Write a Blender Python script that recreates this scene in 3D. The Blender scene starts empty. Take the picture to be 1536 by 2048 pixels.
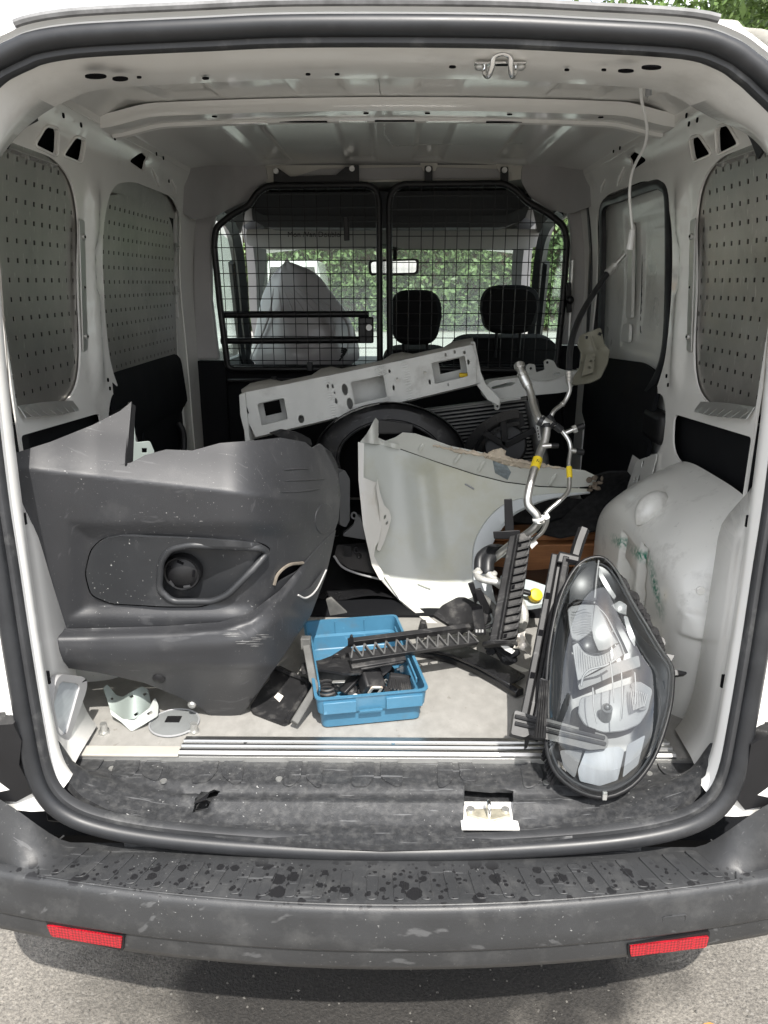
import bpy, bmesh, math, random
import numpy as np
from math import radians, sin, cos, pi, sqrt
from mathutils import Vector, Matrix, Euler
from mathutils.geometry import delaunay_2d_cdt

random.seed(11)
rng = np.random.default_rng(5)
sc = bpy.context.scene
COL = sc.collection

# ------------------------------------------------------------------ camera
FPX = 1479.0
CAM = Vector((.015, -1.217, 1.44))
PITCH, YAW = radians(17.2), radians(.6)
cam = bpy.data.cameras.new('camera')
cam.sensor_fit = 'VERTICAL'
cam.sensor_height = 36.0
cam.lens = 36.0 * FPX / 2048
cam.clip_start, cam.clip_end = .02, 400
camo = bpy.data.objects.new('camera', cam)
COL.objects.link(camo)
camo.location = CAM
camo.rotation_euler = (pi / 2 - PITCH, 0, YAW)
sc.camera = camo
RM = Euler((pi / 2 - PITCH, 0, YAW)).to_matrix()

# ------------------------------------------------------------------ light
SUN_DIR = Vector((.30, -1.32, 2.0)).normalized()         # towards the sun
world = bpy.data.worlds.new('World')
sc.world = world
world.use_nodes = True
wn, wl = world.node_tree.nodes, world.node_tree.links
for n in list(wn):
    wn.remove(n)
wo = wn.new('ShaderNodeOutputWorld')
bg = wn.new('ShaderNodeBackground')
sky = wn.new('ShaderNodeTexSky')
sky.sky_type = 'NISHITA'
sky.sun_disc = False
sky.sun_elevation = math.asin(SUN_DIR.z)
sky.sun_rotation = math.atan2(SUN_DIR.x, SUN_DIR.y)
sky.air_density, sky.dust_density, sky.ozone_density = 1.0, 3.0, 1.0
# broken white cloud all over the sky
tcw = wn.new('ShaderNodeTexCoord')
nzw = wn.new('ShaderNodeTexNoise')
nzw.inputs['Scale'].default_value = 2.6
nzw.inputs['Detail'].default_value = 6
rpw = wn.new('ShaderNodeValToRGB')
rpw.color_ramp.elements[0].position = .30
rpw.color_ramp.elements[1].position = .62
mxw = wn.new('ShaderNodeMixRGB')
mxw.inputs[2].default_value = (8.5, 8.6, 8.8, 1)
wl.new(tcw.outputs['Generated'], nzw.inputs['Vector'])
wl.new(nzw.outputs['Fac'], rpw.inputs['Fac'])
wl.new(rpw.outputs['Color'], mxw.inputs[0])
wl.new(sky.outputs['Color'], mxw.inputs[1])
wl.new(mxw.outputs['Color'], bg.inputs['Color'])
bg.inputs['Strength'].default_value = .14
wl.new(bg.outputs['Background'], wo.inputs['Surface'])

sun = bpy.data.lights.new('sun', 'SUN')
sun.energy = 3.5
sun.angle = radians(.5)
sun.color = (1, .96, .9)
suno = bpy.data.objects.new('sun', sun)
COL.objects.link(suno)
suno.rotation_euler = SUN_DIR.to_track_quat('Z', 'Y').to_euler()

sc.view_settings.view_transform = 'Standard'
sc.view_settings.look = 'None'
sc.view_settings.exposure = 1.0
sc.view_settings.gamma = 1
sc.view_settings.use_curve_mapping = False
sc.render.engine = 'CYCLES'
sc.cycles.use_denoising = True
sc.cycles.max_bounces = 14
sc.cycles.diffuse_bounces = 6
sc.cycles.glossy_bounces = 5
sc.cycles.transparent_max_bounces = 16
sc.cycles.sample_clamp_indirect = 6

# ------------------------------------------------------------------ measuring: a sight line of the photo met with a real surface
def ray(px, py):
    return RM @ Vector(((px - 768) / FPX, (1024 - py) / FPX, -1))

def at_y(px, py, Y):
    d = ray(px, py)
    return CAM + d * ((Y - CAM.y) / d.y)

def at_x(px, py, X):
    d = ray(px, py)
    return CAM + d * ((X - CAM.x) / d.x)

def at_z(px, py, Z):
    d = ray(px, py)
    return CAM + d * ((Z - CAM.z) / d.z)

def at_pl(px, py, p0, nrm):
    d = ray(px, py)
    return CAM + d * ((Vector(p0) - CAM).dot(nrm) / d.dot(nrm))

def XW(z):
    return .76 - .07 * max(0., (z - 1.35) / .48) ** 2

def on_wall(px, py):
    s = 1 if px > 784 else -1
    X = .76
    for _ in range(8):
        p = at_x(px, py, s * X)
        X = XW(p.z)
    return p

# ------------------------------------------------------------------ materials
MATS = {}
def M(name, col, rough=.5, metal=0., var=.12, scale=9., bump=0., bscale=300., coat=0., dirt=None, dirt_amt=.5,
      dirt_scale=6., dirt_pos=.55, flecks=0., fleck_col=(.6, .6, .58), fleck_scale=160., stretch=None, scratch=0., spec=.5, rvar=.1, bdist=.0006):
    m = bpy.data.materials.new(name)
    m.use_nodes = True
    nt = m.node_tree
    N, L = nt.nodes, nt.links
    b = N['Principled BSDF']
    b.inputs['Metallic'].default_value = metal
    b.inputs['Specular IOR Level'].default_value = spec
    b.inputs['Coat Weight'].default_value = coat
    b.inputs['Coat Roughness'].default_value = .08
    tc = N.new('ShaderNodeTexCoord')
    mp = N.new('ShaderNodeMapping')
    L.new(tc.outputs['Object'], mp.inputs['Vector'])
    if stretch:
        mp.inputs['Scale'].default_value = stretch
    def noise(s, det=5, rgh=.55, vec=mp):
        n = N.new('ShaderNodeTexNoise')
        n.inputs['Scale'].default_value = s
        n.inputs['Detail'].default_value = det
        n.inputs['Roughness'].default_value = rgh
        L.new(vec.outputs['Vector'], n.inputs['Vector'])
        return n
    def ramp(src, p0, p1, c0=(0, 0, 0, 1), c1=(1, 1, 1, 1)):
        r = N.new('ShaderNodeValToRGB')
        r.color_ramp.elements[0].position, r.color_ramp.elements[1].position = p0, p1
        r.color_ramp.elements[0].color, r.color_ramp.elements[1].color = c0, c1
        L.new(src, r.inputs['Fac'])
        return r
    def mix(fac, a, bb):
        x = N.new('ShaderNodeMixRGB')
        if isinstance(fac, float):
            x.inputs[0].default_value = fac
        else:
            L.new(fac, x.inputs[0])
        for k, v in ((1, a), (2, bb)):
            if isinstance(v, tuple):
                x.inputs[k].default_value = (*v[:3], 1)
            else:
                L.new(v, x.inputs[k])
        return x.outputs['Color']
    def mul(a, f):
        x = N.new('ShaderNodeMath')
        x.operation = 'MULTIPLY'
        L.new(a, x.inputs[0])
        x.inputs[1].default_value = f
        return x.outputs[0]
    n1 = noise(scale)
    c = ramp(n1.outputs['Fac'], .3, .7, (*[v * (1 - var) for v in col], 1), (*[min(1, v * (1 + var)) for v in col], 1)).outputs['Color']
    n2 = noise(scale * 6)
    c = mix(mul(ramp(n2.outputs['Fac'], .4, .75).outputs['Color'], var * .9), c, tuple(v * .7 for v in col))
    if dirt is not None:
        nd = noise(dirt_scale, 8, .65)
        c = mix(mul(ramp(nd.outputs['Fac'], dirt_pos, dirt_pos + .22).outputs['Color'], dirt_amt), c, dirt)
    if scratch:
        mps = N.new('ShaderNodeMapping')
        L.new(tc.outputs['Object'], mps.inputs['Vector'])
        mps.inputs['Rotation'].default_value = (.4, .9, .6)
        mps.inputs['Scale'].default_value = (4, 60, 9)
        ns = noise(3, 3, .5, mps)
        c = mix(mul(ramp(ns.outputs['Fac'], .66, .70).outputs['Color'], scratch), c, tuple(min(1, v * 2.2 + .12) for v in col))
    if flecks:
        nf = noise(fleck_scale, 2, .5)
        nf2 = noise(5, 4, .5)
        f = N.new('ShaderNodeMath')
        f.operation = 'MULTIPLY'
        L.new(ramp(nf.outputs['Fac'], .70, .75).outputs['Color'], f.inputs[0])
        L.new(ramp(nf2.outputs['Fac'], .40, .62).outputs['Color'], f.inputs[1])
        c = mix(mul(f.outputs[0], flecks), c, fleck_col)
    L.new(c, b.inputs['Base Color'])
    r = N.new('ShaderNodeMapRange')
    r.inputs['To Min'].default_value = max(.02, rough - rvar)
    r.inputs['To Max'].default_value = min(1, rough + rvar)
    L.new(n1.outputs['Fac'], r.inputs['Value'])
    L.new(r.outputs['Result'], b.inputs['Roughness'])
    if bump:
        nb = noise(bscale, 3, .6)
        bp = N.new('ShaderNodeBump')
        bp.inputs['Strength'].default_value = min(1, bump)
        bp.inputs['Distance'].default_value = bdist
        L.new(nb.outputs['Fac'], bp.inputs['Height'])
        L.new(bp.outputs['Normal'], b.inputs['Normal'])
    MATS[name] = m
    return m

def M_clear(name, tint=(.95, .97, .97), refl=.10, rough=.03, veil=0.):
    m = bpy.data.materials.new(name)
    m.use_nodes = True
    N, L = m.node_tree.nodes, m.node_tree.links
    N.remove(N['Principled BSDF'])
    out = N['Material Output']
    t = N.new('ShaderNodeBsdfTransparent')
    t.inputs['Color'].default_value = (*tint, 1)
    g = N.new('ShaderNodeBsdfGlossy')
    g.inputs['Roughness'].default_value = rough
    lw = N.new('ShaderNodeLayerWeight')
    lw.inputs['Blend'].default_value = .35
    mr = N.new('ShaderNodeMapRange')
    mr.inputs['To Min'].default_value = refl * .6
    mr.inputs['To Max'].default_value = min(1, refl * 5)
    L.new(lw.outputs['Facing'], mr.inputs['Value'])
    mx = N.new('ShaderNodeMixShader')
    L.new(mr.outputs['Result'], mx.inputs[0])
    L.new(t.outputs[0], mx.inputs[1])
    L.new(g.outputs[0], mx.inputs[2])
    last = mx.outputs[0]
    if veil:                                            # road film on the glass
        tr = N.new('ShaderNodeBsdfTranslucent')
        tr.inputs['Color'].default_value = (.85, .87, .85, 1)
        m2 = N.new('ShaderNodeMixShader')
        m2.inputs[0].default_value = veil
        L.new(last, m2.inputs[1])
        L.new(tr.outputs[0], m2.inputs[2])
        last = m2.outputs[0]
    L.new(last, out.inputs['Surface'])
    MATS[name] = m
    return m

white = M('white_paint', (.83, .82, .785), .20, var=.03, scale=3, coat=.5, dirt=(.30, .28, .25), dirt_amt=.35, dirt_scale=5, dirt_pos=.60, rvar=.04)
white_d = M('dirty_white_paint', (.66, .66, .63), .3, var=.05, scale=5, coat=.3, dirt=(.20, .19, .18), dirt_amt=.5, dirt_scale=9, dirt_pos=.56, scratch=.0)
cream = M('cream_trim', (.60, .58, .52), .5, var=.04)
greytrim = M('grey_moulded_trim', (.38, .37, .365), .6, var=.06, bump=.25, bscale=500)
galv = M('galvanised_sheet', (.42, .40, .375), .34, metal=.85, var=.2, scale=4, dirt=(.20, .19, .17), dirt_amt=.7, dirt_scale=5, scratch=.25, rvar=.12)
zinc = M('zinc_strip', (.55, .55, .53), .4, metal=.8, var=.1)
rubber = M('black_rubber', (.015, .016, .018), .42, var=.2, scale=20, dirt=(.2, .2, .2), dirt_amt=.12, bump=.1)
rubber_dusty = M('dusty_rubber', (.03, .031, .033), .5, var=.25, scale=14, dirt=(.28, .28, .27), dirt_amt=.35, dirt_scale=12, bump=.15)
blackp = M('black_plastic', (.010, .010, .011), .45, var=.2, dirt=(.05, .05, .05), dirt_amt=.2, spec=.35)
blackd = M('black_dusty_plastic', (.016, .016, .017), .48, var=.3, scale=25, dirt=(.16, .155, .145), dirt_amt=.5, dirt_scale=26, dirt_pos=.54, bump=.15, scratch=.2, spec=.4)
blacks = M('black_satin_plastic', (.012, .012, .013), .25, var=.2)
blackm = M('black_matt_trim', (.006, .0065, .008), .75, var=.15, bump=.15, spec=.2)
steelblk = M('black_painted_steel', (.008, .008, .009), .38, var=.1, spec=.4)
greyskin = M('grained_grey_plastic', (.028, .029, .032), .46, var=.15, scale=6, bump=.45, bscale=700, dirt=(.11, .11, .11), dirt_amt=.35, dirt_scale=9,
             flecks=.45, fleck_scale=230, scratch=.14, spec=.6)
greysk2 = M('grained_dark_plastic', (.024, .0255, .028), .42, var=.14, scale=7, bump=.3, bscale=900, dirt=(.17, .17, .17), dirt_amt=.3, dirt_scale=7,
            flecks=.9, fleck_scale=190)
silltrim = M('sill_plastic', (.030, .031, .033), .5, var=.25, scale=90, bump=.6, bscale=420, dirt=(.11, .11, .108), dirt_amt=.45, dirt_scale=70, dirt_pos=.47,
             flecks=.45, fleck_scale=150, scratch=.45)
floorm = M('worn_floor', (.275, .268, .25), .7, var=.10, scale=40, dirt=(.15, .145, .13), dirt_amt=.5, dirt_scale=9, dirt_pos=.52, bump=.2, bscale=420,
           stretch=(1.2, .8, 1), flecks=.5, fleck_col=(.10, .08, .06), fleck_scale=45)
alu = M('brushed_aluminium', (.50, .50, .49), .33, metal=1., var=.08, stretch=(.2, 3, 1), dirt=(.3, .29, .27), dirt_amt=.35, dirt_scale=10)
alup = M('aluminium_pipe', (.66, .66, .64), .36, metal=1., var=.12, scale=20, dirt=(.3, .28, .25), dirt_amt=.3, dirt_scale=20)
wetm = None
chrome = M('chrome', (.75, .75, .74), .12, metal=1., var=.05)
reflec = M('headlight_reflector', (.19, .193, .196), .6, metal=.0, var=.05, bump=.5, bscale=260)
reflec2 = M('smooth_reflector', (.26, .263, .262), .36, metal=.35, var=.06, scale=14)
bezelm = M('headlight_bezel', (.028, .030, .033), .36, metal=.1, var=.08)
lens = M_clear('clear_lens', (.88, .905, .91), .10, .02)
windscreen_m = M_clear('dusty_windscreen', (.84, .90, .86), .05, veil=.12)
glass = M_clear('window_glass', (.86, .92, .89), .05)
beampaint = M('primer_white', (.58, .59, .57), .42, var=.07, scale=8, dirt=(.16, .14, .12), dirt_amt=.5, dirt_scale=9, dirt_pos=.56)
beamolive = M('olive_primer', (.30, .29, .23), .4, var=.08, dirt=(.12, .11, .1), dirt_amt=.4)
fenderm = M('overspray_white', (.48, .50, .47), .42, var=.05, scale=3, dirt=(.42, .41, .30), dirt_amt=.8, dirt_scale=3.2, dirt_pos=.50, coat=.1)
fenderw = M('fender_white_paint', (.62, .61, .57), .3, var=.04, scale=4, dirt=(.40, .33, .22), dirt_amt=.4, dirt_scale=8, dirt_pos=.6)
sealer = M('torn_sealer', (.50, .43, .34), .8, var=.25, scale=30, bump=.6, bscale=120)
wornedge = M('worn_pale_edge', (.075, .075, .074), .55, var=.5, scale=60)
felt = M('grey_felt', (.028, .028, .029), .95, var=.35, scale=60, bump=1., bscale=700, spec=.15)
wood = M('brown_wood', (.30, .13, .05), .6, var=.3, scale=6, stretch=(1.5, 12, 14), bump=.2, bscale=60)
bluep = M('blue_plastic', (.05, .16, .255), .40, var=.10, scale=10, dirt=(.10, .11, .11), dirt_amt=.55, dirt_scale=12, dirt_pos=.54, scratch=.2)
redr = M('red_reflector', (.38, .005, .015), .3, var=.15, scale=200, coat=.7, bump=.35, bscale=400)
_n, _l = redr.node_tree.nodes, redr.node_tree.links
_t = _n.new('ShaderNodeTexCoord')
_m = _n.new('ShaderNodeMapping')
_m.inputs['Rotation'].default_value = (0, .785, 0)
_l.new(_t.outputs['Object'], _m.inputs['Vector'])
_c = _n.new('ShaderNodeTexChecker')
_c.inputs['Scale'].default_value = 260
_c.inputs['Color1'].default_value = (1, 1, 1, 1)
_c.inputs['Color2'].default_value = (.45, .45, .45, 1)
_l.new(_m.outputs['Vector'], _c.inputs['Vector'])
_x = _n.new('ShaderNodeMixRGB')
_x.blend_type = 'MULTIPLY'
_x.inputs[0].default_value = 1
_l.new(_n['Principled BSDF'].inputs['Base Color'].links[0].from_socket, _x.inputs[1])
_l.new(_c.outputs['Color'], _x.inputs[2])
_l.new(_x.outputs['Color'], _n['Principled BSDF'].inputs['Base Color'])
yellow = M('yellow_plastic', (.80, .55, .01), .4, var=.06)
palebl = M('pale_blue_plastic', (.42, .47, .48), .5, var=.1, dirt=(.2, .19, .17), dirt_amt=.4)
palegreen = M('pale_primer', (.30, .345, .325), .35, var=.08, dirt=(.2, .2, .18), dirt_amt=.4, dirt_scale=14)
whitep = M('white_plastic', (.74, .74, .72), .4, var=.05)
greyp = M('grey_plastic', (.30, .305, .31), .5, var=.06)
lampf = M('lamp_frame', (.34, .34, .34), .45, var=.04)
ribl = M('ribbed_lens', (.40, .43, .45), .2, var=.08, stretch=(1, 1, 30), scale=3, dirt=(.3, .33, .33), dirt_amt=.5, dirt_scale=14)
sheetm = M('grey_sheet', (.46, .44, .45), .38, var=.08, scale=6, coat=.3)
seatm = M('seat_fabric', (.012, .012, .013), .9, var=.2, bump=.4, bscale=600, spec=.2)
visorm = M('visor_vinyl', (.42, .42, .40), .7, var=.03)
ceilm = M('cab_headlining', (.26, .26, .25), .85, var=.04)
shelfm = M('dark_shelf', (.045, .047, .05), .7, var=.08)
dashm = M('dash_plastic', (.09, .10, .105), .5, var=.08)
finm = M('condenser_fins', (.20, .20, .195), .5, metal=.6, var=.15, scale=30)
orange = M('rust_orange', (.50, .16, .03), .6, var=.3, scale=60)
sticker = M('sticker_paper', (.70, .66, .60), .7, var=.05)
hole = M('dark_hole', (.004, .004, .005), .9, var=0., spec=.1)
leafm = M('hedge_leaf', (.15, .23, .09), .5, var=.6, scale=3)
leaf2 = M('tree_leaf', (.09, .15, .03), .5, var=.4, scale=12)
barkm = M('bark', (.10, .075, .05), .9, var=.3, scale=20, bump=.5, bscale=60)
concm = M('concrete', (.36, .355, .34), .85, var=.08, scale=2)
roofm = M('red_roof_tile', (.25, .07, .05), .8, var=.2, scale=8)
carw = M('car_white', (.72, .72, .72), .25, var=.02, coat=.6)

# ------------------------------------------------------------------ mesh builder
def recalc(me):
    bm = bmesh.new()
    bm.from_mesh(me)
    bmesh.ops.recalc_face_normals(bm, faces=bm.faces)
    bm.to_mesh(me)
    bm.free()

def pip(pt, poly):
    x, y = pt
    c = False
    n = len(poly)
    j = n - 1
    for i in range(n):
        xi, yi = poly[i]
        xj, yj = poly[j]
        if (yi > y) != (yj > y) and x < (xj - xi) * (y - yi) / (yj - yi) + xi:
            c = not c
        j = i
    return c

def pip_np(P, poly):
    x, y = P[:, 0], P[:, 1]
    c = np.zeros(len(P), bool)
    n = len(poly)
    j = n - 1
    for i in range(n):
        xi, yi = poly[i]
        xj, yj = poly[j]
        if yi != yj:
            c ^= ((yi > y) != (yj > y)) & (x < (xj - xi) * (y - yi) / (yj - yi) + xi)
        j = i
    return c

def rp(pts, r, n=4):
    """polygon with rounded corners"""
    out = []
    k = len(pts)
    for i in range(k):
        p = Vector(pts[i][:2])
        a = Vector(pts[i - 1][:2]) - p
        b = Vector(pts[(i + 1) % k][:2]) - p
        rr = r[i] if isinstance(r, (list, tuple)) else r
        if rr <= 0:
            out.append((p.x, p.y))
            continue
        ra = min(rr, a.length * .48)
        rb = min(rr, b.length * .48)
        p0, p2 = p + a.normalized() * ra, p + b.normalized() * rb
        for q in range(n + 1):
            t = q / n
            v = p0 * (1 - t) ** 2 + p * 2 * t * (1 - t) + p2 * t * t
            out.append((v.x, v.y))
    return out

def spl(pts, n=6, closed=False):
    """Catmull-Rom through pts"""
    P = [Vector(p) for p in pts]
    k = len(P)
    out = []
    for i in range(k if closed else k - 1):
        p0 = P[i - 1] if (closed or i > 0) else P[0] * 2 - P[1]
        p1, p2 = P[i], P[(i + 1) % k]
        p3 = P[(i + 2) % k] if (closed or i + 2 < k) else P[-1] * 2 - P[-2]
        for q in range(n):
            t = q / n
            out.append(.5 * ((2 * p1) + (p2 - p0) * t + (2 * p0 - 5 * p1 + 4 * p2 - p3) * t * t + (3 * p1 - p0 - 3 * p2 + p3) * t ** 3))
    if not closed:
        out.append(P[-1].copy())
    return out

def rect(cx, cy, w, h, a=0.):
    c, s = cos(a), sin(a)
    return [(cx + x * c - y * s, cy + x * s + y * c) for x, y in ((-w / 2, -h / 2), (w / 2, -h / 2), (w / 2, h / 2), (-w / 2, h / 2))]

def circ(cx, cy, rx, ry=None, n=16, a=0.):
    ry = rx if ry is None else ry
    o = []
    for i in range(n):
        t = 2 * pi * i / n
        x, y = rx * cos(t), ry * sin(t)
        o.append((cx + x * cos(a) - y * sin(a), cy + x * sin(a) + y * cos(a)))
    return o

class MB:
    def __init__(s):
        s.v, s.f = [], []

    def add(s, vs, fs):
        o = len(s.v)
        s.v += [tuple(v) for v in vs]
        s.f += [tuple(i + o for i in f) for f in fs]
        return s

    def hexa(s, p):
        return s.add(p, [(0, 1, 2, 3), (7, 6, 5, 4), (0, 4, 5, 1), (1, 5, 6, 2), (2, 6, 7, 3), (3, 7, 4, 0)])

    def box(s, c, size, R=None):
        c = Vector(c)
        pts = []
        for z in (-.5, .5):
            for x, y in ((-.5, -.5), (.5, -.5), (.5, .5), (-.5, .5)):
                v = Vector((x * size[0], y * size[1], z * size[2]))
                pts.append(c + (R @ v if R is not None else v))
        return s.hexa(pts)

    def bar(s, p0, p1, w, t, up=(0, 0, 1)):
        """box along p0-p1, w wide (sideways), t thick (along up)"""
        p0, p1 = Vector(p0), Vector(p1)
        d = (p1 - p0).normalized()
        sd = d.cross(Vector(up))
        if sd.length < 1e-4:
            sd = d.cross(Vector((1, 0, 0)))
        sd.normalize()
        u = sd.cross(d).normalized()
        a, b = sd * w / 2, u * t / 2
        return s.hexa([p0 - a - b, p0 + a - b, p0 + a + b, p0 - a + b, p1 - a - b, p1 + a - b, p1 + a + b, p1 - a + b])

    def loft(s, rings, close=True, cap0=False, cap1=False):
        n = len(rings[0])
        vs = [v for r in rings for v in r]
        fs = []
        for i in range(len(rings) - 1):
            for j in range(n if close else n - 1):
                k = (j + 1) % n
                fs.append((i * n + j, i * n + k, (i + 1) * n + k, (i + 1) * n + j))
        if cap0:
            fs.append(tuple(range(n - 1, -1, -1)))
        if cap1:
            o = (len(rings) - 1) * n
            fs.append(tuple(o + j for j in range(n)))
        return s.add(vs, fs)

    def sweep(s, path, prof, closed=False, cap=True, up=None, scale=None):
        """prof: list of (a,b) in the normal / binormal frame"""
        P = [Vector(p) for p in path]
        n = len(P)
        T = []
        for i in range(n):
            a = P[i - 1] if (closed or i > 0) else P[0]
            b = P[(i + 1) % n] if (closed or i < n - 1) else P[-1]
            t = (b - a)
            T.append(t.normalized() if t.length > 1e-9 else Vector((0, 0, 1)))
        if up is None:
            nr = T[0].orthogonal().normalized()
            frames = []
            for i in range(n):
                if i:
                    q = T[i - 1].rotation_difference(T[i])
                    nr = q @ nr
                nr = (nr - T[i] * nr.dot(T[i])).normalized()
                frames.append((nr.copy(), T[i].cross(nr)))
        else:
            frames = []
            for i in range(n):
                u = Vector(up[i] if isinstance(up, list) else up)
                u = (u - T[i] * u.dot(T[i])).normalized()
                frames.append((T[i].cross(u), u))
        rings = []
        for i in range(n):
            k = 1. if scale is None else scale[i]
            rings.append([P[i] + frames[i][0] * a * k + frames[i][1] * b * k for a, b in prof])
        if closed:
            rings.append(rings[0])
        return s.loft(rings, True, cap and not closed, cap and not closed)

    def tube(s, path, r, n=10, closed=False, cap=True, scale=None):
        return s.sweep(path, [(r * cos(2 * pi * i / n), r * sin(2 * pi * i / n)) for i in range(n)], closed, cap, None, scale)

    def cyl(s, p0, p1, r0, r1=None, n=16):
        r1 = r0 if r1 is None else r1
        p0, p1 = Vector(p0), Vector(p1)
        d = (p1 - p0).normalized()
        a = d.orthogonal().normalized()
        b = d.cross(a)
        R = lambda c, r: [c + a * r * cos(2 * pi * i / n) + b * r * sin(2 * pi * i / n) for i in range(n)]
        return s.loft([R(p0, r0), R(p1, r1)], True, True, True)

    def lathe(s, c, axis, prof, n=20, cap=True):
        """prof: (radius, height along axis)"""
        c, d = Vector(c), Vector(axis).normalized()
        a = d.orthogonal().normalized()
        b = d.cross(a)
        rings = [[c + d * h + a * r * cos(2 * pi * i / n) + b * r * sin(2 * pi * i / n) for i in range(n)] for r, h in prof]
        return s.loft(rings, True, cap, cap)

    def ball(s, c, r, n=12, m=8):
        c = Vector(c)
        r = r if isinstance(r, (tuple, list)) else (r, r, r)
        rings = []
        for j in range(m + 1):
            ph = pi * (j / m - .5)
            ph = max(-pi / 2 + .02, min(pi / 2 - .02, ph))
            rings.append([c + Vector((r[0] * cos(ph) * cos(2 * pi * i / n), r[1] * cos(ph) * sin(2 * pi * i / n), r[2] * sin(ph))) for i in range(n)])
        return s.loft(rings, True, True, True)

    def grid(s, fn, nu, nv):
        vs = [fn(i / nu, j / nv) for j in range(nv + 1) for i in range(nu + 1)]
        fs = [(j * (nu + 1) + i, j * (nu + 1) + i + 1, (j + 1) * (nu + 1) + i + 1, (j + 1) * (nu + 1) + i) for j in range(nv) for i in range(nu)]
        return s.add(vs, fs)

    def plate(s, outline, fn, thick=0., away=(0, 1, 0), holes=(), step=None):
        """flat outline with holes -> fn(u,v) gives the 3D point; given real thickness on the side of `away`"""
        loops = [list(outline)] + [list(h) for h in holes]
        vs, es = [], []
        for lp in loops:
            o = len(vs)
            k = len(lp)
            if step:
                dense = []
                for i in range(k):
                    a, b = Vector(lp[i][:2]), Vector(lp[(i + 1) % k][:2])
                    m = max(1, int((b - a).length / step))
                    dense += [a.lerp(b, q / m) for q in range(m)]
                lp = dense
                k = len(lp)
            vs += [Vector(p[:2]) for p in lp]
            es += [(o + i, o + (i + 1) % k) for i in range(k)]
        if step:
            xs = [p[0] for p in outline]
            ys = [p[1] for p in outline]
            gx = np.arange(min(xs) + step / 2, max(xs), step)
            gy = np.arange(min(ys) + step / 2, max(ys), step)
            G = np.array([(a + (step * .5 if j % 2 else 0), b) for j, b in enumerate(gy) for a in gx])
            if len(G):
                ok = pip_np(G, loops[0])
                for h in loops[1:]:
                    ok &= ~pip_np(G, h)
                G = G[ok]
                B = np.array([tuple(v) for v in vs])
                if len(G):
                    keep = np.ones(len(G), bool)
                    for i in range(0, len(G), 400):
                        d = ((G[i:i + 400, None, :] - B[None]) ** 2).sum(2).min(1)
                        keep[i:i + 400] = d > (step * .45) ** 2
                    vs += [Vector((float(a), float(b))) for a, b in G[keep]]
        ov, oe, of = delaunay_2d_cdt(vs, es, [], 0, 1e-7)[:3]
        C = np.array([[sum(ov[i].x for i in f) / len(f), sum(ov[i].y for i in f) / len(f)] for f in of])
        ok = pip_np(C, loops[0])
        for h in loops[1:]:
            ok &= ~pip_np(C, h)
        F = [tuple(f) for f, k in zip(of, ok) if k]
        used = sorted({i for f in F for i in f})
        re = {a: b for b, a in enumerate(used)}
        F = [tuple(re[i] for i in f) for f in F]
        P = [Vector(fn(ov[i].x, ov[i].y)) for i in used]
        if not thick:
            return s.add(P, F)
        nr = [Vector((0, 0, 0)) for _ in P]
        for f in F:
            n = (P[f[1]] - P[f[0]]).cross(P[f[2]] - P[f[0]])
            for i in f:
                nr[i] += n
        aw = Vector(away)
        flip = sum((n for n in nr), Vector()).dot(aw) < 0
        nn = [(-n if flip else n).normalized() if n.length > 1e-14 else aw for n in nr]
        k = len(P)
        cnt = {}
        for f in F:
            for a, b in ((f[0], f[1]), (f[1], f[2]), (f[2], f[0])):
                e = (min(a, b), max(a, b))
                cnt[e] = None if e in cnt else (a, b)
        faces = [f if flip else f[::-1] for f in F]
        faces = list(F) + [tuple(i + k for i in f[::-1]) for f in F]
        faces += [(e[1], e[0], e[0] + k, e[1] + k) for e in cnt.values() if e]
        return s.add(P + [p + n * thick for p, n in zip(P, nn)], faces)

    def build(s, name, mat, root=None, smooth=True, bevel=0., seg=2, ang=38, sub=0, fix=True, kind=None):
        me = bpy.data.meshes.new(name)
        off = Vector((0, 0, 0))
        q = root
        while q is not None:
            off += q.location
            q = q.parent
        vs = [(v[0] - off.x, v[1] - off.y, v[2] - off.z) for v in s.v]
        me.from_pydata(vs, [], s.f)
        me.materials.append(mat)
        if fix:
            recalc(me)
        me.polygons.foreach_set('use_smooth', [smooth] * len(me.polygons))
        if smooth:
            me.set_sharp_from_angle(angle=radians(ang))
        o = bpy.data.objects.new(name, me)
        COL.objects.link(o)
        if root is not None:
            o.parent = root
        if sub:
            m = o.modifiers.new('subdivision', 'SUBSURF')
            m.levels = m.render_levels = sub
        if bevel:
            m = o.modifiers.new('bevel', 'BEVEL')
            m.width = bevel
            m.segments = seg
            m.limit_method = 'ANGLE'
            m.angle_limit = radians(ang)
            m.harden_normals = False
        if kind:
            o['kind'] = kind
        return o

def thing(name, label, cat, loc, group=None):
    o = bpy.data.objects.new(name, None)
    COL.objects.link(o)
    o.empty_display_size = .05
    o.location = Vector(loc)
    o['label'] = label
    o['category'] = cat
    if group:
        o['group'] = group
    return o

def copy_tree(o, delta=(0, 0, 0), parent=None):
    c = o.copy()
    COL.objects.link(c)
    if parent is None:
        c.location = o.location + Vector(delta)
    else:
        c.parent = parent
    for ch in list(o.children):
        copy_tree(ch, parent=c)
    return c

def disc(c, nrm, r, t=.002, n=14):
    c, nrm = Vector(c), Vector(nrm).normalized()
    return MB().cyl(c - nrm * t, c + nrm * t, r, r, n)

def sstep(a, b, x):
    t = max(0., min(1., (x - a) / (b - a)))
    return t * t * (3 - 2 * t)

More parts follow.
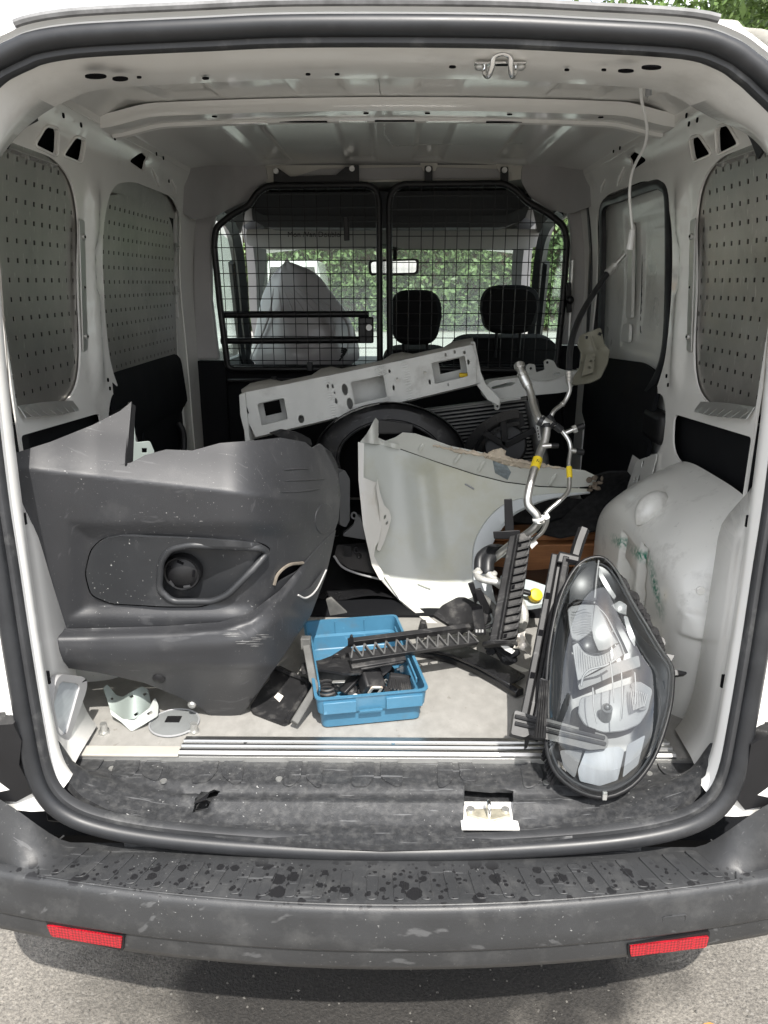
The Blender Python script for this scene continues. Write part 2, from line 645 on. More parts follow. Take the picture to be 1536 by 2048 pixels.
# ================================================================== GROUND AND SURROUNDINGS
def asphalt():
    m = M('asphalt', (.225, .216, .20), .85, var=.22, scale=3, bump=1., bscale=170, bdist=.004)
    nt = m.node_tree
    N, L = nt.nodes, nt.links
    b = N['Principled BSDF']
    base = b.inputs['Base Color'].links[0].from_socket
    tc = N.new('ShaderNodeTexCoord')
    v = N.new('ShaderNodeTexNoise')
    v.inputs['Scale'].default_value = 115
    v.inputs['Detail'].default_value = 7
    v.inputs['Roughness'].default_value = .75
    L.new(tc.outputs['Object'], v.inputs['Vector'])
    r = N.new('ShaderNodeValToRGB')
    r.color_ramp.elements[0].position, r.color_ramp.elements[0].color = .33, (.28, .27, .26, 1)
    r.color_ramp.elements[1].position, r.color_ramp.elements[1].color = .66, (1.25, 1.2, 1.12, 1)
    L.new(v.outputs['Fac'], r.inputs['Fac'])
    x = N.new('ShaderNodeMixRGB')
    x.blend_type = 'MULTIPLY'
    x.inputs[0].default_value = .9
    L.new(base, x.inputs[1])
    L.new(r.outputs['Color'], x.inputs[2])
    # pale stones
    v2 = N.new('ShaderNodeTexVoronoi')
    v2.inputs['Scale'].default_value = 60
    L.new(tc.outputs['Object'], v2.inputs['Vector'])
    r2 = N.new('ShaderNodeValToRGB')
    r2.color_ramp.elements[0].position, r2.color_ramp.elements[0].color = .14, (.5, .5, .5, 1)
    r2.color_ramp.elements[1].position, r2.color_ramp.elements[1].color = .22, (0, 0, 0, 1)
    L.new(v2.outputs['Distance'], r2.inputs['Fac'])
    x2 = N.new('ShaderNodeMixRGB')
    L.new(r2.outputs['Color'], x2.inputs[0])
    L.new(x.outputs['Color'], x2.inputs[1])
    x2.inputs[2].default_value = (.30, .285, .26, 1)
    # darker patch with a ragged edge, centred under the rear bumper
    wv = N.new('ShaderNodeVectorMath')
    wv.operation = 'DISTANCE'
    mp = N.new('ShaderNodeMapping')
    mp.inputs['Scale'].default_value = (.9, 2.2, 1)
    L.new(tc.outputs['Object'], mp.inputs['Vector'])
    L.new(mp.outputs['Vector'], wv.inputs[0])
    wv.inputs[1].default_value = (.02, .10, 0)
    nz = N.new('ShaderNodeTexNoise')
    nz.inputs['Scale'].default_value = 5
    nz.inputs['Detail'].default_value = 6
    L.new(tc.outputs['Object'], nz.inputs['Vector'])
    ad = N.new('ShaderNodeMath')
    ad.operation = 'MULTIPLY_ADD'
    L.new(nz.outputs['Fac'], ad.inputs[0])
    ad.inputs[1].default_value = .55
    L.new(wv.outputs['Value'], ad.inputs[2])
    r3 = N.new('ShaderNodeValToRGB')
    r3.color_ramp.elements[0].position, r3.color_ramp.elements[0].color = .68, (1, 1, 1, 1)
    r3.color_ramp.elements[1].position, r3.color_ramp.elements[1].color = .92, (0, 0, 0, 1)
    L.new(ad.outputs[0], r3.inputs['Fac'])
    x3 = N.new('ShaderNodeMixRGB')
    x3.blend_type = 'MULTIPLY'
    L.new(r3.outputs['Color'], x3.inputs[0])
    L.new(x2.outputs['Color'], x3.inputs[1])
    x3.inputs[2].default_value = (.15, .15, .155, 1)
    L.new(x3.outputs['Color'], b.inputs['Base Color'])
    return m

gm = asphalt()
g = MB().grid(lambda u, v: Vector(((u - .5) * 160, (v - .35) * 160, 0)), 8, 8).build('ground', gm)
g['kind'] = 'structure'
rd = MB().grid(lambda u, v: Vector(((u - .5) * 90, 6 + v * 16, .004)), 4, 2).build('road', concm)
rd['kind'] = 'structure'

def leaves(n, centre_fn, size, flat=.5):
    P = centre_fn(n)
    d1 = rng.normal(size=(n, 3))
    d1 /= np.linalg.norm(d1, axis=1)[:, None]
    d2 = np.cross(d1, rng.normal(size=(n, 3)))
    d2 /= np.linalg.norm(d2, axis=1)[:, None]
    s = (size * rng.uniform(.6, 1.4, n))[:, None]
    V = np.stack([P - d1 * s, P + d2 * s * flat, P + d1 * s, P - d2 * s * flat], 1).reshape(-1, 3)
    F = np.arange(4 * n).reshape(n, 4)
    return V, F

def leaf_obj(name, V, F, mat, root):
    me = bpy.data.meshes.new(name)
    off = np.array(root.location)
    me.from_pydata((V - off).tolist(), [], F.tolist())
    me.materials.append(mat)
    o = bpy.data.objects.new(name, me)
    COL.objects.link(o)
    o.parent = root
    return o

hedge = thing('hedge', 'tall clipped green hedge seen through the windscreen beyond the road', 'hedge', (1, 23, 0))
def hc(n):
    x = rng.uniform(-12, 17, n)
    z = rng.uniform(.02, 4.2, n) ** 1.0
    clump = .25 * np.sin(x * 2.1 + z * 1.3) * np.cos(z * 2.7 - x) + .15 * np.sin(x * 5.7) * np.sin(z * 6.1)
    y = 22.6 + clump + np.abs(rng.normal(size=n)) * .3
    return np.stack([x, y, z + .12 * np.sin(x * 1.7)], 1)
V, F = leaves(52000, hc, .095)
leaf_obj('foliage', V, F, leafm, hedge)
MB().box((2.5, 23.8, 1.95), (28.6, 1.6, 3.9)).build('inner_branches', barkm, hedge)

tree = thing('tree', 'leafy green tree rising above the roof at the right', 'tree', (5.6, 12.5, 0))
MB().tube(spl([(5.6, 12.5, 0), (5.65, 12.5, 1.8), (5.5, 12.6, 3.6), (5.6, 12.5, 5.4)], 4), .2, 10, scale=[1.2 - .05 * i for i in range(13)]).build('trunk', barkm, tree)
tb = MB()
for k in range(9):
    a = k * 2.4
    tb.tube(spl([(5.55, 12.5, 3 + k * .25), (5.55 + cos(a) * .9, 12.5 + sin(a) * .9, 4 + k * .25), (5.55 + cos(a) * 2, 12.5 + sin(a) * 1.7, 4.8 + k * .2)], 4), .06, 6)
tb.build('limbs', barkm, tree)
def tcn(n):
    k = 60
    cc = np.stack([rng.normal(5.7, 1.15, k), rng.normal(12.5, 1.2, k), rng.normal(5.0, .55, k)], 1)
    idx = rng.integers(0, k, n)
    return cc[idx] + rng.normal(size=(n, 3)) * np.array([.34, .34, .24])
V, F = leaves(16000, tcn, .085, .45)
leaf_obj('crown', V, F, leaf2, tree)

house = thing('house', 'distant house whose red tiled roof just shows above the van roof', 'house', (5.2, 48, 0))
MB().box((5.2, 48, 7.4), (7, 6, 14.8)).build('wall', concm, house)
MB().hexa([(1.2, 44.5, 14.8), (9.2, 44.5, 14.8), (9.2, 51.5, 14.8), (1.2, 51.5, 14.8), (3.6, 47, 17.3), (6.8, 47, 17.3), (6.8, 49, 17.3), (3.6, 49, 17.3)]).build('roof', roofm, house)

# white car parked beyond the windscreen
CX, CY = -2.62, 19.0
car = thing('parked_car', 'white parked car with red tail lamps seen past the grey cover through the windscreen', 'car', (CX, CY + 2, 0))
def carring(y, w, zb, zt, tp):
    return [Vector((CX + sx * w * k, CY + y, z)) for sx, k, z in ((-1, 1, zb), (-1, 1, zb + (zt - zb) * .55), (-1, tp, zt), (1, tp, zt), (1, 1, zb + (zt - zb) * .55), (1, 1, zb))]
MB().loft([carring(0, .80, .35, 1.10, .96), carring(.1, .86, .25, 1.18, .95), carring(3.4, .88, .22, 1.12, .95), carring(4.0, .78, .3, .9, .9)], True, True, True).build('body', carw, car, bevel=.04, seg=3)
MB().loft([carring(.12, .80, 1.1, 1.20, .98), carring(.45, .74, 1.1, 2.02, .88), carring(2.9, .72, 1.1, 2.0, .88), carring(3.6, .7, 1.08, 1.14, .98)], True, True, True).build('cabin', carw, car, bevel=.03, seg=2)
MB().hexa([(CX - .66, CY + .13, 1.30), (CX + .66, CY + .13, 1.30), (CX + .66, CY + .19, 1.30), (CX - .66, CY + .19, 1.30), (CX - .58, CY + .36, 1.85), (CX + .58, CY + .36, 1.85), (CX + .58, CY + .42, 1.85), (CX - .58, CY + .42, 1.85)]).build('rear_window', blacks, car)
for sx in (-1, 1):
    MB().box((CX + sx * .74, CY + .02, 1.12), (.16, .1, .40)).build('tail_lamp', redr, car, bevel=.02)
    for yy in (.8, 3.2):
        MB().cyl((CX + sx * .88, CY + yy, .33), (CX + sx * .70, CY + yy, .33), .33).build('wheel', rubber, car, bevel=.03)
MB().box((CX, CY - .03, .45), (1.6, .12, .2)).build('bumper', blackp, car, bevel=.03)

TX = .62
trk = thing('parked_truck', 'white truck with yellow and orange marks seen through the left door glass', 'truck', (-3.4, 9.4, 0))
MB().box((-3.55, 9.6, 1.75), (2.6, 2.2, 2.3)).build('box_body', carw, trk, bevel=.04)
MB().box((-3.55, 8.48, 1.56), (2.5, .03, .26)).build('orange_panel', orange, trk)
MB().box((-3.55, 8.475, 1.80), (2.5, .03, .24)).build('yellow_panel', yellow, trk)
MB().box((-3.55, 9.6, .5), (2.3, 2.0, .25)).build('chassis', blackp, trk)
for sx in (-.95, .95):
    MB().cyl((-3.55 + sx - .12, 8.9, .4), (-3.55 + sx + .12, 8.9, .4), .4).build('wheel', rubber, trk, bevel=.03)
    MB().box((-3.55 + sx, 8.47, 1.1), (.3, .06, .14)).build('tail_lamp', redr, trk, bevel=.02)

lf = MB().plate(circ(.655, -.098, .017, .012, 9, .5), lambda u, v: Vector((u, v, .008 + .25 * abs(u - .655))), .0012, (0, 0, -1)).build('fallen_leaf', M('orange_leaf', (.55, .26, .06), .7))
lf['label'], lf['category'] = 'small orange fallen leaf on the sunlit asphalt below the right bumper corner', 'leaf'

# ================================================================== THE VAN
van = thing('cargo_van', 'white cargo van with its rear doors open and load bay full of car parts', 'van', (0, 0, 0))
FZ = .57

# ---- floor
MB().plate([(-.74, .0), (.74, .0), (.74, 1.8), (-.74, 1.8)], lambda u, v: Vector((u, v, FZ)), .02, (0, 0, -1)).build('cargo_floor', floorm, van)
MB().plate([(-.9, -.02), (.9, -.02), (.9, 3.6), (-.9, 3.6)], lambda u, v: Vector((u, v, .40)), .05, (0, 0, -1)).build('underbody', blackm, van)
# threshold strip with three raised ribs
prof = [(0, 0), (0, .006), (.004, .011), (.010, .011), (.012, .008), (.020, .008), (.022, .012), (.026, .012), (.028, .008), (.036, .008), (.038, .012), (.042, .012), (.044, .008), (.056, .008), (.060, .001)]
MB().loft([[Vector((x, -.002 + a, FZ + b)) for a, b in prof] for x in (-.392, .56)], False).build('threshold_strip', alu, van, ang=25)
MB().box((-.50, .010, FZ + .003), (.214, .03, .006)).build('edge_strip', M('beige_edging', (.42, .40, .36), .5, var=.12), van, bevel=.002)
MB().box((0, .000, FZ - .012), (1.24, .006, .024)).build('floor_edge', zinc, van)
for x in (-.27, .02, .535):
    disc((x, .031, FZ + .0085), (0, 0, 1), .0035, .001).build('rivet', chrome, van)
for (a, b), h in (((208, 1466), .022), ((388, 1464), .02)):
    p = at_z(a, b, FZ)
    MB().cyl(p, p + Vector((.001, 0, h)), .0075, .007, 12).cyl(p, p + Vector((0, 0, .004)), .012, .012, 6).build('floor_stud', zinc, van)

# ---- plastic sill cover
def sillz(x, y):
    """steps down towards the rear"""
    k = max(0., (abs(x) - .30) / .3) * .035
    yy = y - k
    z = .560
    z -= .012 * sstep(-.072, -.088, yy) - .005 * sstep(-.088, -.094, yy)
    z -= .012 * sstep(-.108, -.118, yy)
    z -= .008 * sstep(-.128, -.134, yy)
    zr = np.interp(abs(x), [0, .40, .48, .53, .562, .58], [.50, .545, .561, .582, .612, .66]) + .004
    return max(z, zr if y < -.085 else z + (zr - z) * sstep(-.03, -.085, y) if zr > z else z)
def pz(px, py):
    p = at_z(px, py, .556)
    return (p.x, p.y)
so = [pz(*p) for p in ((122, 1540), (205, 1507), (228, 1521), (700, 1523), (1085, 1524), (1305, 1521), (1395, 1524), (1420, 1548), (1425, 1576), (1410, 1614), (1330, 1642), (1250, 1652), (1020, 1662), (768, 1668), (500, 1658), (300, 1640), (170, 1620), (116, 1598), (100, 1562))]
cut = [pz(*p) for p in ((929, 1574), (1027, 1582), (1027, 1648), (927, 1647))]
tear = [pz(*p) for p in ((383, 1612), (390, 1594), (402, 1582), (428, 1578), (440, 1580), (424, 1592), (414, 1605), (400, 1608))]
MB().plate(rp(so, .012, 3), lambda u, v: Vector((u, v, sillz(u, v))), .012, (0, 0, -1), [cut, tear], .0095).build('sill_cover', silltrim, van, ang=60)
MB().box((0, -.085, .500), (.9, .15, .05)).build('rear_crossmember', silltrim, van)
cutc = Vector((sum(c[0] for c in cut) / 4, sum(c[1] for c in cut) / 4, 0))
def flat(name, pts, z, t, mat, bev=.0006):
    return MB().plate(pts, lambda u, v: Vector((u, v, sillz(u, v) + z)), t, (0, 0, -1), (), .012).build(name, mat, van, bevel=bev, ang=60)
# pressed pads along the sill: outlines raised a little
padpx = [[(232, 1522), (282, 1521), (276, 1548), (258, 1560), (222, 1560)], [(286, 1535), (300, 1521), (322, 1526), (327, 1540), (320, 1562), (310, 1566), (284, 1556)],
         [(405, 1528), (440, 1521), (432, 1552), (416, 1569), (384, 1572), (390, 1545)], [(450, 1523), (475, 1521), (489, 1530), (483, 1572), (468, 1575), (444, 1556)],
         [(575, 1530), (590, 1522), (606, 1521), (602, 1560), (585, 1577), (565, 1575)], [(616, 1522), (640, 1524), (647, 1535), (643, 1577), (632, 1579), (612, 1562)],
         [(706, 1530), (735, 1522), (748, 1522), (748, 1560), (735, 1578), (703, 1577)], [(760, 1522), (790, 1526), (806, 1540), (804, 1576), (790, 1578), (762, 1562)],
         [(874, 1532), (885, 1524), (905, 1524), (906, 1565), (892, 1578), (876, 1580)], [(916, 1524), (940, 1526), (950, 1538), (953, 1567), (940, 1568), (921, 1564)],
         [(1040, 1537), (1055, 1528), (1080, 1532), (1090, 1560), (1066, 1580), (1047, 1580)]]
for pp in padpx:
    q = rp([pz(*p) for p in pp], .008, 3)
    cx, cy = sum(p[0] for p in q) / len(q), sum(p[1] for p in q) / len(q)
    MB().plate(q, lambda u, v: Vector((u, v, sillz(u, v) + .0026)), .005, (0, 0, -1), (), .012).build('pressed_pad', silltrim, van, bevel=.0015, seg=2, ang=50)
for pp in ([(130, 1545), (152, 1512), (205, 1510), (212, 1520), (196, 1546), (165, 1553), (136, 1551)], [(1312, 1524), (1385, 1524), (1400, 1558), (1378, 1566), (1335, 1560), (1318, 1545)]):
    flat('corner_pad', rp([pz(*p) for p in pp], .01, 3), .004, .006, silltrim, .002)
for px, py in ((224, 1537), (327, 1562), (558, 1558), (1093, 1565), (1298, 1547)):
    p = at_z(px, py, .561)
    disc(p, (0, 0, 1), .0062, .0015).build('screw', zinc, van)
# torn flap in the sill
p = [at_z(*q, .556) for q in ((388, 1606), (402, 1583), (420, 1596), (412, 1606))]
MB().add([p[0], p[1], p[2] + Vector((0, 0, .012)), p[3] + Vector((0, 0, .008)), p[0] + Vector((0, 0, -.002)), p[1] + Vector((0, 0, -.002)), p[2] + Vector((0, 0, .010)), p[3] + Vector((0, 0, .006))],
         [(0, 1, 2, 3), (7, 6, 5, 4), (0, 4, 5, 1), (1, 5, 6, 2), (2, 6, 7, 3), (3, 7, 4, 0)]).build('torn_flap', blacks, van)
# lower latch loop in its cut-out
lp = thing('latch', '', '', (0, 0, 0)); lp.parent = van
for k in ('label', 'category'):
    del lp[k]
MB().plate([(cutc.x - .038, cutc.y + .012), (cutc.x + .038, cutc.y + .012), (cutc.x + .038, cutc.y - .006), (cutc.x, cutc.y - .020), (cutc.x - .038, cutc.y - .004)], lambda u, v: Vector((u, v, .541)), .005, (0, 0, -1)).build('latch_plate', M('worn_latch_plate', (.45, .42, .33), .5, metal=.5, var=.3, scale=60), lp, bevel=.001)
q = Vector((cutc.x, cutc.y, .541))
MB().tube(spl([q + Vector(v) for v in ((0, .010, 0), (0, .010, .014), (0, .004, .021), (0, -.006, .020), (0, -.010, .012), (0, -.011, 0))], 5), .0036, 10).build('latch_loop', chrome, lp)
for sx in (-.031, .031):
    disc(q + Vector((sx, .006, .002)), (0, 0, 1), .007, .0025).build('bolt', zinc, lp)
pl = lambda z, t: MB().plate([(cutc.x - .05, cutc.y + .035), (cutc.x + .05, cutc.y + .035), (cutc.x + .05, cutc.y - .035), (cutc.x - .05, cutc.y - .035)], lambda u, v: Vector((u, v, z)), t, (0, 0, -1))
pl(.5365, .003).build('latch_recess', white, lp)

# ---- opening frame and door seal
def Ys(z):
    return -.165 + .165 * (z - .53) / 1.23
def on_seal(px, py):
    d = ray(px, py)
    bb = .165 / 1.23
    aa = -.165 - bb * .53
    return CAM + d * ((aa + bb * CAM.z - CAM.y) / (d.y - bb * d.z))
tl = [on_seal(*p) for p in ((0, 149), (26, 134), (52, 122), (78, 111), (130, 101), (208, 94), (400, 85), (600, 77))]
tr = [on_seal(*p) for p in ((1510, 172), (1482, 148), (1443, 122), (1368, 100), (1168, 87), (950, 78))]
low_half = [(0, .519), (.14, .522), (.29, .532), (.40, .544), (.48, .560), (.530, .580), (.562, .610), (.578, .655), (.587, .735), (.597, .86), (.606, 1.0), (.614, 1.12), (.620, 1.3), (.620, 1.45), (.615, 1.55), (.604, 1.62), (.586, 1.668)]
low_left = low_half[:-3] + [(.619, 1.56), (.613, 1.63), (.600, 1.68), (.582, 1.712)]
ring2 = [(x + .003, z) for x, z in low_half] + [(p.x, p.z) for p in tr] + [(p.x, p.z) for p in tl[::-1]] + [(-x + .003, z) for x, z in low_left[::-1][:-1]]
ring2 = [(v.x, v.y) for v in spl([(x, z, 0) for x, z in ring2], 5, True)]
NR = len(ring2)
nrm2 = []
for i in range(NR):
    a, b = ring2[i - 1], ring2[(i + 1) % NR]
    t = Vector((b[0] - a[0], b[1] - a[1])).normalized()
    nrm2.append((t.y, -t.x))
def ringpt(i, d, dy):
    x, z = ring2[i]
    return Vector((x + nrm2[i][0] * d, Ys(z) + dy, z + nrm2[i][1] * d))
seal = thing('door_seal', '', '', (0, 0, 0)); seal.parent = van
for k in ('label', 'category'):
    del seal[k]
MB().tube([ringpt(i, .013, -.011) for i in range(NR)], .0142, 12, True).build('seal_bulb', rubber, seal)
MB().sweep([ringpt(i, -.002, -.002) for i in range(NR)], [(-.008, -.009), (.008, -.009), (.009, .002), (.006, .007), (-.006, .007), (-.009, .002)], True, up=[Vector((0, -1, 0))] * NR).build('seal_lip', rubber_dusty, seal)
# pressed metal opening frame, lofted from the seal back to wall and roof
def frame_pt(i, k):
    x, z = ring2[i]
    nx, nz = nrm2[i]
    top = sstep(1.58, 1.74, z)
    low = 1 - sstep(.98, 1.12, z)
    y0 = Ys(z)
    tab_t = ((.045, -.004), (.0, .0), (-.005, .02), (-.013, .06), (-.016, .09), (-.015, .155), (.03, .165), (.085, .172))
    tab_m = ((.045, -.004), (.0, .0), (-.008, .03), (-.006, .055), (.006, .075), (.045, .14), (.09, .22), (.13, .29))
    tab_l = ((.045, -.004), (.0, .0), (-.008, .03), (-.006, .05), (.010, .065), (.028, .14), (.036, .24), (.135, .29))
    d = y = 0
    for w, t in ((top, tab_t), ((1 - top) * (1 - low), tab_m), ((1 - top) * low, tab_l)):
        d += w * t[k][0]
        y += w * t[k][1]
    return Vector((x + nx * d, y0 + y, z + nz * d))
fr = [i for i in range(NR) if ring2[i][1] > .600]
# rotate so the sequence starts at the lower right and is unbroken
st = next(j for j in range(NR) if ring2[j][1] > .600 and ring2[j - 1][1] <= .600)
seq = [(st + j) % NR for j in range(len(fr))]
MB().loft([[frame_pt(i, k) for i in seq] for k in range(8)], False).build('opening_frame', white, van, ang=75)
# spot-weld dimples and slots on the pillars
for s in (-1, 1):
    for z, h in ((.78, .024), (1.06, .02)):
        p = Vector((s * (float(np.interp(z, [.735, .86, 1.0, 1.12], [.587, .597, .606, .614])) + .001) + .003, Ys(z) + .060, z))
        MB().box(p, (.012, .005, h)).build('pillar_slot', hole, van)

# exterior corner beside the opening, with the base of the tail lamp and the bumper end piece
for s in (-1, 1):
    c = lambda x, z, dy=0.: Vector((s * x, Ys(z) + dy, z))
    rings = []
    for z in (.575, .60, .64, .70, .80, .90, 1.0, 1.2, 1.4, 1.55, 1.64):
        w = .135 + .02 * sstep(.7, .9, z) - .05 * sstep(1.5, 1.75, z)
        x0 = float(np.interp(z, [.44, .52, .56, .58, .61, .655, .735, .9, 1.2], [.28, .32, .48, .54, .574, .594, .606, .616, .632])) + .008
        dd = .028 * sstep(.60, .66, z) * (1 - sstep(.86, .90, z)) + .02 * sstep(.55, .50, z)
        rings.append([c(x0, z, -.008), c(x0 + .02, z, -.002 + dd * .2), c(x0 + w * .5, z, -.006 - dd), c(x0 + w * .85, z, .0 - dd * .6), c(x0 + w, z, .03), c(x0 + w + .035, z, .12), c(x0 + w + .045, z, .30)])
    MB().loft(rings, False).build('corner_panel', white, van, ang=50)
    MB().box(c(.712, 1.07, -.016), (.150, .014, .36)).build('tail_lamp_base', blackp, van, bevel=.004)
    sc1 = c(.672, .925, -.03)
    disc(sc1, (0, -1, 0), .010, .004).build('screw', blackd, van, bevel=.001)
    ep = [(-40, 1440), (0, 1450), (26, 1448), (43, 1482), (38, 1530), (66, 1586), (32, 1604), (-40, 1600)] if s < 0 else [(1590, 1450), (1536, 1470), (1502, 1490), (1496, 1530), (1464, 1588), (1490, 1620), (1590, 1600)]
    MB().plate(ep, lambda u, v: at_y(u, v, -.168), .05, (0, 1, 0), (), 12).build('bumper_end_piece', blackp, van, bevel=.006)
    MB().tube(spl([c(.65, .693, -.03), c(.70, .688, -.04), c(.74, .70, -.02)], 4), .006, 8).build('body_joint', white, van)
    # small rubber wedge under the seal on the bumper
    p = [at_z(*q, .508) for q in (((92, 1632), (108, 1612), (185, 1622), (205, 1645)) if s < 0 else ((1433, 1640), (1420, 1622), (1340, 1636), (1320, 1655)))]
    m = MB()
    m.hexa([v + Vector((0, 0, -.012)) for v in p] + [v + Vector((0, 0, .010)) for v in p])
    m.build('rubber_wedge', rubber, van, bevel=.003)

# ---- roof
def roofz(x, y):
    z = 1.846 + .020 * sstep(.2, .65, y) - .022 * (x / .7) ** 2 - .03 * sstep(.60, .71, abs(x))
    for (a0, b0), (a1, b1) in zip(((-.50, -.40), (-.19, -.10), (.06, .155), (.38, .48)), ((-.50, -.42), (-.185, -.09), (.085, .18), (.375, .49))):
        pass
    ch = 0
    if y < .76:
        t = (y - .2) / .56
        e = [(-.60 + .10 * t, -.44 + .04 * t), (-.24 + .05 * t, -.12 + .02 * t), (.09 - .02 * t, .19 - .03 * t), (.42 - .04 * t, .56 - .08 * t)]
        end = sstep(.755, .72, y)
    else:
        e = [(-.445, -.36), (-.14, -.05), (.095, .185), (.385, .50)]
        end = sstep(1.74, 1.70, y) * sstep(.86, .90, y)
    for a, b in e:
        ch = max(ch, sstep(a - .012, a + .004, x) * sstep(b + .012, b - .004, x))
    return z + .010 * ch * end
MB().grid(lambda u, v: Vector(((u - .5) * 1.44, .15 + v * 1.66, roofz((u - .5) * 1.44, .15 + v * 1.66))), 150, 90).build('roof_panel', white, van, ang=80, fix=False)
MB().grid(lambda u, v: Vector(((u - .5) * 1.5, .18 + v * 2.95, 1.868 + .022 * sstep(.05, .2, v) - .052 * (abs(u - .5) * 2) ** 2 - .25 * sstep(.72, 1.0, v))), 30, 40).build('outer_roof', white, van, fix=False)
# rear edge of the roof: gutter and hinge ledge above the seal
gut = [i for i in range(NR) if ring2[i][1] > 1.50]
gs = next(j for j in range(NR) if ring2[j][1] > 1.50 and ring2[j - 1][1] <= 1.50)
gq = [(gs + j) % NR for j in range(len(gut))]
MB().loft([[ringpt(i, d, dy) for i in gq] for d, dy in ((.022, -.006), (.032, -.004), (.036, -.012), (.041, -.010), (.046, .000), (.052, .02), (.066, .07), (.082, .13), (.096, .20))], False).build('roof_edge', white, van, ang=60)
MB().tube([ringpt(i, .042, -.012) for i in gq if ring2[i][1] > 1.752], .006, 8).build('roof_edge_strip', M('weathered_grey_strip', (.17, .17, .17), .6, var=.4, scale=30), van)
# cross bow with holes and slots
def bow(x, dy, dz):
    return Vector((x, .815 + dy - .02 * (x / .68) ** 2, roofz(0, .8) - .022 * (x / .7) ** 2 - .012 - .02 * sstep(.55, .7, abs(x)) + dz))
xs = np.linspace(-.69, .69, 60)
bp = ((-.055, .010), (-.05, -.004), (-.038, -.016), (.0, -.018), (.034, -.017), (.040, -.024), (.052, -.026), (.060, -.012), (.068, .010))
MB().loft([[bow(x, a, b) for x in xs] for a, b in bp], False).build('roof_bow', white, van, ang=30)
for x in (.10, .30, .52, -.42, -.05):
    p = bow(x, -.018, -.0175)
    disc(p, (0, 0, 1), .0065, .0012).build('bow_hole', hole, van)
k = 0
for x0, w in ((-.40, .10), (-.27, .12), (-.12, .07), (-.03, .10), (.10, .12), (.25, .09)):
    p = bow(x0 + w / 2, .041, -.0235)
    MB().box(p, (w, .007, .003)).build('bow_slot', hole if k % 2 else chrome, van)
    k += 1
# sealant bead and chalk mark on the roof
sb = [(757, 150), (760, 175), (763, 195)]
bead = [at_z(a, b, 1.866) for a, b in ((757, 150), (759, 170), (762, 195))] 
bead2 = [at_z(a, b, 1.864) for a, b in ((768, 252), (769, 268), (780, 284), (792, 291), (840, 290), (920, 288), (1000, 288), (1045, 287))]
for nm, pts in (('sealant_bead', bead), ('sealant_bead', bead2)):
    pts = spl(pts, 8)
    MB().tube([p + Vector((random.uniform(-.001, .001), 0, 0)) for p in pts], .003, 6, scale=[random.uniform(.5, 1.3) * (1 if i < len(pts) * .4 else .4) for i in range(len(pts))]).build(nm, M('sealant', (.45, .45, .43), .4, var=.3, scale=200), van)
# header holes
for px, py, rx, ry in ((191, 149, 22, 4.5), (240, 154, 16, 4), (278, 151, 5, 1.6), (411, 153, 7, 2), (616, 145, 5, 1.5), (674, 145, 5, 1.5), (905, 130, 7, 2), (1134, 136, 5, 1.6), (1208, 136, 5, 1.6), (1252, 138, 16, 3), (1303, 131, 20, 4)):
    hz = 1.754 - .012 * sstep(360, 540, abs(px - 768))
    c0 = at_z(px, py, hz)
    e = at_z(px + rx, py, hz) - c0
    f = at_z(px, py + ry, hz) - c0
    MB().plate([(cos(t) , sin(t)) for t in np.linspace(0, 2 * pi, 16)[:-1]], lambda u, v: c0 + e * u + f * v + Vector((0, 0, -.0035)), .002, (0, 0, 1)).build('header_hole', hole, van)
# upper door striker
st = thing('striker', '', '', (0, 0, 0)); st.parent = van
for k in ('label', 'category'):
    del st[k]
a = at_y(1000, 133, .06)
MB().box(a + Vector((0, .0, .004)), (.078, .016, .004)).build('striker_plate', chrome, st, bevel=.0015)
MB().tube(spl([a + Vector(v) for v in ((-.024, .0, .004), (-.023, -.0, -.008), (-.018, -.006, -.014), (-.014, -.016, -.004), (-.012, -.02, .008), (0, -.022, .012), (.012, -.02, .008), (.014, -.016, -.004), (.018, -.006, -.014), (.023, 0, -.008), (.024, 0, .004))], 5), .0042, 10).build('striker_loop', chrome, st)
for sx in (-.031, .031):
    MB().ball(a + Vector((sx, 0, -.001)), (.008, .008, .005)).build('bolt', zinc, st)
# ---- side walls
rear_hole = rp([(.30, 1.70), (.55, 1.70), (.655, 1.665), (.70, 1.58), (.665, 1.30), (.62, 1.20), (.53, 1.165), (.30, 1.185)], [.02, .05, .08, .05, .08, .08, .06, .02], 5)
door_hole = rp([(.855, 1.60), (.90, 1.69), (1.05, 1.715), (1.45, 1.715), (1.585, 1.66), (1.63, 1.2), (1.64, .63), (1.15, .63), (1.08, .85), (.92, 1.10), (.842, 1.22), (.838, 1.30)], [.05, .06, .05, .06, .06, .1, .04, .04, .1, .1, .06, .05], 5)
low_hole = rp([(.30, 1.135), (.735, 1.11), (.715, 1.015), (.50, .96), (.40, .90), (.30, .88)], [.01, .03, .04, .08, .05, .01], 4)
low2_hole = rp([(.785, 1.10), (.83, 1.15), (.90, 1.14), (.95, 1.06), (1.0, .93), (.80, .99)], [.03, .03, .03, .03, .03, .03], 4)
slot1 = rp([(.452, 1.712), (.492, 1.752), (.546, 1.757), (.552, 1.708)], .014, 4)
slot2 = rp([(.588, 1.714), (.640, 1.757), (.692, 1.760), (.684, 1.713)], .014, 4)
slot3 = rp([(1.005, 1.760), (1.06, 1.792), (1.135, 1.785), (1.13, 1.752)], .016, 4)
walls = []
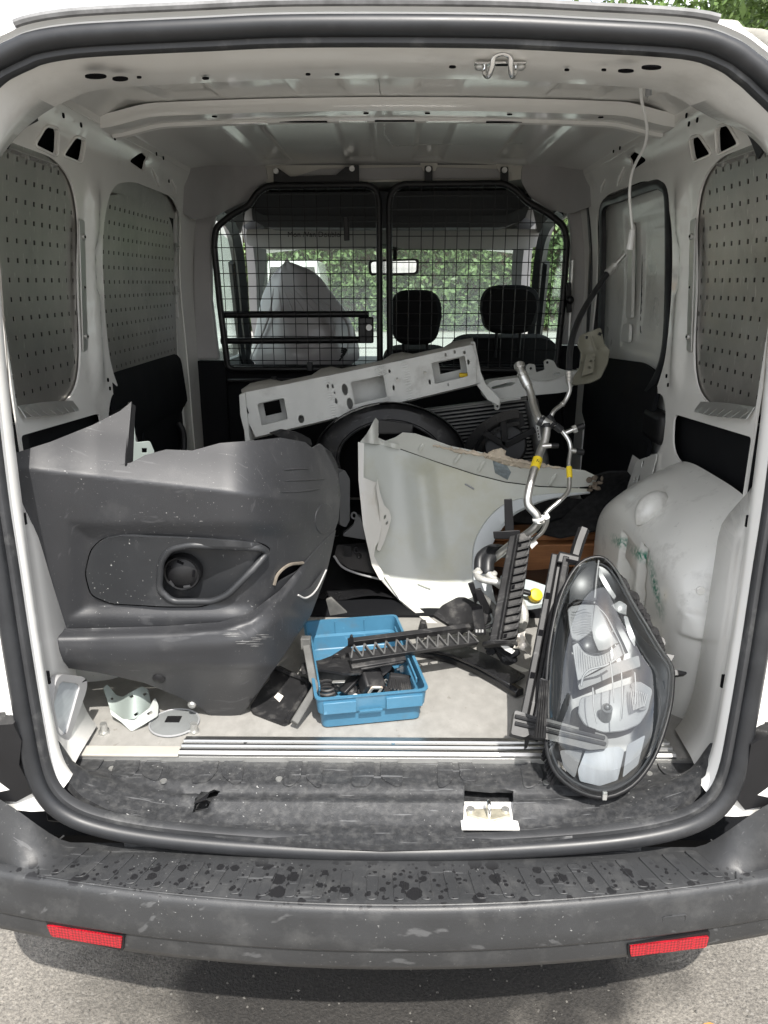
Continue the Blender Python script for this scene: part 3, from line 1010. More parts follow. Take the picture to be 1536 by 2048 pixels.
for s in (-1, 1):
    wall = lambda u, v, o=0.: Vector((s * (XW(v) + o), u, v))
    relief = lambda u, v: (-.010 * sstep(.80, .76, abs(u - .0)) * 0
                           - .012 * sstep(.045, .02, abs(u - (.775 - .03 * sstep(1.5, 1.2, v)))) * sstep(1.14, 1.25, v) * sstep(1.70, 1.62, v)
                           + .010 * sstep(.030, .012, abs(u - .80)) * sstep(1.40, 1.44, v) * sstep(1.56, 1.52, v)
                           - .010 * sstep(1.775, 1.79, v))
    ol = [(.33, .585), (1.81, .585), (1.81, 1.85), (.30, 1.845), (.292, 1.2), (.292, .9)]
    w = MB().plate(ol, lambda u, v: wall(u, v, relief(u, v)), .005, (s, 0, 0), [rear_hole, door_hole, low_hole, low2_hole, slot1, slot2, slot3], .022).build('side_wall', white, van, bevel=.002, seg=2, ang=50)
    walls.append(w)
    MB().plate([(.0, .50), (1.86, .50), (1.86, 1.87), (.0, 1.87)], lambda u, v: wall(u, v, .055), .006, (s, 0, 0), (), .08).build('body_side', white, van)
    MB().plate([(.28, .84), (.80, .84), (.80, 1.15), (.28, 1.15)], lambda u, v: wall(u, v, .030), .004, (s, 0, 0)).build('cavity_liner', blackm, van)
    MB().plate([(.76, .84), (1.03, .84), (1.03, 1.17), (.76, 1.17)], lambda u, v: wall(u, v, .034), .004, (s, 0, 0)).build('cavity_liner', blackm, van)
    for ps in ((.50, 1.73), (.64, 1.736), (1.07, 1.772)):
        MB().plate(rect(ps[0] + .05, ps[1] + .02, .32, .15), lambda u, v: wall(u, v, .026), .003, (s, 0, 0), (), .03).build('cavity_liner', hole, van)
    for h in (slot1, slot2):
        MB().tube([wall(u, v, -.002) for u, v in [(p[0] + (p[0] - sum(q[0] for q in h) / len(h)) * .12, p[1] + (p[1] - sum(q[1] for q in h) / len(h)) * .14) for p in h]], .003, 6, True).build('pressed_edge', white, van)
    # roof rail: stepped lip between wall and roof
    MB().loft([[Vector((s * (XW(1.82) + a), y, 1.80 + b)) for y in np.linspace(.28, 1.75, 12)] for a, b in ((.0, .0), (-.006, .004), (-.006, .018), (-.018, .024), (-.020, .036), (-.034, .040), (-.036, .05))], False).build('roof_rail', white, van, ang=20)
    # black arc: edge of the pillar trim
    arc = [on_wall(px, py) for px, py in ((2, 292), (14, 270), (34, 250), (64, 234))] if s < 0 else [on_wall(px, py) for px, py in ((1530, 312), (1512, 268), (1490, 240), (1448, 218))]
    MB().sweep(spl([p + Vector((-s * .012, -.01, 0)) for p in arc], 6), [(-.009, -.003), (.009, -.003), (.009, .003), (-.009, .003)], up=(s, 0, 0)).build('trim_edge', rubber, van)
    # assorted small holes
    pts = ((113, 231, 2.5, 6), (149, 250, 2, 6), (218, 276, 3, 5), (303, 308, 1.5, 5), (317, 316, 1.5, 5), (337, 362, 1.5, 7), (46, 218, 7, 4), (219, 777, 3, 8), (215, 760, 1.2, 9)) if s < 0 else \
          ((1386, 231, 2, 5), (1391, 248, 1.5, 5), (1408, 240, 1.5, 5), (1322, 264, 3, 4), (1237, 302, 1.5, 5), (1250, 296, 1.5, 5), (1417, 217, 2, 5), (1337, 770, 3, 9), (1334, 752, 1.5, 9), (1451, 201, 6, 3))
    for px, py, rx, ry in pts:
        c0 = on_wall(px, py)
        o2 = Vector((-s * .0165, 0, 0)) if c0.z > 1.77 else Vector((-s * .003, 0, 0))
        MB().plate(circ(0, 0, .0038 if rx < 4 else .009, .0055, 10), lambda u, v: c0 + o2 + Vector((0, u, v)), .003, (s, 0, 0)).build('wall_hole', hole, van)
    # pressed ribs on the upper wall by the bulkhead
    for py0, py1, px0, px1 in ((335, 372, 303, 318), (360, 385, 343, 352)):
        a0, a1 = (on_wall(px0, py0), on_wall(px1, py1))
        a0.x, a1.x = s * abs(a0.x), s * abs(a1.x)
        MB().tube([a0, a0.lerp(a1, .5) + Vector((-s * .003, 0, 0)), a1], .006, 8, scale=[.6, 1, .6]).build('pressed_rib', white, van)

# ---- perforated sheets over the windows
def perf(s, outline, dep, u0, v0, sp, name, h=.0095, w=.0085):
    holes = []
    us, vs = [p[0] for p in outline], [p[1] for p in outline]
    nu = int((max(us) - u0) / sp) + 1
    nv = int((max(vs) - v0) / sp) + 1
    inner = [(p[0] + (sum(us) / len(us) - p[0]) * .035, p[1] + (sum(vs) / len(vs) - p[1]) * .03) for p in outline]
    for i in range(nu):
        for j in range(nv):
            r = rect(u0 + i * sp, v0 + j * sp, w, h)
            if all(pip(c, inner) for c in r):
                holes.append(r)
    return MB().plate(outline, lambda u, v: Vector((s * (XW(v) + dep(u, v)), u, v)), .0016, (s, 0, 0), holes, None).build(name, galv, van, ang=70)
wr = np.random.default_rng(3)
for s in (-1, 1):
    big = [(p[0] + (p[0] - .48) * .045, p[1] + (p[1] - 1.43) * .035) for p in rear_hole]
    perf(s, big, lambda u, v: .0075 + .001 * sin(v * 9 + u * 7), .318, 1.215, .0385, 'perforated_sheet')
    MB().plate([(.30, 1.15), (.72, 1.15), (.72, 1.72), (.30, 1.72)], lambda u, v: Vector((s * (XW(v) + .05), u, v)), .002, (s, 0, 0), (), .05).build('window_backing', blackm, van)
    # mounting flange with three screws, and the folded lower and upper flanges
    fl = on_wall(*((160, 446) if s < 0 else (1384, 452)))
    z0, z1 = (1.275, 1.585)
    bar = rp([(.655 + .0 * 0, z0), (.685, z0 + .004), (.715, z1), (.683, z1 + .004)], .006, 3)
    fb = MB().plate(bar, lambda u, v: Vector((s * (XW(v) - .006), u, v)), .004, (s, 0, 0)).build('sheet_flange', zinc, van, bevel=.001)
    for t in (.12, .5, .88):
        z = z0 + (z1 - z0) * t
        c0 = Vector((s * (XW(z) - .010), .672 + .03 * t, z))
        disc(c0, (s, 0, 0), .0075, .003).build('screw', zinc, van, bevel=.001)
        disc(c0 + Vector((-s * .0035, 0, 0)), (s, 0, 0), .003, .001, 6).build('screw_socket', hole, van)
    MB().plate([(.30, 1.178), (.525, 1.160), (.532, 1.178), (.30, 1.198)], lambda u, v: Vector((s * (.757 - .03 * sstep(1.19, 1.165, v)), u, v - .010 * sstep(1.19, 1.165, v))), .002, (s, 0, 0), [rect(.32 + k * .03, 1.180 - k * .0022, .004, .012, .4) for k in range(7)], .012).build('lower_flange', zinc, van)
    MB().plate([(.30, 1.688), (.56, 1.688), (.58, 1.672), (.30, 1.672)], lambda u, v: Vector((s * (XW(v) - .004 + .03 * sstep(1.690, 1.672, v)), u, v)), .002, (s, 0, 0), [rect(.32 + k * .0385, 1.680, .005, .012) for k in range(7)], .012).build('upper_flange', zinc, van)
    for u in (.42, .53):
        disc(Vector((s * (XW(1.68) - .002), u, 1.683)), (s, 0, 0), .005, .002).build('screw', zinc, van)

# left sliding door: perforated sheet, black lower trim, white front edge
dsheet = rp([(.85, 1.655), (.98, 1.675), (1.42, 1.675), (1.53, 1.62), (1.56, 1.50), (1.52, 1.19), (.84, 1.19)], [.04, .04, .05, .05, .05, .02, .02], 4)
perf(-1, dsheet, lambda u, v: .0085 + .001 * sin(v * 8 + u * 5), .875, 1.212, .0385, 'perforated_sheet')
ld = thing('left_sliding_door', '', '', (0, 0, 0)); ld.parent = van
rdoor = thing('right_sliding_door', '', '', (0, 0, 0)); rdoor.parent = van
for o in (ld, rdoor):
    for k in ('label', 'category'):
        del o[k]
MB().plate([(.80, .58), (1.66, .58), (1.66, 1.74), (.80, 1.74)], lambda u, v: Vector((-(XW(v) + .045), u, v)), .004, (-1, 0, 0), (), .08).build('door_skin', blackm, ld)
trim_o = rp([(.80, .60), (1.60, .60), (1.58, 1.0), (1.53, 1.185), (1.49, 1.205), (.86, 1.20), (.84, 1.18)], [.01, .03, .03, .05, .03, .03, .01], 4)
MB().plate(trim_o, lambda u, v: Vector((-(.758 + .02 * sstep(1.02, .98, v) - .012 * sstep(1.17, 1.20, v) * -1), u, v)), .012, (-1, 0, 0), (), .03).build('door_trim', blackm, ld, bevel=.004)
MB().plate(rp([(1.02, .66), (1.50, .66), (1.47, 1.06), (1.10, 1.06)], .05, 5), lambda u, v: Vector((-.770, u, v)), .008, (-1, 0, 0)).build('door_pocket', blackm, ld, bevel=.006)
MB().tube(spl([(-.752, 1.36, .80), (-.735, 1.37, .84), (-.735, 1.40, .92), (-.752, 1.41, .96)], 5), .012, 8).build('grab_handle', blackp, ld)
strip = [(1.575, .62), (1.66, .62), (1.675, 1.2), (1.66, 1.60), (1.60, 1.715), (1.555, 1.68), (1.585, 1.55), (1.545, 1.2)]
MB().plate(rp(strip, .02, 3), lambda u, v: Vector((-(XW(v) + .010), u, v)), .012, (-1, 0, 0), [rp(rect(1.572, z, .028, .058), .011, 4) for z in (1.475, 1.345)], .03).build('door_edge', white_d, ld, bevel=.003)
MB().plate([(1.53, 1.29), (1.62, 1.29), (1.62, 1.54), (1.53, 1.54)], lambda u, v: Vector((-(XW(v) + .024), u, v)), .002, (-1, 0, 0)).build('edge_backing', hole, ld)
for z in (1.56, 1.415):
    MB().box((-XW(z) + .004 - .010, 1.568, z), (.006, .03, .03)).build('bracket', zinc, ld, bevel=.003)
    disc((-XW(z) - .001, 1.572, z), (1, 0, 0), .006, .004).build('screw', zinc, ld)
MB().plate([(.86, 1.655), (1.56, 1.655), (1.58, 1.72), (.86, 1.72)], lambda u, v: Vector((-(XW(v) + .016), u, v)), .002, (-1, 0, 0)).build('upper_flange', galv, ld)

# right sliding door: rubber frame, white pressed panel with a blanked window, dark trim below
ro = [on_wall(*p) for p in ((1198, 690), (1201, 600), (1203, 480), (1204, 412), (1235, 395), (1300, 370), (1322, 371), (1333, 392), (1335, 480), (1334, 600), (1329, 690), (1315, 745), (1290, 790))]
MB().sweep(spl([p + Vector((.006, 0, 0)) for p in ro], 5), [(-.014, -.008), (.014, -.008), (.014, .006), (.005, .012), (-.005, .012), (-.014, .006)], up=(-1, 0, 0)).build('door_seal', rubber, rdoor)
def rdz(u, v):
    """pressed inner panel of the right door"""
    o = .030
    o += .018 * sstep(1.02, 1.05, u) * 0
    a = sstep(.70, .90, u)
    inset = min(sstep(.875, .885, u), sstep(1.215, 1.205, u), sstep(1.28, 1.29, v), sstep(1.60, 1.59, v))
    inset2 = min(sstep(.86, .875, u), sstep(1.36, 1.34, u), sstep(1.235, 1.255, v), sstep(1.66, 1.64, v))
    return o + .010 * inset2 + .006 * inset
MB().plate([(.80, .60), (1.70, .60), (1.70, 1.74), (.80, 1.74)], lambda u, v: Vector((XW(v) + rdz(u, v), u, v)), .004, (1, 0, 0), (), .0125).build('door_panel', white_d, rdoor, ang=60)
wl_ = rp([(.862, 1.285), (1.21, 1.285), (1.225, 1.605), (.862, 1.605)], .03, 5)
MB().tube([Vector((XW(v) + .045, u, v)) for u, v in wl_], .0022, 6, True).build('blank_edge', rubber, rdoor)
MB().plate(rp([(1.25, 1.255), (1.34, 1.255), (1.33, 1.31), (1.26, 1.315)], .015, 4), lambda u, v: Vector((XW(v) + .024, u, v)), .01, (1, 0, 0)).build('pressed_boss', white_d, rdoor, bevel=.004)
MB().plate(rp([(1.255, 1.33), (1.315, 1.33), (1.30, 1.62), (1.262, 1.62)], .015, 4), lambda u, v: Vector((XW(v) + .026, u, v)), .01, (1, 0, 0)).build('pressed_boss', white_d, rdoor, bevel=.004)
MB().plate(rp([(.86, 1.14), (.90, 1.195), (1.05, 1.212), (1.62, 1.18), (1.66, .60), (.90, .60)], [.03, .03, .05, .03, .02, .02], 4), lambda u, v: Vector((.768 - .02 * sstep(1.21, 1.10, v) + .02 * sstep(.98, .9, v), u, v)), .012, (1, 0, 0), (), .03).build('door_trim', blackm, rdoor, bevel=.004)
for s, uu in ((1, .79), (-1, .79)):
    MB().box((s * .768, uu + .07, 1.055), (.05, .15, .09)).build('trim_block', blackp, van, bevel=.02, seg=3)
    # perforated inner pillar foot
    MB().plate(rp([(.80, .99), (.96, .93), (1.00, .66), (.86, .66), (.84, .78)], .02, 3), lambda u, v: Vector((s * (.752 - .02 * sstep(.97, .8, v)), u, v)), .004, (s, 0, 0), [circ(.90, .885, .010, .015, 10), circ(.90, .935, .007, .012, 10), circ(.875, .875, .005, .009, 10), circ(.93, .88, .006, .008, 10), circ(.885, .84, .007, .011, 10)], .05).build('pillar_foot', white_d, van, bevel=.002)

# ---- wheel arches
def arch(s, y0):
    def fn(u, v):
        y = 0
        ca, sa = cos(pi * u), max(0., sin(pi * u))
        t = -abs(ca) ** .4 if ca > 0 else abs(ca) ** .667
        y = (y0 + .86) / 2 + t * (.86 - y0) / 2
        prof = sa ** (2 / 2.6)
        H = .445 * prof
        W = .178 * max(.0, 1 - abs(t) ** 9) ** (1 / 3)
        prof_pts = ((.0, .0), (.02, .30), (.03, .58), (.07, .70), (.20, .78), (.55, .90), (.85, .97), (1.0, 1.0))
        vv = v * .999 * (len(prof_pts) - 1)
        k = int(vv)
        fx_ = vv - k
        g_ = lambda j: prof_pts[max(0, min(len(prof_pts) - 1, j))]
        p_ = [.5 * (2 * g_(k)[c] + (g_(k + 1)[c] - g_(k - 1)[c]) * fx_ + (2 * g_(k - 1)[c] - 5 * g_(k)[c] + 4 * g_(k + 1)[c] - g_(k + 2)[c]) * fx_ ** 2 + (3 * g_(k)[c] - g_(k - 1)[c] - 3 * g_(k + 1)[c] + g_(k + 2)[c]) * fx_ ** 3) for c in (0, 1)]
        x = .762 - W * (1 - p_[0])
        z = FZ + H * p_[1]
        # pressed ovals on the inner face and step on the rear face
        d = 0
        for (oy, oz, ry, rz) in ((.50, .735, .042, .11), (.355, .75, .038, .11)):
            hh = max(0., 1 - (z - oz + rz) / (2.1 * rz)) ** .6
            q = abs(y - oy - .10 * (z - oz)) / (ry * max(.05, hh)) if oz - rz < z < oz + rz * 1.1 else 9
            d += .022 * sstep(1.0, .75, q) * sstep(.66, .63, x)
        dy = -.013 * sstep(.598, .606, x) * sstep(.708, .70, x) * sstep(.752, .760, z) * sstep(.812, .802, z) * (t < -.5)
        dy -= .006 * sstep(.690, .694, x) * sstep(.708, .704, x) * sstep(.82, .83, z) * sstep(.97, .95, z) * (t < -.5)
        return Vector((s * (x + d), y + dy, z))
    return MB().grid(fn, 150, 110).build('wheel_arch', archm, van, ang=80, fix=False)
archm = M('arch_white_paint', (.66, .655, .62), .33, var=.04, scale=4, coat=.25, dirt=(.22, .21, .19), dirt_amt=.6, dirt_scale=13, dirt_pos=.55, flecks=.5, fleck_col=(.15, .15, .14), fleck_scale=90)
arch(-1, .27)
arch(1, .115)
MB().tube(spl([at_y(1332, 986, .485), at_y(1318, 1001, .475), at_y(1302, 1018, .46), at_y(1288, 1034, .45), at_y(1272, 1050, .45)], 4), .033, 16, scale=[.05, .35, .6, .75, .85, .93, .98, 1, 1, .98, .93, .86, .78, .66, .5, .3, .05]).build('arch_boss', archm, van)
# green overspray on the right arch
nt = archm.node_tree
N, L = nt.nodes, nt.links
bs = N['Principled BSDF']
base = bs.inputs['Base Color'].links[0].from_socket
tc = N.new('ShaderNodeTexCoord')
def green_line(p, q, wdt):
    """1 near the straight line p-q in the (y, z) plane, broken up by noise"""
    dy_, dz_ = q[0] - p[0], q[1] - p[1]
    ln = math.hypot(dy_, dz_)
    def dotn(vec, off):
        n = N.new('ShaderNodeVectorMath')
        n.operation = 'DOT_PRODUCT'
        L.new(tc.outputs['Object'], n.inputs[0])
        n.inputs[1].default_value = (0, *vec)
        m_ = N.new('ShaderNodeMath')
        m_.operation = 'SUBTRACT'
        L.new(n.outputs['Value'], m_.inputs[0])
        m_.inputs[1].default_value = off
        return m_.outputs[0]
    perp = (-dz_ / ln, dy_ / ln)
    al = (dy_ / ln, dz_ / ln)
    def band(sock, half):
        a_ = N.new('ShaderNodeMath')
        a_.operation = 'ABSOLUTE'
        L.new(sock, a_.inputs[0])
        r_ = N.new('ShaderNodeMapRange')
        r_.inputs['From Min'].default_value, r_.inputs['From Max'].default_value = half * .15, half
        r_.inputs['To Min'].default_value, r_.inputs['To Max'].default_value = 1, 0
        L.new(a_.outputs[0], r_.inputs['Value'])
        return r_.outputs['Result']
    m1 = band(dotn(perp, perp[0] * p[0] + perp[1] * p[1]), wdt)
    mid = ((p[0] + q[0]) / 2, (p[1] + q[1]) / 2)
    m2 = band(dotn(al, al[0] * mid[0] + al[1] * mid[1]), ln * .6)
    mm = N.new('ShaderNodeMath')
    mm.operation = 'MULTIPLY'
    L.new(m1, mm.inputs[0])
    L.new(m2, mm.inputs[1])
    return mm.outputs[0]
acc = None
for p, q, w_ in (((.62, .80), (.47, .835), .020), ((.47, .83), (.30, .85), .020), ((.33, .85), (.22, .76), .024)):
    g_ = green_line(p, q, w_)
    if acc is None:
        acc = g_
    else:
        mx = N.new('ShaderNodeMath')
        mx.operation = 'MAXIMUM'
        L.new(acc, mx.inputs[0])
        L.new(g_, mx.inputs[1])
        acc = mx.outputs[0]
nz = N.new('ShaderNodeTexNoise')
nz.inputs['Scale'].default_value = 90
nz.inputs['Detail'].default_value = 6
L.new(tc.outputs['Object'], nz.inputs['Vector'])
rr_ = N.new('ShaderNodeValToRGB')
rr_.color_ramp.elements[0].position, rr_.color_ramp.elements[1].position = .40, .56
L.new(nz.outputs['Fac'], rr_.inputs['Fac'])
mm = N.new('ShaderNodeMath')
mm.operation = 'MULTIPLY'
L.new(acc, mm.inputs[0])
L.new(rr_.outputs['Color'], mm.inputs[1])
x = N.new('ShaderNodeMixRGB')
L.new(mm.outputs[0], x.inputs[0])
L.new(base, x.inputs[1])
x.inputs[2].default_value = (.02, .20, .13, 1)
L.new(x.outputs['Color'], bs.inputs['Base Color'])
# rear face pressings of the right arch
def rear_face(px, py, lift=.0):
    return at_y(px, py, .117 - lift)
disc(at_y(1401, 1181, .100), (0, -1, 0), .0085, .003).build('arch_plug', archm, van, bevel=.001)

# ---- courtesy lamp low on the left pillar
lam = thing('courtesy_lamp', '', '', (0, 0, 0)); lam.parent = van
for k in ('label', 'category'):
    del lam[k]
def lp_(px, py, o=0.):
    p = at_x(px, py, -.598 + o * .5)
    return p
lo = [(106, 1400), (112, 1362), (122, 1348), (168, 1353), (176, 1366), (172, 1385), (140, 1478), (130, 1488), (118, 1486), (112, 1450)]
li = [(108, 1408), (118, 1370), (124, 1363), (156, 1367), (160, 1374), (134, 1466), (126, 1471), (119, 1468), (114, 1440)]
MB().plate(rp(lo, 8, 4), lambda u, v: lp_(u, v, .012), .014, (-1, 0, 0), [rp(li, 5, 3)]).build('lamp_frame', lampf, lam, bevel=.003)
MB().plate(rp(li, 5, 3), lambda u, v: lp_(u, v, .004), .006, (-1, 0, 0)).build('lamp_lens', ribl, lam)
MB().plate([(0, .5), (.36, .5), (.36, .86), (0, .86)], lambda u, v: Vector((-.629 - .10 * sstep(.12, .30, u), -.06 + u, v)), .004, (-1, 0, 0), (), .03).build('pillar_lining', white_d, van)

# ---- bulkhead: cage partition, trims and brackets
BY = 1.75
def b(px, py, Y=BY):
    return at_y(px, py, Y)
MB().plate([(-.76, .57), (.76, .57), (.76, 1.125), (-.76, 1.125)], lambda u, v: Vector((u, 1.80, v)), .02, (0, 1, 0)).build('bulkhead_panel', blackm, van)
MB().plate(rp([(528, 328), (1048, 328), (1046, 358), (1010, 362), (530, 365)], 4, 2), lambda u, v: b(u, v, 1.79), .01, (0, 1, 0)).build('header_trim', cream, van, bevel=.003)
MB().plate(rp([(640, 338), (830, 334), (1000, 338), (1010, 356), (560, 362)], 4, 2), lambda u, v: b(u, v, 1.783), .004, (0, 1, 0)).build('header_inset', greytrim, van, bevel=.002)
lt = [(352, 318), (372, 327), (440, 332), (530, 328), (536, 362), (515, 372), (500, 398), (470, 412), (432, 432), (388, 440), (346, 412), (341, 398), (358, 384), (350, 350)]
rt = [(1205, 306), (1190, 322), (1110, 330), (1045, 330), (1042, 362), (1060, 395), (1100, 420), (1140, 428), (1190, 410), (1222, 396), (1224, 386), (1206, 376), (1208, 340)]
for s, o in ((-1, lt), (1, rt)):
    def tf(px, py):
        e = abs(px - 785)
        return b(px, py, 1.77 - .24 * sstep(300, 440, e) + .05 * sstep(330, 440, py))
    MB().plate(rp(o, 8, 3), tf, .012, (0, 1, 0), (), 9).build('corner_trim', greytrim, van, bevel=.006, seg=3, ang=50)
    # B pillar trim, grey above and black below
    q = [(386, 432), (432, 430), (422, 470), (424, 600), (438, 720), (392, 720), (386, 600)] if s < 0 else [(1136, 420), (1192, 405), (1180, 470), (1176, 600), (1165, 690), (1122, 690), (1140, 560), (1142, 470)]
    MB().plate(q, lambda u, v: b(u, v, 1.78), .03, (0, 1, 0), (), 20).build('pillar_trim', greytrim, van, bevel=.008, seg=3)
    q = [(392, 722), (450, 722), (460, 900), (400, 900)] if s < 0 else [(1118, 692), (1215, 692), (1215, 900), (1130, 900)]
    MB().plate(q, lambda u, v: b(u, v, 1.77), .04, (0, 1, 0)).build('lower_pillar_trim', blackm, van, bevel=.006)
MB().plate([(1176, 412), (1212, 405), (1200, 500), (1196, 800), (1170, 800), (1182, 500)], lambda u, v: b(u, v, 1.66), .03, (0, 1, 0), (), 25).build('pillar_rubber', rubber, van, bevel=.006)

cage = thing('cage_partition', '', '', (0, 0, 0)); cage.parent = van
for k in ('label', 'category'):
    del cage[k]
lf_ = [(456, 738), (440, 610), (428, 490), (432, 455), (466, 428), (498, 412), (512, 388), (532, 372), (738, 370), (755, 382), (758, 410), (760, 738)]
rf_ = [(780, 738), (778, 410), (783, 382), (802, 369), (1008, 367), (1032, 380), (1054, 404), (1098, 428), (1128, 452), (1134, 485), (1126, 600), (1112, 742)]
for fr_ in (lf_, rf_):
    MB().tube([b(*p) for p in rp(fr_, 12, 3)], .0125, 12, True).build('cage_frame', steelblk, cage)
wires = MB()
def clip(fr_, horizontal, val):
    xs = []
    for i in range(len(fr_)):
        p, q = fr_[i - 1], fr_[i]
        k = 1 if horizontal else 0
        if (p[k] > val) != (q[k] > val):
            t = (val - p[k]) / (q[k] - p[k])
            xs.append(p[1 - k] + (q[1 - k] - p[1 - k]) * t)
    return (min(xs), max(xs)) if len(xs) > 1 else None
for fr_ in (lf_, rf_):
    P3 = [b(*p) for p in fr_]
    poly = [(p.x, p.z) for p in P3]
    x0, x1 = min(p[0] for p in poly), max(p[0] for p in poly)
    z0, z1 = min(p[1] for p in poly), max(p[1] for p in poly)
    x = x0 + .03
    while x < x1 - .01:
        c_ = clip(poly, False, x)
        if c_:
            wob = random.uniform(-.002, .002)
            wires.tube([Vector((x, BY - .010, c_[0])), Vector((x + wob, BY - .010, (c_[0] + c_[1]) / 2)), Vector((x, BY - .010, c_[1]))], .0017, 6)
        x += .0452
    z = z0 + .035
    while z < z1 - .005:
        c_ = clip(poly, True, z)
        if c_:
            wires.tube([Vector((c_[0], BY - .0135, z)), Vector((c_[1], BY - .0135, z + random.uniform(-.002, .002)))], .0017, 6)
        z += .0465
wires.build('wire_mesh', steelblk, cage)
for y in (630, 682):
    MB().tube([b(442, y, BY + .02), b(738, y - 2, BY + .02)], .0125, 12).build('cross_tube', steelblk, cage)
MB().box(b(732, 660, BY + .02), (.06, .035, .10)).build('lock_box', steelblk, cage, bevel=.006)
disc(b(738, 655, BY - .002), (0, 1, 0), .012, .004).build('lock_barrel', zinc, cage)
MB().bar(b(692, 435, BY - .02), b(694, 482, BY - .02), .034, .02).build('visor_clip', blackp, cage, bevel=.003)
MB().plate(rp([(547, 336), (556, 336), (580, 353), (672, 350), (690, 334), (718, 330), (718, 366), (547, 366)], 2, 2), lambda u, v: b(u, v, BY + .01), .006, (0, 1, 0)).build('mounting_bracket', steelblk, cage, bevel=.0015)
for px, py in ((552, 342), (704, 337)):
    disc(b(px, py, BY + .004), (0, 1, 0), .010, .004).build('bolt', zinc, cage)
for px in (857, 1009):
    py = 334 if px < 900 else 336
    MB().plate(rp([(px - 8, py - 3), (px + 8, py - 3), (px + 8, py + 32), (px - 8, py + 32)], 5, 3), lambda u, v: b(u, v, BY + .01), .006, (0, 1, 0)).build('mounting_tab', steelblk, cage, bevel=.0015)
    MB().plate(rp([(px - 17, py - 8), (px + 19, py - 8), (px + 14, py + 8), (px - 10, py + 8)], 2, 2), lambda u, v: b(u, v, BY + .024), .006, (0, 1, 0)).build('tab_seat', cream, cage)
    disc(b(px, py + 4, BY + .004), (0, 1, 0), .010, .004).build('bolt', zinc, cage)
for px, py in ((548, 762), (620, 733)):
    MB().box(b(px, py, BY - .02), (.022, .02, .035)).build('stop', rubber, cage, bevel=.003)
MB().tube([b(455, 762, BY), b(600, 760, BY)], .008, 8).build('lower_rail', steelblk, cage)
MB().bar(b(1136, 565, BY - .01), b(1138, 625, BY - .01), .018, .02).ball(b(1140, 600, BY - .02), .016).build('side_catch', steelblk, cage, bevel=.003)
MB().tube([b(1146, 520, BY + .01), b(1138, 690, BY + .01)], .006, 8).build('side_strip', zinc, cage)

# ---- cab in front of the cage
def cabpl(name, pts, mat, t=.01, aw=(0, 1, 0)):
    m = MB()
    v = [Vector(p) for p in pts]
    n = (v[1] - v[0]).cross(v[2] - v[0]).normalized()
    if n.dot(Vector(aw)) < 0:
        n = -n
    k = len(v)
    m.add(v + [p + n * t for p in v], [tuple(range(k)), tuple(range(2 * k - 1, k - 1, -1))] + [(i, (i + 1) % k, (i + 1) % k + k, i + k) for i in range(k)])
    return m.build(name, mat, van, smooth=False)
cabpl('cab_roof', [(-.72, 1.78, 1.86), (.72, 1.78, 1.86), (.70, 2.55, 1.78), (-.70, 2.55, 1.78)], ceilm, .012, (0, 0, 1))
cabpl('windscreen_header', [(-.72, 2.50, 1.79), (.72, 2.50, 1.79), (.70, 2.62, 1.60), (-.70, 2.62, 1.60)], ceilm, .01)
sh = [at_y(*p, 2.1) for p in ((505, 415), (505, 440), (530, 454), (770, 456), (1010, 454), (1050, 436), (1062, 405))]
MB().loft([[p for p in sh], [p + Vector((0, -.01, .045)) for p in sh], [p + Vector((0, .25, .05)) for p in sh], [p + Vector((0, .25, .012)) for p in sh]], False, False, False).build('overhead_shelf', shelfm, van)
MB().plate(rp([(512, 385), (1040, 380), (1062, 405), (1048, 440), (1005, 455), (535, 455), (505, 440)], 10, 3), lambda u, v: at_y(u, v, 2.11), .2, (0, 1, 0)).build('shelf_front', shelfm, van, bevel=.01, seg=3)
for a, bb in ((492, 762), (775, 1082)):
    MB().plate(rp([(a, 458), (bb, 458), (bb - 4, 492), (bb - 30, 499), (a + 40, 499), (a, 490)], 8, 4), lambda u, v: at_y(u, v, 2.45), .02, (0, 1, 0), (), 40).build('sun_visor', visorm, van, bevel=.006, seg=3)
def text(body, p, size, mat, parent, rot, name='printed_text'):
    cu = bpy.data.curves.new(name, 'FONT')
    cu.body = body
    cu.size = size
    cu.extrude = .0004
    cu.align_x = 'CENTER'
    tmp = bpy.data.objects.new(name, cu)
    COL.objects.link(tmp)
    bpy.context.view_layer.update()
    me = bpy.data.meshes.new_from_object(tmp.evaluated_get(bpy.context.evaluated_depsgraph_get()))
    bpy.data.objects.remove(tmp)
    me.materials.clear()
    me.materials.append(mat)
    o = bpy.data.objects.new(name, me)
    COL.objects.link(o)
    o.location = p
    o.rotation_euler = rot
    o.parent = parent
    return o
text('Mon /Van Doublo', at_y(628, 474, 2.446), .034, blackp, van, (pi / 2, 0, 0))
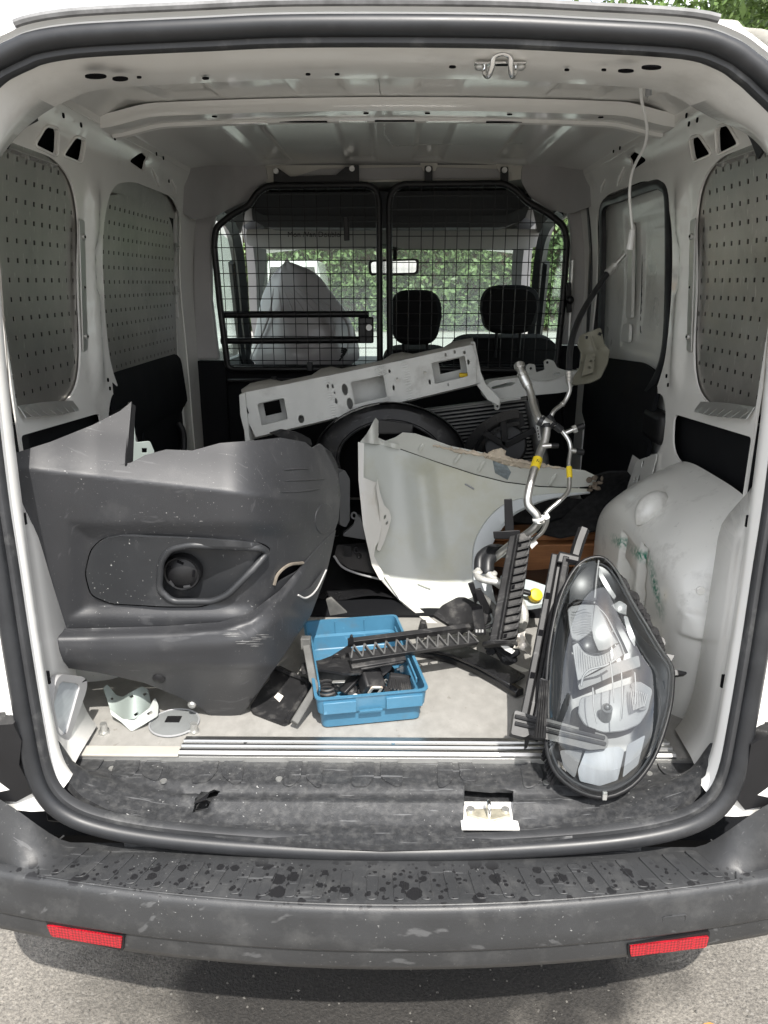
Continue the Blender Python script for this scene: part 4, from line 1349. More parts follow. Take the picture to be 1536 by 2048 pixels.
# A pillars, door frames and door cards
for s in (-1, 1):
    q = lambda x, y, z: Vector((s * x, y, z))
    MB().sweep(spl([q(.70, 3.05, 1.05), q(.70, 2.9, 1.28), q(.66, 2.68, 1.52), q(.64, 2.5, 1.70)], 4), [(-.04, -.03), (.04, -.03), (.04, .03), (-.04, .03)]).build('windscreen_pillar', greyp, van)
    MB().sweep(spl([q(.74, 2.75, 1.0), q(.73, 2.62, 1.25), q(.70, 2.40, 1.55), q(.69, 2.20, 1.68), q(.70, 1.95, 1.72)], 4), [(-.022, -.02), (.022, -.02), (.022, .02), (-.022, .02)]).build('door_frame', rubber, van)
    MB().sweep(spl([q(.755, 2.68, 1.0), q(.745, 2.54, 1.25), q(.715, 2.33, 1.53)], 4), [(-.012, -.012), (.012, -.012), (.012, .012), (-.012, .012)]).build('glass_run', rubber, van)
    cabpl('door_card', [q(.76, 1.8, .5), q(.76, 3.0, .5), q(.76, 2.98, 1.08), q(.76, 1.8, 1.10)], dashm, .03, (s, 0, 0))
    cabpl('door_glass', [q(.762, 1.84, 1.10), q(.762, 2.72, 1.08), q(.72, 2.38, 1.62), q(.72, 1.84, 1.68)], glass, .004, (s, 0, 0))
    cabpl('cab_side_top', [q(.70, 1.78, 1.70), q(.69, 2.45, 1.66), q(.66, 2.5, 1.80), q(.70, 1.78, 1.87)], ceilm, .02, (s, 0, 0))
MB().plate([(-.70, 2.6), (.70, 2.6), (.72, 3.1), (-.72, 3.1)], lambda u, v: Vector((u, v, 1.0 + .06 * sstep(2.6, 2.8, v) - .06 * sstep(2.9, 3.1, v))), .04, (0, 0, -1), (), .08).build('dashboard', dashm, van)
MB().plate([(-.72, .5), (.72, .5), (.72, 1.02), (-.72, 1.02)], lambda u, v: Vector((u, 2.62 + .05 * (v - .5), v)), .03, (0, 1, 0)).build('dashboard_front', dashm, van)
cabpl('windscreen', [(-.70, 3.05, 1.03), (.70, 3.05, 1.03), (.64, 2.60, 1.62), (-.64, 2.60, 1.62)], windscreen_m, .005)
MB().grid(lambda u, v: Vector(((u - .5) * 1.4, 3.08 + v * .75, 1.0 - .16 * v * v - .1 * (abs(u - .5) * 2) ** 3)), 14, 8).build('bonnet', white, van)
MB().plate([(-.72, 1.82), (.72, 1.82), (.72, 2.7), (-.72, 2.7)], lambda u, v: Vector((u, v, .52)), .02, (0, 0, -1)).build('cab_floor', blackm, van)
# seats with head restraints
for (hx, hw, hy0, hy1, sx0, sx1) in ((831, 52, 580, 690, 765, 905), (1019, 58, 570, 668, 905, 1118)):
    st_ = thing('seat', '', '', (0, 0, 0)); st_.parent = van
    for k in ('label', 'category'):
        del st_[k]
    Yh = 2.02
    cc = at_y(hx, (hy0 + hy1) / 2, Yh)
    tp, bt, rr_ = at_y(hx, hy0, Yh), at_y(hx, hy1, Yh), at_y(hx + hw, 640, Yh)
    hwm, hhm = rr_.x - cc.x, (tp.z - bt.z) / 2
    ol = [(hwm * abs(cos(t)) ** .55 * (1 if cos(t) > 0 else -1) * (1 - .06 * (sin(t) < 0)), hhm * abs(sin(t)) ** .7 * (1 if sin(t) > 0 else -1)) for t in np.linspace(0, 2 * pi, 33)[:-1]]
    rings = [[Vector((cc.x + x * k, Yh + dy, cc.z + z * k)) for x, z in ol] for k, dy in ((.82, -.055), (.96, -.04), (1.0, -.01), (1.0, .02), (.92, .05), (.75, .06))]
    MB().loft(rings, True, True, True).build('headrest', seatm, st_)
    for d in (-.05, .05):
        MB().cyl((cc.x + d, Yh, bt.z + .02), (cc.x + d, Yh + .01, bt.z - .10), .007).build('headrest_post', blackp, st_)
    bx0, bx1 = at_y(sx0, 700, 2.05).x, at_y(sx1, 700, 2.05).x
    zt = at_y(hx, hy1 + 9, 2.05).z
    MB().plate(rp([(bx0, zt - .55), (bx1, zt - .55), (bx1, zt - .03), (bx1 - .05, zt), (bx0 + .05, zt), (bx0, zt - .03)], .04, 4), lambda u, v: Vector((u, 2.06 + .1 * (zt - v) - .0, v)), .12, (0, 1, 0), (), .06).build('seat_back', seatm, st_, bevel=.02, seg=3)
# rear-view mirror
mr_ = thing('rear_view_mirror', '', '', (0, 0, 0)); mr_.parent = van
for k in ('label', 'category'):
    del mr_[k]
MB().plate(rp([(737, 520), (838, 517), (837, 549), (738, 551)], 8, 4), lambda u, v: at_y(u, v, 2.40), .03, (0, 1, 0)).build('mirror_housing', blackp, mr_, bevel=.006)
MB().plate(rp([(742, 524), (833, 521), (832, 545), (743, 547)], 6, 4), lambda u, v: at_y(u, v, 2.394), .003, (0, 1, 0)).build('mirror_glass', M('mirror_glass', (.7, .75, .75), .06, metal=1., var=.02), mr_)
MB().bar(at_y(790, 518, 2.42), at_y(790, 498, 2.52), .02, .02).build('mirror_stem', blackp, mr_)

# ---- rear bumper
bump = thing('rear_bumper', '', '', (0, 0, 0)); bump.parent = van
for k in ('label', 'category'):
    del bump[k]
def bumpmat():
    m = M('bumper_plastic', (.031, .032, .0335), .45, var=.14, scale=7, bump=.4, bscale=700, dirt=(.10, .10, .098), dirt_amt=.35, dirt_scale=22, dirt_pos=.50, flecks=.35, fleck_scale=200, scratch=.28)
    nt = m.node_tree
    N, L = nt.nodes, nt.links
    bs = N['Principled BSDF']
    base = bs.inputs['Base Color'].links[0].from_socket
    tc = N.new('ShaderNodeTexCoord')
    # rain spots: splashes of two sizes with ragged rims, in clusters
    nz = N.new('ShaderNodeTexNoise')
    nz.inputs['Scale'].default_value = 190
    L.new(tc.outputs['Object'], nz.inputs['Vector'])
    facs = []
    mpd = N.new('ShaderNodeMapping')
    mpd.inputs['Scale'].default_value = (1, 1, .02)
    L.new(tc.outputs['Object'], mpd.inputs['Vector'])
    for scl, thr, keep in ((27, .36, .62), (44, .36, .62), (95, .36, .60)):
        v = N.new('ShaderNodeTexVoronoi')
        v.inputs['Scale'].default_value = scl
        v.inputs['Randomness'].default_value = 1
        L.new(mpd.outputs['Vector'], v.inputs['Vector'])
        ad = N.new('ShaderNodeMath')
        ad.operation = 'MULTIPLY_ADD'
        L.new(nz.outputs['Fac'], ad.inputs[0])
        ad.inputs[1].default_value = .22
        L.new(v.outputs['Distance'], ad.inputs[2])
        lt_ = N.new('ShaderNodeMath')
        lt_.operation = 'LESS_THAN'
        sepc = N.new('ShaderNodeSeparateColor')
        L.new(v.outputs['Color'], sepc.inputs[0])
        sz = N.new('ShaderNodeMapRange')
        sz.inputs['To Min'].default_value = thr * .75
        sz.inputs['To Max'].default_value = thr * 1.35
        L.new(sepc.outputs['Green'], sz.inputs['Value'])
        L.new(ad.outputs[0], lt_.inputs[0])
        L.new(sz.outputs['Result'], lt_.inputs[1])
        kp = N.new('ShaderNodeMath')
        kp.operation = 'LESS_THAN'
        L.new(sepc.outputs['Red'], kp.inputs[0])
        kp.inputs[1].default_value = keep
        mm = N.new('ShaderNodeMath')
        mm.operation = 'MULTIPLY'
        L.new(lt_.outputs[0], mm.inputs[0])
        L.new(kp.outputs[0], mm.inputs[1])
        facs.append(mm.outputs[0])
    acc = facs[0]
    for f in facs[1:]:
        mx = N.new('ShaderNodeMath')
        mx.operation = 'MAXIMUM'
        L.new(acc, mx.inputs[0])
        L.new(f, mx.inputs[1])
        acc = mx.outputs[0]
    # only where rain could land: the upward face outside the seal's shelter
    geo = N.new('ShaderNodeNewGeometry')
    sx = N.new('ShaderNodeSeparateXYZ')
    L.new(geo.outputs['True Normal'], sx.inputs[0])
    r1 = N.new('ShaderNodeMapRange')
    r1.inputs['From Min'].default_value, r1.inputs['From Max'].default_value = .45, .75
    L.new(sx.outputs['Z'], r1.inputs['Value'])
    so_ = N.new('ShaderNodeSeparateXYZ')
    L.new(tc.outputs['Object'], so_.inputs[0])
    r2 = N.new('ShaderNodeMapRange')
    r2.inputs['From Min'].default_value, r2.inputs['From Max'].default_value = -.185, -.205
    L.new(so_.outputs['Y'], r2.inputs['Value'])
    for r in (r1, r2):
        mm = N.new('ShaderNodeMath')
        mm.operation = 'MULTIPLY'
        L.new(acc, mm.inputs[0])
        L.new(r.outputs['Result'], mm.inputs[1])
        acc = mm.outputs[0]
    x = N.new('ShaderNodeMixRGB')
    L.new(acc, x.inputs[0])
    L.new(base, x.inputs[1])
    x.inputs[2].default_value = (.009, .009, .010, 1)
    L.new(x.outputs['Color'], bs.inputs['Base Color'])
    return m
bmat = bumpmat()
def bcurve(x):
    """plan curve of the bumper's rear edge"""
    e = max(0., (abs(x) - .70) / .2)
    return -.293 + .155 * (x / .65) ** 2 * .46 + .22 * e ** 2
bprof = ((.14, .495), (.125, .500), (.06, .502), (.02, .5005), (.007, .4998), (.0025, .4975), (-.001, .4915), (-.0025, .480), (-.006, .452), (-.009, .428), (-.006, .422), (.000, .419), (.000, .414), (-.002, .39), (.006, .372), (.03, .36), (.10, .355))
bx = np.linspace(-.92, .92, 120)
def bpt(x, a, z):
    return Vector((x, min(bcurve(x) + a, -.145) if a > .1 and abs(x) < .7 else bcurve(x) + a, z))
def bend(x, k):
    r = sstep(.545, .665, abs(x))
    return (Vector((x, -.150 - .032 * r, .498 + .125 * r)), Vector((x, -.185 - .006 * r, .500 + .070 * r)), Vector((x, min(-.205, bcurve(x) + .07), .5005 + .020 * r)))[k]
MB().loft([[bend(x, k) for x in bx] for k in range(3)] + [[bpt(x, a, z) for x in bx] for a, z in bprof[3:]], False).build('bumper_skin', bmat, bump, ang=40)
MB().box((0, -.165, .465), (1.3, .06, .04)).build('bumper_carrier', blackm, bump)
# raised grip ribs on the step and the rim round them
pad = None
xsr = np.linspace(-.545, .56, 26)
for i, x in enumerate(xsr):
    w, L_ = .0085, .060
    fan = .10 * x
    y0 = bcurve(x) + .018
    q = rp([(-w, 0), (w, 0), (w * 1.15, L_), (-w * 1.15, L_)], .006, 3)
    MB().plate(q, lambda u, v: Vector((x + u - fan * (v / L_) * .5, y0 + v, .5029)), .005, (0, 0, -1)).build('grip_rib', bmat, bump, bevel=.0016, ang=50)
rim = [Vector((x, bcurve(x) + .009, .5006)) for x in np.linspace(-.57, .585, 40)]
rim = [Vector((-.565, bcurve(-.57) + .10, .5024)), Vector((-.585, bcurve(-.57) + .05, .5024))] + rim + [Vector((.60, bcurve(.58) + .05, .5024)), Vector((.58, bcurve(.58) + .10, .5024))]
MB().tube(rim, .0017, 6).build('step_rim', bmat, bump)
# loose grit on the tarmac
V_, F_ = [], []
for k in range(1100):
    x, y = rng.uniform(-1.1, 1.1), rng.uniform(-.30, .55)
    r = rng.uniform(.0012, .0042)
    a0 = rng.uniform(0, 6)
    o_ = len(V_)
    for j in range(5):
        V_.append((x + r * rng.uniform(.7, 1.3) * cos(a0 + j * 1.256), y + r * rng.uniform(.7, 1.3) * sin(a0 + j * 1.256), -.0005))
    V_.append((x, y, r * rng.uniform(.5, .9)))
    F_ += [(o_ + j, o_ + (j + 1) % 5, o_ + 5) for j in range(5)]
grit = MB().add(V_, F_).build('loose_grit', M('grit_stone', (.10, .095, .085), .9, var=.5, scale=160), None, smooth=False, kind='stuff')
# red reflectors in their pockets
for s, (xa, xb, za, zb) in ((-1, ((97, 1848), (245, 1872), 0, 0)), (1, ((1258, 1890), (1416, 1870), 0, 0))):
    def face(px, py):
        x = at_y(px, py, -.28).x
        return at_y(px, py, bcurve(x) - .002)
    q = [(95, 1846), (246, 1870), (244, 1892), (106, 1868)] if s < 0 else [(1258, 1888), (1416, 1868), (1410, 1890), (1260, 1908)]
    MB().plate(rp([(u + (u - sum(a[0] for a in q) / 4) * .05, v + (v - sum(a[1] for a in q) / 4) * .35) for u, v in q], 4, 3), lambda u, v: face(u, v) + Vector((0, -.002, 0)), .01, (0, 1, 0), (), 8).build('reflector_pocket', blackp, bump, bevel=.0015)
    MB().plate(rp(q, 3, 2), lambda u, v: face(u, v) + Vector((0, -.005, 0)), .008, (0, 1, 0), (), 8).build('reflector', redr, bump, bevel=.001)
# tow-eye cover outline
q = rp([(1326, 1834), (1372, 1829), (1367, 1858), (1322, 1864)], 4, 3)
MB().tube([at_y(u, v, bcurve(at_y(u, v, -.27).x) - .0045) for u, v in q], .0015, 6, True).build('tow_cover_edge', bmat, bump)
# star-shaped scrap and rust fleck on the sill
c0 = at_z(889, 1555, .5615)
MB().plate([(c0.x + (.012 if i % 2 else .0045) * cos(i * pi / 9) * (.7 + .5 * ((i * 7) % 5) / 5), c0.y + (.012 if i % 2 else .0045) * sin(i * pi / 9)) for i in range(18)], lambda u, v: Vector((u, v, .5625)), .0012, (0, 0, -1)).build('dried_leaf', blackm, None)
dl = bpy.data.objects['dried_leaf']
dl['label'], dl['category'] = 'small dark star-shaped dried leaf on the black sill cover', 'leaf'

# ================================================================== CARGO
def skin(name, outline, depth, t, mat, root, holes=(), step=10., lift=0., bevel=0., ang=60, away=(0, 1, 0), seg=2):
    """sheet part: outline sighted on the photo, each point set on the part's own curved surface y = depth(px, py)"""
    return MB().plate(outline, lambda u, v: at_y(u, v, depth(u, v) - lift), t, away, holes, step).build(name, mat, root, bevel=bevel, ang=ang, seg=seg)

def tubepx(pts, depth, r, mat, name, root, n=10, closed=False, seg=5, scale=None, lift=0.):
    P = [at_y(p[0], p[1], (p[2] if len(p) > 2 else depth(p[0], p[1])) - lift) for p in pts]
    return MB().tube(spl(P, seg, closed), r, n, closed, True, scale).build(name, mat, root)

# ---- dark grey front bumper cover standing on the floor at the left
bc = thing('bumper_cover', 'large torn dark grey front bumper cover with fog lamp pocket at the left', 'bumper cover', at_z(440, 1440, FZ))
def crease(px):
    return 940 + .115 * (px - 80)
SEAMP = [(70, 1258), (200, 1256), (330, 1252), (440, 1244), (500, 1226), (560, 1180), (610, 1125), (650, 1080)]
def seam(px):
    for (x0, y0), (x1, y1) in zip(SEAMP, SEAMP[1:]):
        if px <= x1:
            return y0 + (y1 - y0) * max(0., (px - x0)) / (x1 - x0)
    return 1080
def bd(px, py, lip=0.):
    c, s_ = crease(px), seam(px)
    y = .070
    y += .066 * max(0., (c - py)) / 100 * (1.0 + .15 * sstep(0, 100, c - py))        # upper face leans back
    y += .022 * sstep(c - 4, c + 60, py) * (1 - sstep(1050, 1080, py)) * 0
    y += .014 * max(0., min(py, s_) - c) / 100
    # dished surround of the lamp pocket
    q = min(sstep(128, 185, px), sstep(618, 560, px), sstep(1040, 1082, py), sstep(1240, 1205, py))
    y += .016 * q
    # lower lip stands out beyond the seam, then turns under
    y -= .038 * lip * sstep(650, 540, px) + .006 * lip
    u = 1318 + .02 * (px - 80)
    y += .072 * max(0., py - u) / 100 * sstep(0, 12, py - u)
    # nose: swings away towards the van's front at the right
    y += .40 * (max(0., px - 440) / 240) ** 2.3
    y -= .03 * sstep(200, 60, px)
    return y
bo = [(30, 906), (100, 884), (185, 850), (240, 822), (263, 803), (259, 850), (252, 928), (236, 931), (262, 925), (290, 910), (332, 899), (385, 901), (440, 886), (520, 880), (560, 875), (610, 884), (625, 896),
      (640, 887), (663, 905), (675, 930), (681, 990), (677, 1040), (668, 1066), (650, 1086), (610, 1131), (560, 1186), (500, 1232), (440, 1250), (330, 1258), (200, 1262), (64, 1264), (36, 1050), (24, 920)]
blow = [(64, 1258), (200, 1256), (330, 1252), (440, 1244), (500, 1226), (560, 1180), (610, 1125), (650, 1080), (672, 1060), (664, 1100), (652, 1150), (622, 1230), (582, 1290), (547, 1340), (512, 1392), (482, 1430), (465, 1445), (440, 1444), (400, 1415), (350, 1391),
        (290, 1366), (200, 1346), (95, 1330), (70, 1290)]
bez = rp([(171, 1148), (182, 1100), (206, 1078), (242, 1072), (400, 1078), (522, 1087), (543, 1100), (520, 1128), (470, 1177), (440, 1202), (400, 1213), (330, 1213), (222, 1207), (182, 1190)], 12, 3)
rec = rp([(318, 1180), (322, 1122), (340, 1098), (378, 1090), (525, 1096), (535, 1106), (505, 1140), (455, 1190), (425, 1203), (345, 1203)], 12, 4)
torn = rp([(545, 1168), (552, 1145), (575, 1128), (604, 1124), (610, 1132), (590, 1146), (560, 1162), (548, 1172)], 4, 2)
bezs = [(356 + (a - 356) * 1.012, 1145 + (c - 1145) * 1.03) for a, c in bez]
skin('cover_skin', bo, bd, .0045, greyskin, bc, [bezs, torn], 5.6, ang=75)
def lipd(u, v):
    """lower lip: a rounded shoulder below the seam, then the lip itself"""
    return bd(u, v, 1.) + .036 * sstep(650, 540, u) * (1 - sstep(0, 24, v - seam(u))) ** 1.5 - .012 * sstep(20, 60, v - seam(u)) * sstep(0, 60, 1330 - v)
skin('lower_lip', blow, lipd, .0045, greyskin, bc, (), 6.5, ang=75)
skin('bezel_light_stop', [(356 + (a - 356) * 1.06, 1145 + (c - 1145) * 1.12) for a, c in bez], lambda u, v: bd(u, v) + .062, .003, hole, bc, (), 14)  # dark sheet added behind the bezel so no light leaks through its gap
skin('lamp_bezel', bez, lambda u, v: bd(u, v) - .006 - .006 * sstep(220, 330, u), .006, greysk2, bc, [rec], 9, bevel=.002)
rcx, rcy = sum(p[0] for p in rec) / len(rec), sum(p[1] for p in rec) / len(rec)
def ringm(k, dd, dp=0.):
    return [at_y(rcx + (p[0] - rcx) * k, rcy + (p[1] - rcy) * k, bd(p[0], p[1]) - .009 + dp + dd * sstep(548, 400, p[0])) for p in rec]
MB().loft([ringm(1.0, 0), ringm(.97, .012, .003), ringm(.935, .036, .004), ringm(.91, .040, .005)], True).build('recess_wall', greysk2, bc)
recf = [(rcx + (p[0] - rcx) * .93, rcy + (p[1] - rcy) * .93) for p in rec]
skin('recess_floor', recf, lambda u, v: bd(u, v) - .004 + .040 * sstep(548, 400, u), .003, greysk2, bc, (), 9)
MB().tube([at_y(p[0], p[1], bd(p[0], p[1]) - .010) for p in rec], .0068, 10, True).build('recess_rim', greysk2, bc)
fc = at_y(364, 1146, bd(364, 1146) + .018)
fx = (at_y(404, 1146, bd(364, 1146) + .018) - fc).length
MB().lathe(fc, (0, -1, -.05), [(fx * .96, -.015), (fx * .94, .0), (fx * .88, .004), (fx * .80, .003), (fx * .55, .010), (.001, .013)], 28).build('fog_lamp_cap', blackp, bc)
for a in (.2, 1.6, 2.7, 4.0, 5.2):
    d = Vector((cos(a), 0, sin(a)))
    e = Vector((-sin(a), 0, cos(a)))
    MB().bar(fc + d * fx * .60 + Vector((0, -.011, 0)) - e * .008, fc + d * fx * .72 + Vector((0, -.009, 0)) + e * .004, .004, .003, (0, -1, 0)).build('cap_slot', hole if a < 3 else greyskin, bc)
# seam groove between upper skin and lower lip, torn flap, plug, screws
skin('torn_hole_backing', [(535, 1120), (620, 1110), (620, 1180), (535, 1185)], lambda u, v: bd(u, v) + .03, .003, hole, bc, (), 14)
skin('torn_flap', rp([(595, 1187), (604, 1196), (630, 1186), (655, 1135), (650, 1140), (622, 1176)], 2, 1), lambda u, v: bd(u, v) - .034, .003, greyskin, bc, (), 8)
tubepx([(548, 1170), (556, 1148), (578, 1130), (606, 1126)], lambda u, v: bd(u, v) - .003, .0035, M('torn_plastic_edge', (.15, .13, .105), .8, var=.3, scale=60), 'torn_edge', bc, 6)
tubepx([(596, 1190), (612, 1196), (632, 1180), (652, 1140)], lambda u, v: bd(u, v) - .035, .0022, M('fresh_tear', (.45, .45, .44), .7), 'fresh_edge', bc, 6)
plug = circ(649, 1037, 18, 31, 20, .12)
skin('tow_eye_plug', plug, lambda u, v: bd(u, v) - .004, .006, greyskin, bc, (), 8, bevel=.0015)
for (px, py), r in (((318, 1357), .013), ((384, 1409), .009)):
    c0 = at_y(px, py, lipd(px, py))
    MB().lathe(c0, (0, -1, -.35), [(r, -.004), (r, .002), (r * .75, .005), (.001, .006)], 16).build('push_pin', blackp if r > .01 else zinc, bc)
for q in (((568, 940), (618, 938)), ((560, 985), (640, 978)), ((570, 962), (650, 958))):
    tubepx([(q[0][0], q[0][1]), ((q[0][0] + q[1][0]) / 2, q[0][1] - 2), q[1]], bd, .0016, greyskin, 'scuff_ridge', bc, 6, scale=[.3] + [1] * 9 + [.3], lift=.001)
scm = M('scuffed_skin', (.15, .15, .15), .7, var=.4, scale=120)
for k in range(16):
    u0 = 430 + random.uniform(0, 90)
    v0 = 1262 + 30 * (k / 16) + random.uniform(-3, 3)
    w_ = random.uniform(14, 46)
    skin('scuff_mark', [(u0, v0), (u0 + w_ * .5, v0 - random.uniform(.6, 1.8)), (u0 + w_, v0 - .3), (u0 + w_ * .6, v0 + random.uniform(.4, 1.2))], lambda u, v: lipd(u, v) - .0006, .0006, scm, bc, (), None)
# bracket hanging on the cover's torn horn
skin('edge_fold', [(258, 804), (272, 812), (270, 830), (266, 928), (252, 930)], lambda u, v: bd(258, v) + .0 + .02 * (u - 255) / 15, .003, blackp, bc, (), 8)

# pale metal bracket behind the horn of the cover
gb = thing('metal_bracket', 'pale green metal bracket with holes wedged behind the torn bumper cover', 'bracket', at_y(275, 920, .33))
skin('bracket_plate', rp([(258, 840), (268, 835), (272, 885), (300, 882), (310, 905), (285, 930), (255, 930), (250, 880)], 4, 2), lambda u, v: .31 + .0006 * (u - 255), .003, palegreen, gb, [circ(263, 862, 3, 5, 8), rect(289, 901, 10, 9)], 12, bevel=.0008)

# ---- two nested pale brackets by the courtesy lamp
nb = thing('metal_bracket', 'pair of nested pale green steel brackets beside the courtesy lamp at the left floor edge', 'bracket', at_z(260, 1448, FZ))
def nbd(u, v):
    return .095 + .075 * (1450 - v) / 90 + .02 * abs(u - 262) / 50
n1 = rp([(207, 1375), (214, 1368), (232, 1390), (245, 1394), (262, 1384), (285, 1372), (297, 1380), (303, 1412), (290, 1425), (268, 1438), (245, 1440), (222, 1425)], 4, 3)
skin('upper_bracket', n1, lambda u, v: nbd(u, v) + .015 * sin((u - 205) * .07), .004, palegreen, nb, [rect(262, 1393, 9, 6, -.5), rect(291, 1388, 9, 5, -.5), rect(273, 1428, 10, 5, -.5), circ(224, 1397, 2.5, 3, 8)], 6, bevel=.001)
n2 = rp([(219, 1418), (245, 1438), (270, 1438), (300, 1415), (310, 1395), (317, 1410), (316, 1432), (290, 1447), (262, 1463), (240, 1442), (222, 1430)], 4, 3)
skin('lower_bracket', n2, lambda u, v: nbd(u, v) - .012 + .006 * sin(u * .08), .004, M('pale_steel', (.42, .44, .42), .4, var=.06, dirt=(.3, .3, .3), dirt_amt=.3), nb, [rect(300, 1426, 12, 5, -.5)], 6, bevel=.001)

# ---- clear round plastic disc on the floor
dc = thing('plastic_disc', 'grey translucent round plastic disc lying flat on the floor beside the pale brackets', 'disc', at_z(348, 1450, FZ + .002))
pa, pb_ = at_z(300, 1450, FZ), at_z(398, 1446, FZ)
ctr = (pa + pb_) / 2
rr = (pb_ - pa).length / 2
MB().cyl(ctr + Vector((0, 0, .001)), ctr + Vector((0, 0, .004)), rr, rr, 36).build('disc_sheet', M('smoked_sheet', (.20, .21, .21), .18, var=.15, coat=.4), dc)
MB().tube([ctr + Vector((rr * cos(t), rr * sin(t), .0045)) for t in np.linspace(0, 2 * pi, 37)[:-1]], .002, 6, True).build('disc_rim', greyp, dc)
MB().box(ctr + Vector((-.005, .01, .0052)), (.03, .022, .001)).build('dark_mark', blackp, dc)

# ---- black scoop with sticker, and its L-shaped neighbour
fp = thing('plastic_cover', 'flat black plastic cover with a small paper sticker, lying left of the blue box', 'cover', at_z(575, 1448, FZ))
def fd(u, v):
    return .10 + .20 * (1450 - v) / 125
fo = [(545, 1330), (552, 1334), (560, 1331), (620, 1362), (622, 1372), (578, 1446), (568, 1450), (505, 1424), (500, 1414), (522, 1378), (538, 1360)]
skin('cover_panel', rp(fo, 4, 2), fd, .006, blackd, fp, (), 10, bevel=.0015)
tubepx([(548, 1334), (580, 1348), (617, 1366), (600, 1400), (574, 1443)], fd, .0055, blackd, 'raised_rim', fp, 8, seg=3, lift=.006)
skin('side_flange', [(620, 1364), (578, 1448), (586, 1440), (626, 1372)], lambda u, v: fd(u, v) + .004, .018, blackd, fp, (), 12)
skin('sticker', [(548, 1394), (556, 1385), (567, 1392), (559, 1404)], fd, .0006, sticker, fp, (), None, lift=.0012)
ab = thing('bent_bracket', 'weathered grey bent plastic arm standing against the left end of the blue box', 'bracket arm', at_z(625, 1440, FZ))
def armd(v):
    return .09 + .16 * (1440 - v) / 170
P = [at_y(u, v, armd(v)) for u, v in ((611, 1278), (617, 1310), (627, 1362), (632, 1375), (610, 1410), (588, 1446))]
MB().sweep(P, [(-.008, -.008), (.008, -.008), (.008, .008), (-.008, .008)], up=(0, -1, .3)).build('arm', M('weathered_plastic', (.10, .10, .095), .7, var=.3, scale=30, dirt=(.3, .29, .27), dirt_amt=.5, dirt_scale=14), ab, bevel=.002)
MB().box(at_y(612, 1285, armd(1285) - .004), (.022, .018, .026)).build('end_block', MATS['weathered_plastic'], ab, bevel=.002)

# ---- blue box
bxr = thing('plastic_box', 'open blue plastic box full of small fasteners and connectors on the floor', 'box', at_z(745, 1440, FZ))
A, B = at_z(641, 1461, FZ), at_z(846, 1441, FZ)
ex = (B - A).normalized()
ey = Vector((-ex.y, ex.x, 0))
W, Dp, H = (B - A).length, .345, .078
def bp_(u, v, w):
    return A + ex * u + ey * v + Vector((0, 0, w))
def bring(e, z, c=.016):
    q = rp([(-e, -e), (W + e, -e), (W + e, Dp + e), (-e, Dp + e)], c, 4)
    return [bp_(u, v, z) for u, v in q]
MB().loft([bring(-.012, .001), bring(-.004, .004), bring(-.002, .036), bring(.004, .040), bring(.007, .074), bring(.010, .075), bring(.010, .078), bring(.004, .078), bring(.001, .042), bring(-.006, .038), bring(-.008, .008), bring(-.010, .006)], True, True, True).build('tray', bluep, bxr, ang=28)
for u0, u1 in ((.0, W * .36), (W * .60, W)):
    MB().hexa([bp_(u0 + .006, -.012, .042), bp_(u1 - .004, -.012, .042), bp_(u1 - .004, -.004, .042), bp_(u0 + .006, -.004, .042), bp_(u0 + .006, -.0125, .068), bp_(u1 - .004, -.0125, .068), bp_(u1 - .004, -.004, .068), bp_(u0 + .006, -.004, .068)]).build('front_panel', bluep, bxr, bevel=.0012)
MB().bar(bp_(W * .37, -.0105, .043), bp_(W * .59, -.0105, .043), .005, .003).build('latch_ledge', bluep, bxr)
for u in (.004, W - .004):
    MB().bar(bp_(u, .05, .066), bp_(u, .30, .066), .004, .012).build('inner_rail', bluep, bxr, bevel=.001)
MB().bar(bp_(.012, Dp - .001, .030), bp_(W - .012, Dp - .001, .030), .004, .006).build('rear_ledge', bluep, bxr, bevel=.001)
for u in (.32, .66):
    MB().bar(bp_(W * u, Dp + .001, .045), bp_(W * u, Dp + .001, .074), .003, .003, (1, 0, 0)).build('rear_rib', bluep, bxr)

# contents of the box
def loose(name, label, cat, px, py, z, group=None):
    p = at_z(px, py, FZ + z)
    return thing(name, label, cat, p, group), p
o, p = loose('horn_disc', 'worn round black horn disc inside the blue box at the left', 'horn', 668, 1350, .03)
MB().lathe(p, (.15, -.6, .8), [(.034, -.012), (.040, -.006), (.041, .004), (.035, .010), (.02, .012), (.001, .012)], 26).build('horn_body', MATS['weathered_plastic'], o)
MB().box(p + Vector((.034, -.01, .016)), (.014, .01, .012)).build('horn_tab', MATS['torn_plastic_edge'], o, bevel=.002)
o, p = loose('ring_clamp', 'black ring clamp with pale metal tabs in the front left corner of the blue box', 'clamp', 653, 1386, .02)
for dz, r in ((0, .024), (.007, .022), (.014, .019)):
    MB().tube([p + Vector((r * cos(t), r * sin(t) * .8 + dz * .4, dz + .004 * sin(t))) for t in np.linspace(.3, 2 * pi - .6, 26)], .0042, 8).build('clamp_ring', blackd, o)
MB().bar(p + Vector((.012, .012, .02)), p + Vector((.040, .008, .024)), .010, .002).build('clamp_tab', M('dull_metal', (.5, .5, .48), .4, metal=.6, var=.2), o, bevel=.0008)
o, p = loose('socket_housing', 'black switch housing with a pale square rust-stained socket ring in the blue box', 'switch', 742, 1362, .035)
Rm = Euler((.5, .25, .45)).to_matrix()
MB().box(p, (.05, .055, .035), Rm).build('housing_body', blackd, o, bevel=.006, seg=3)
f_ = p + Rm @ Vector((.0, -.0285, .004))
sq = rp(rect(0, 0, .030, .030), .008, 4)
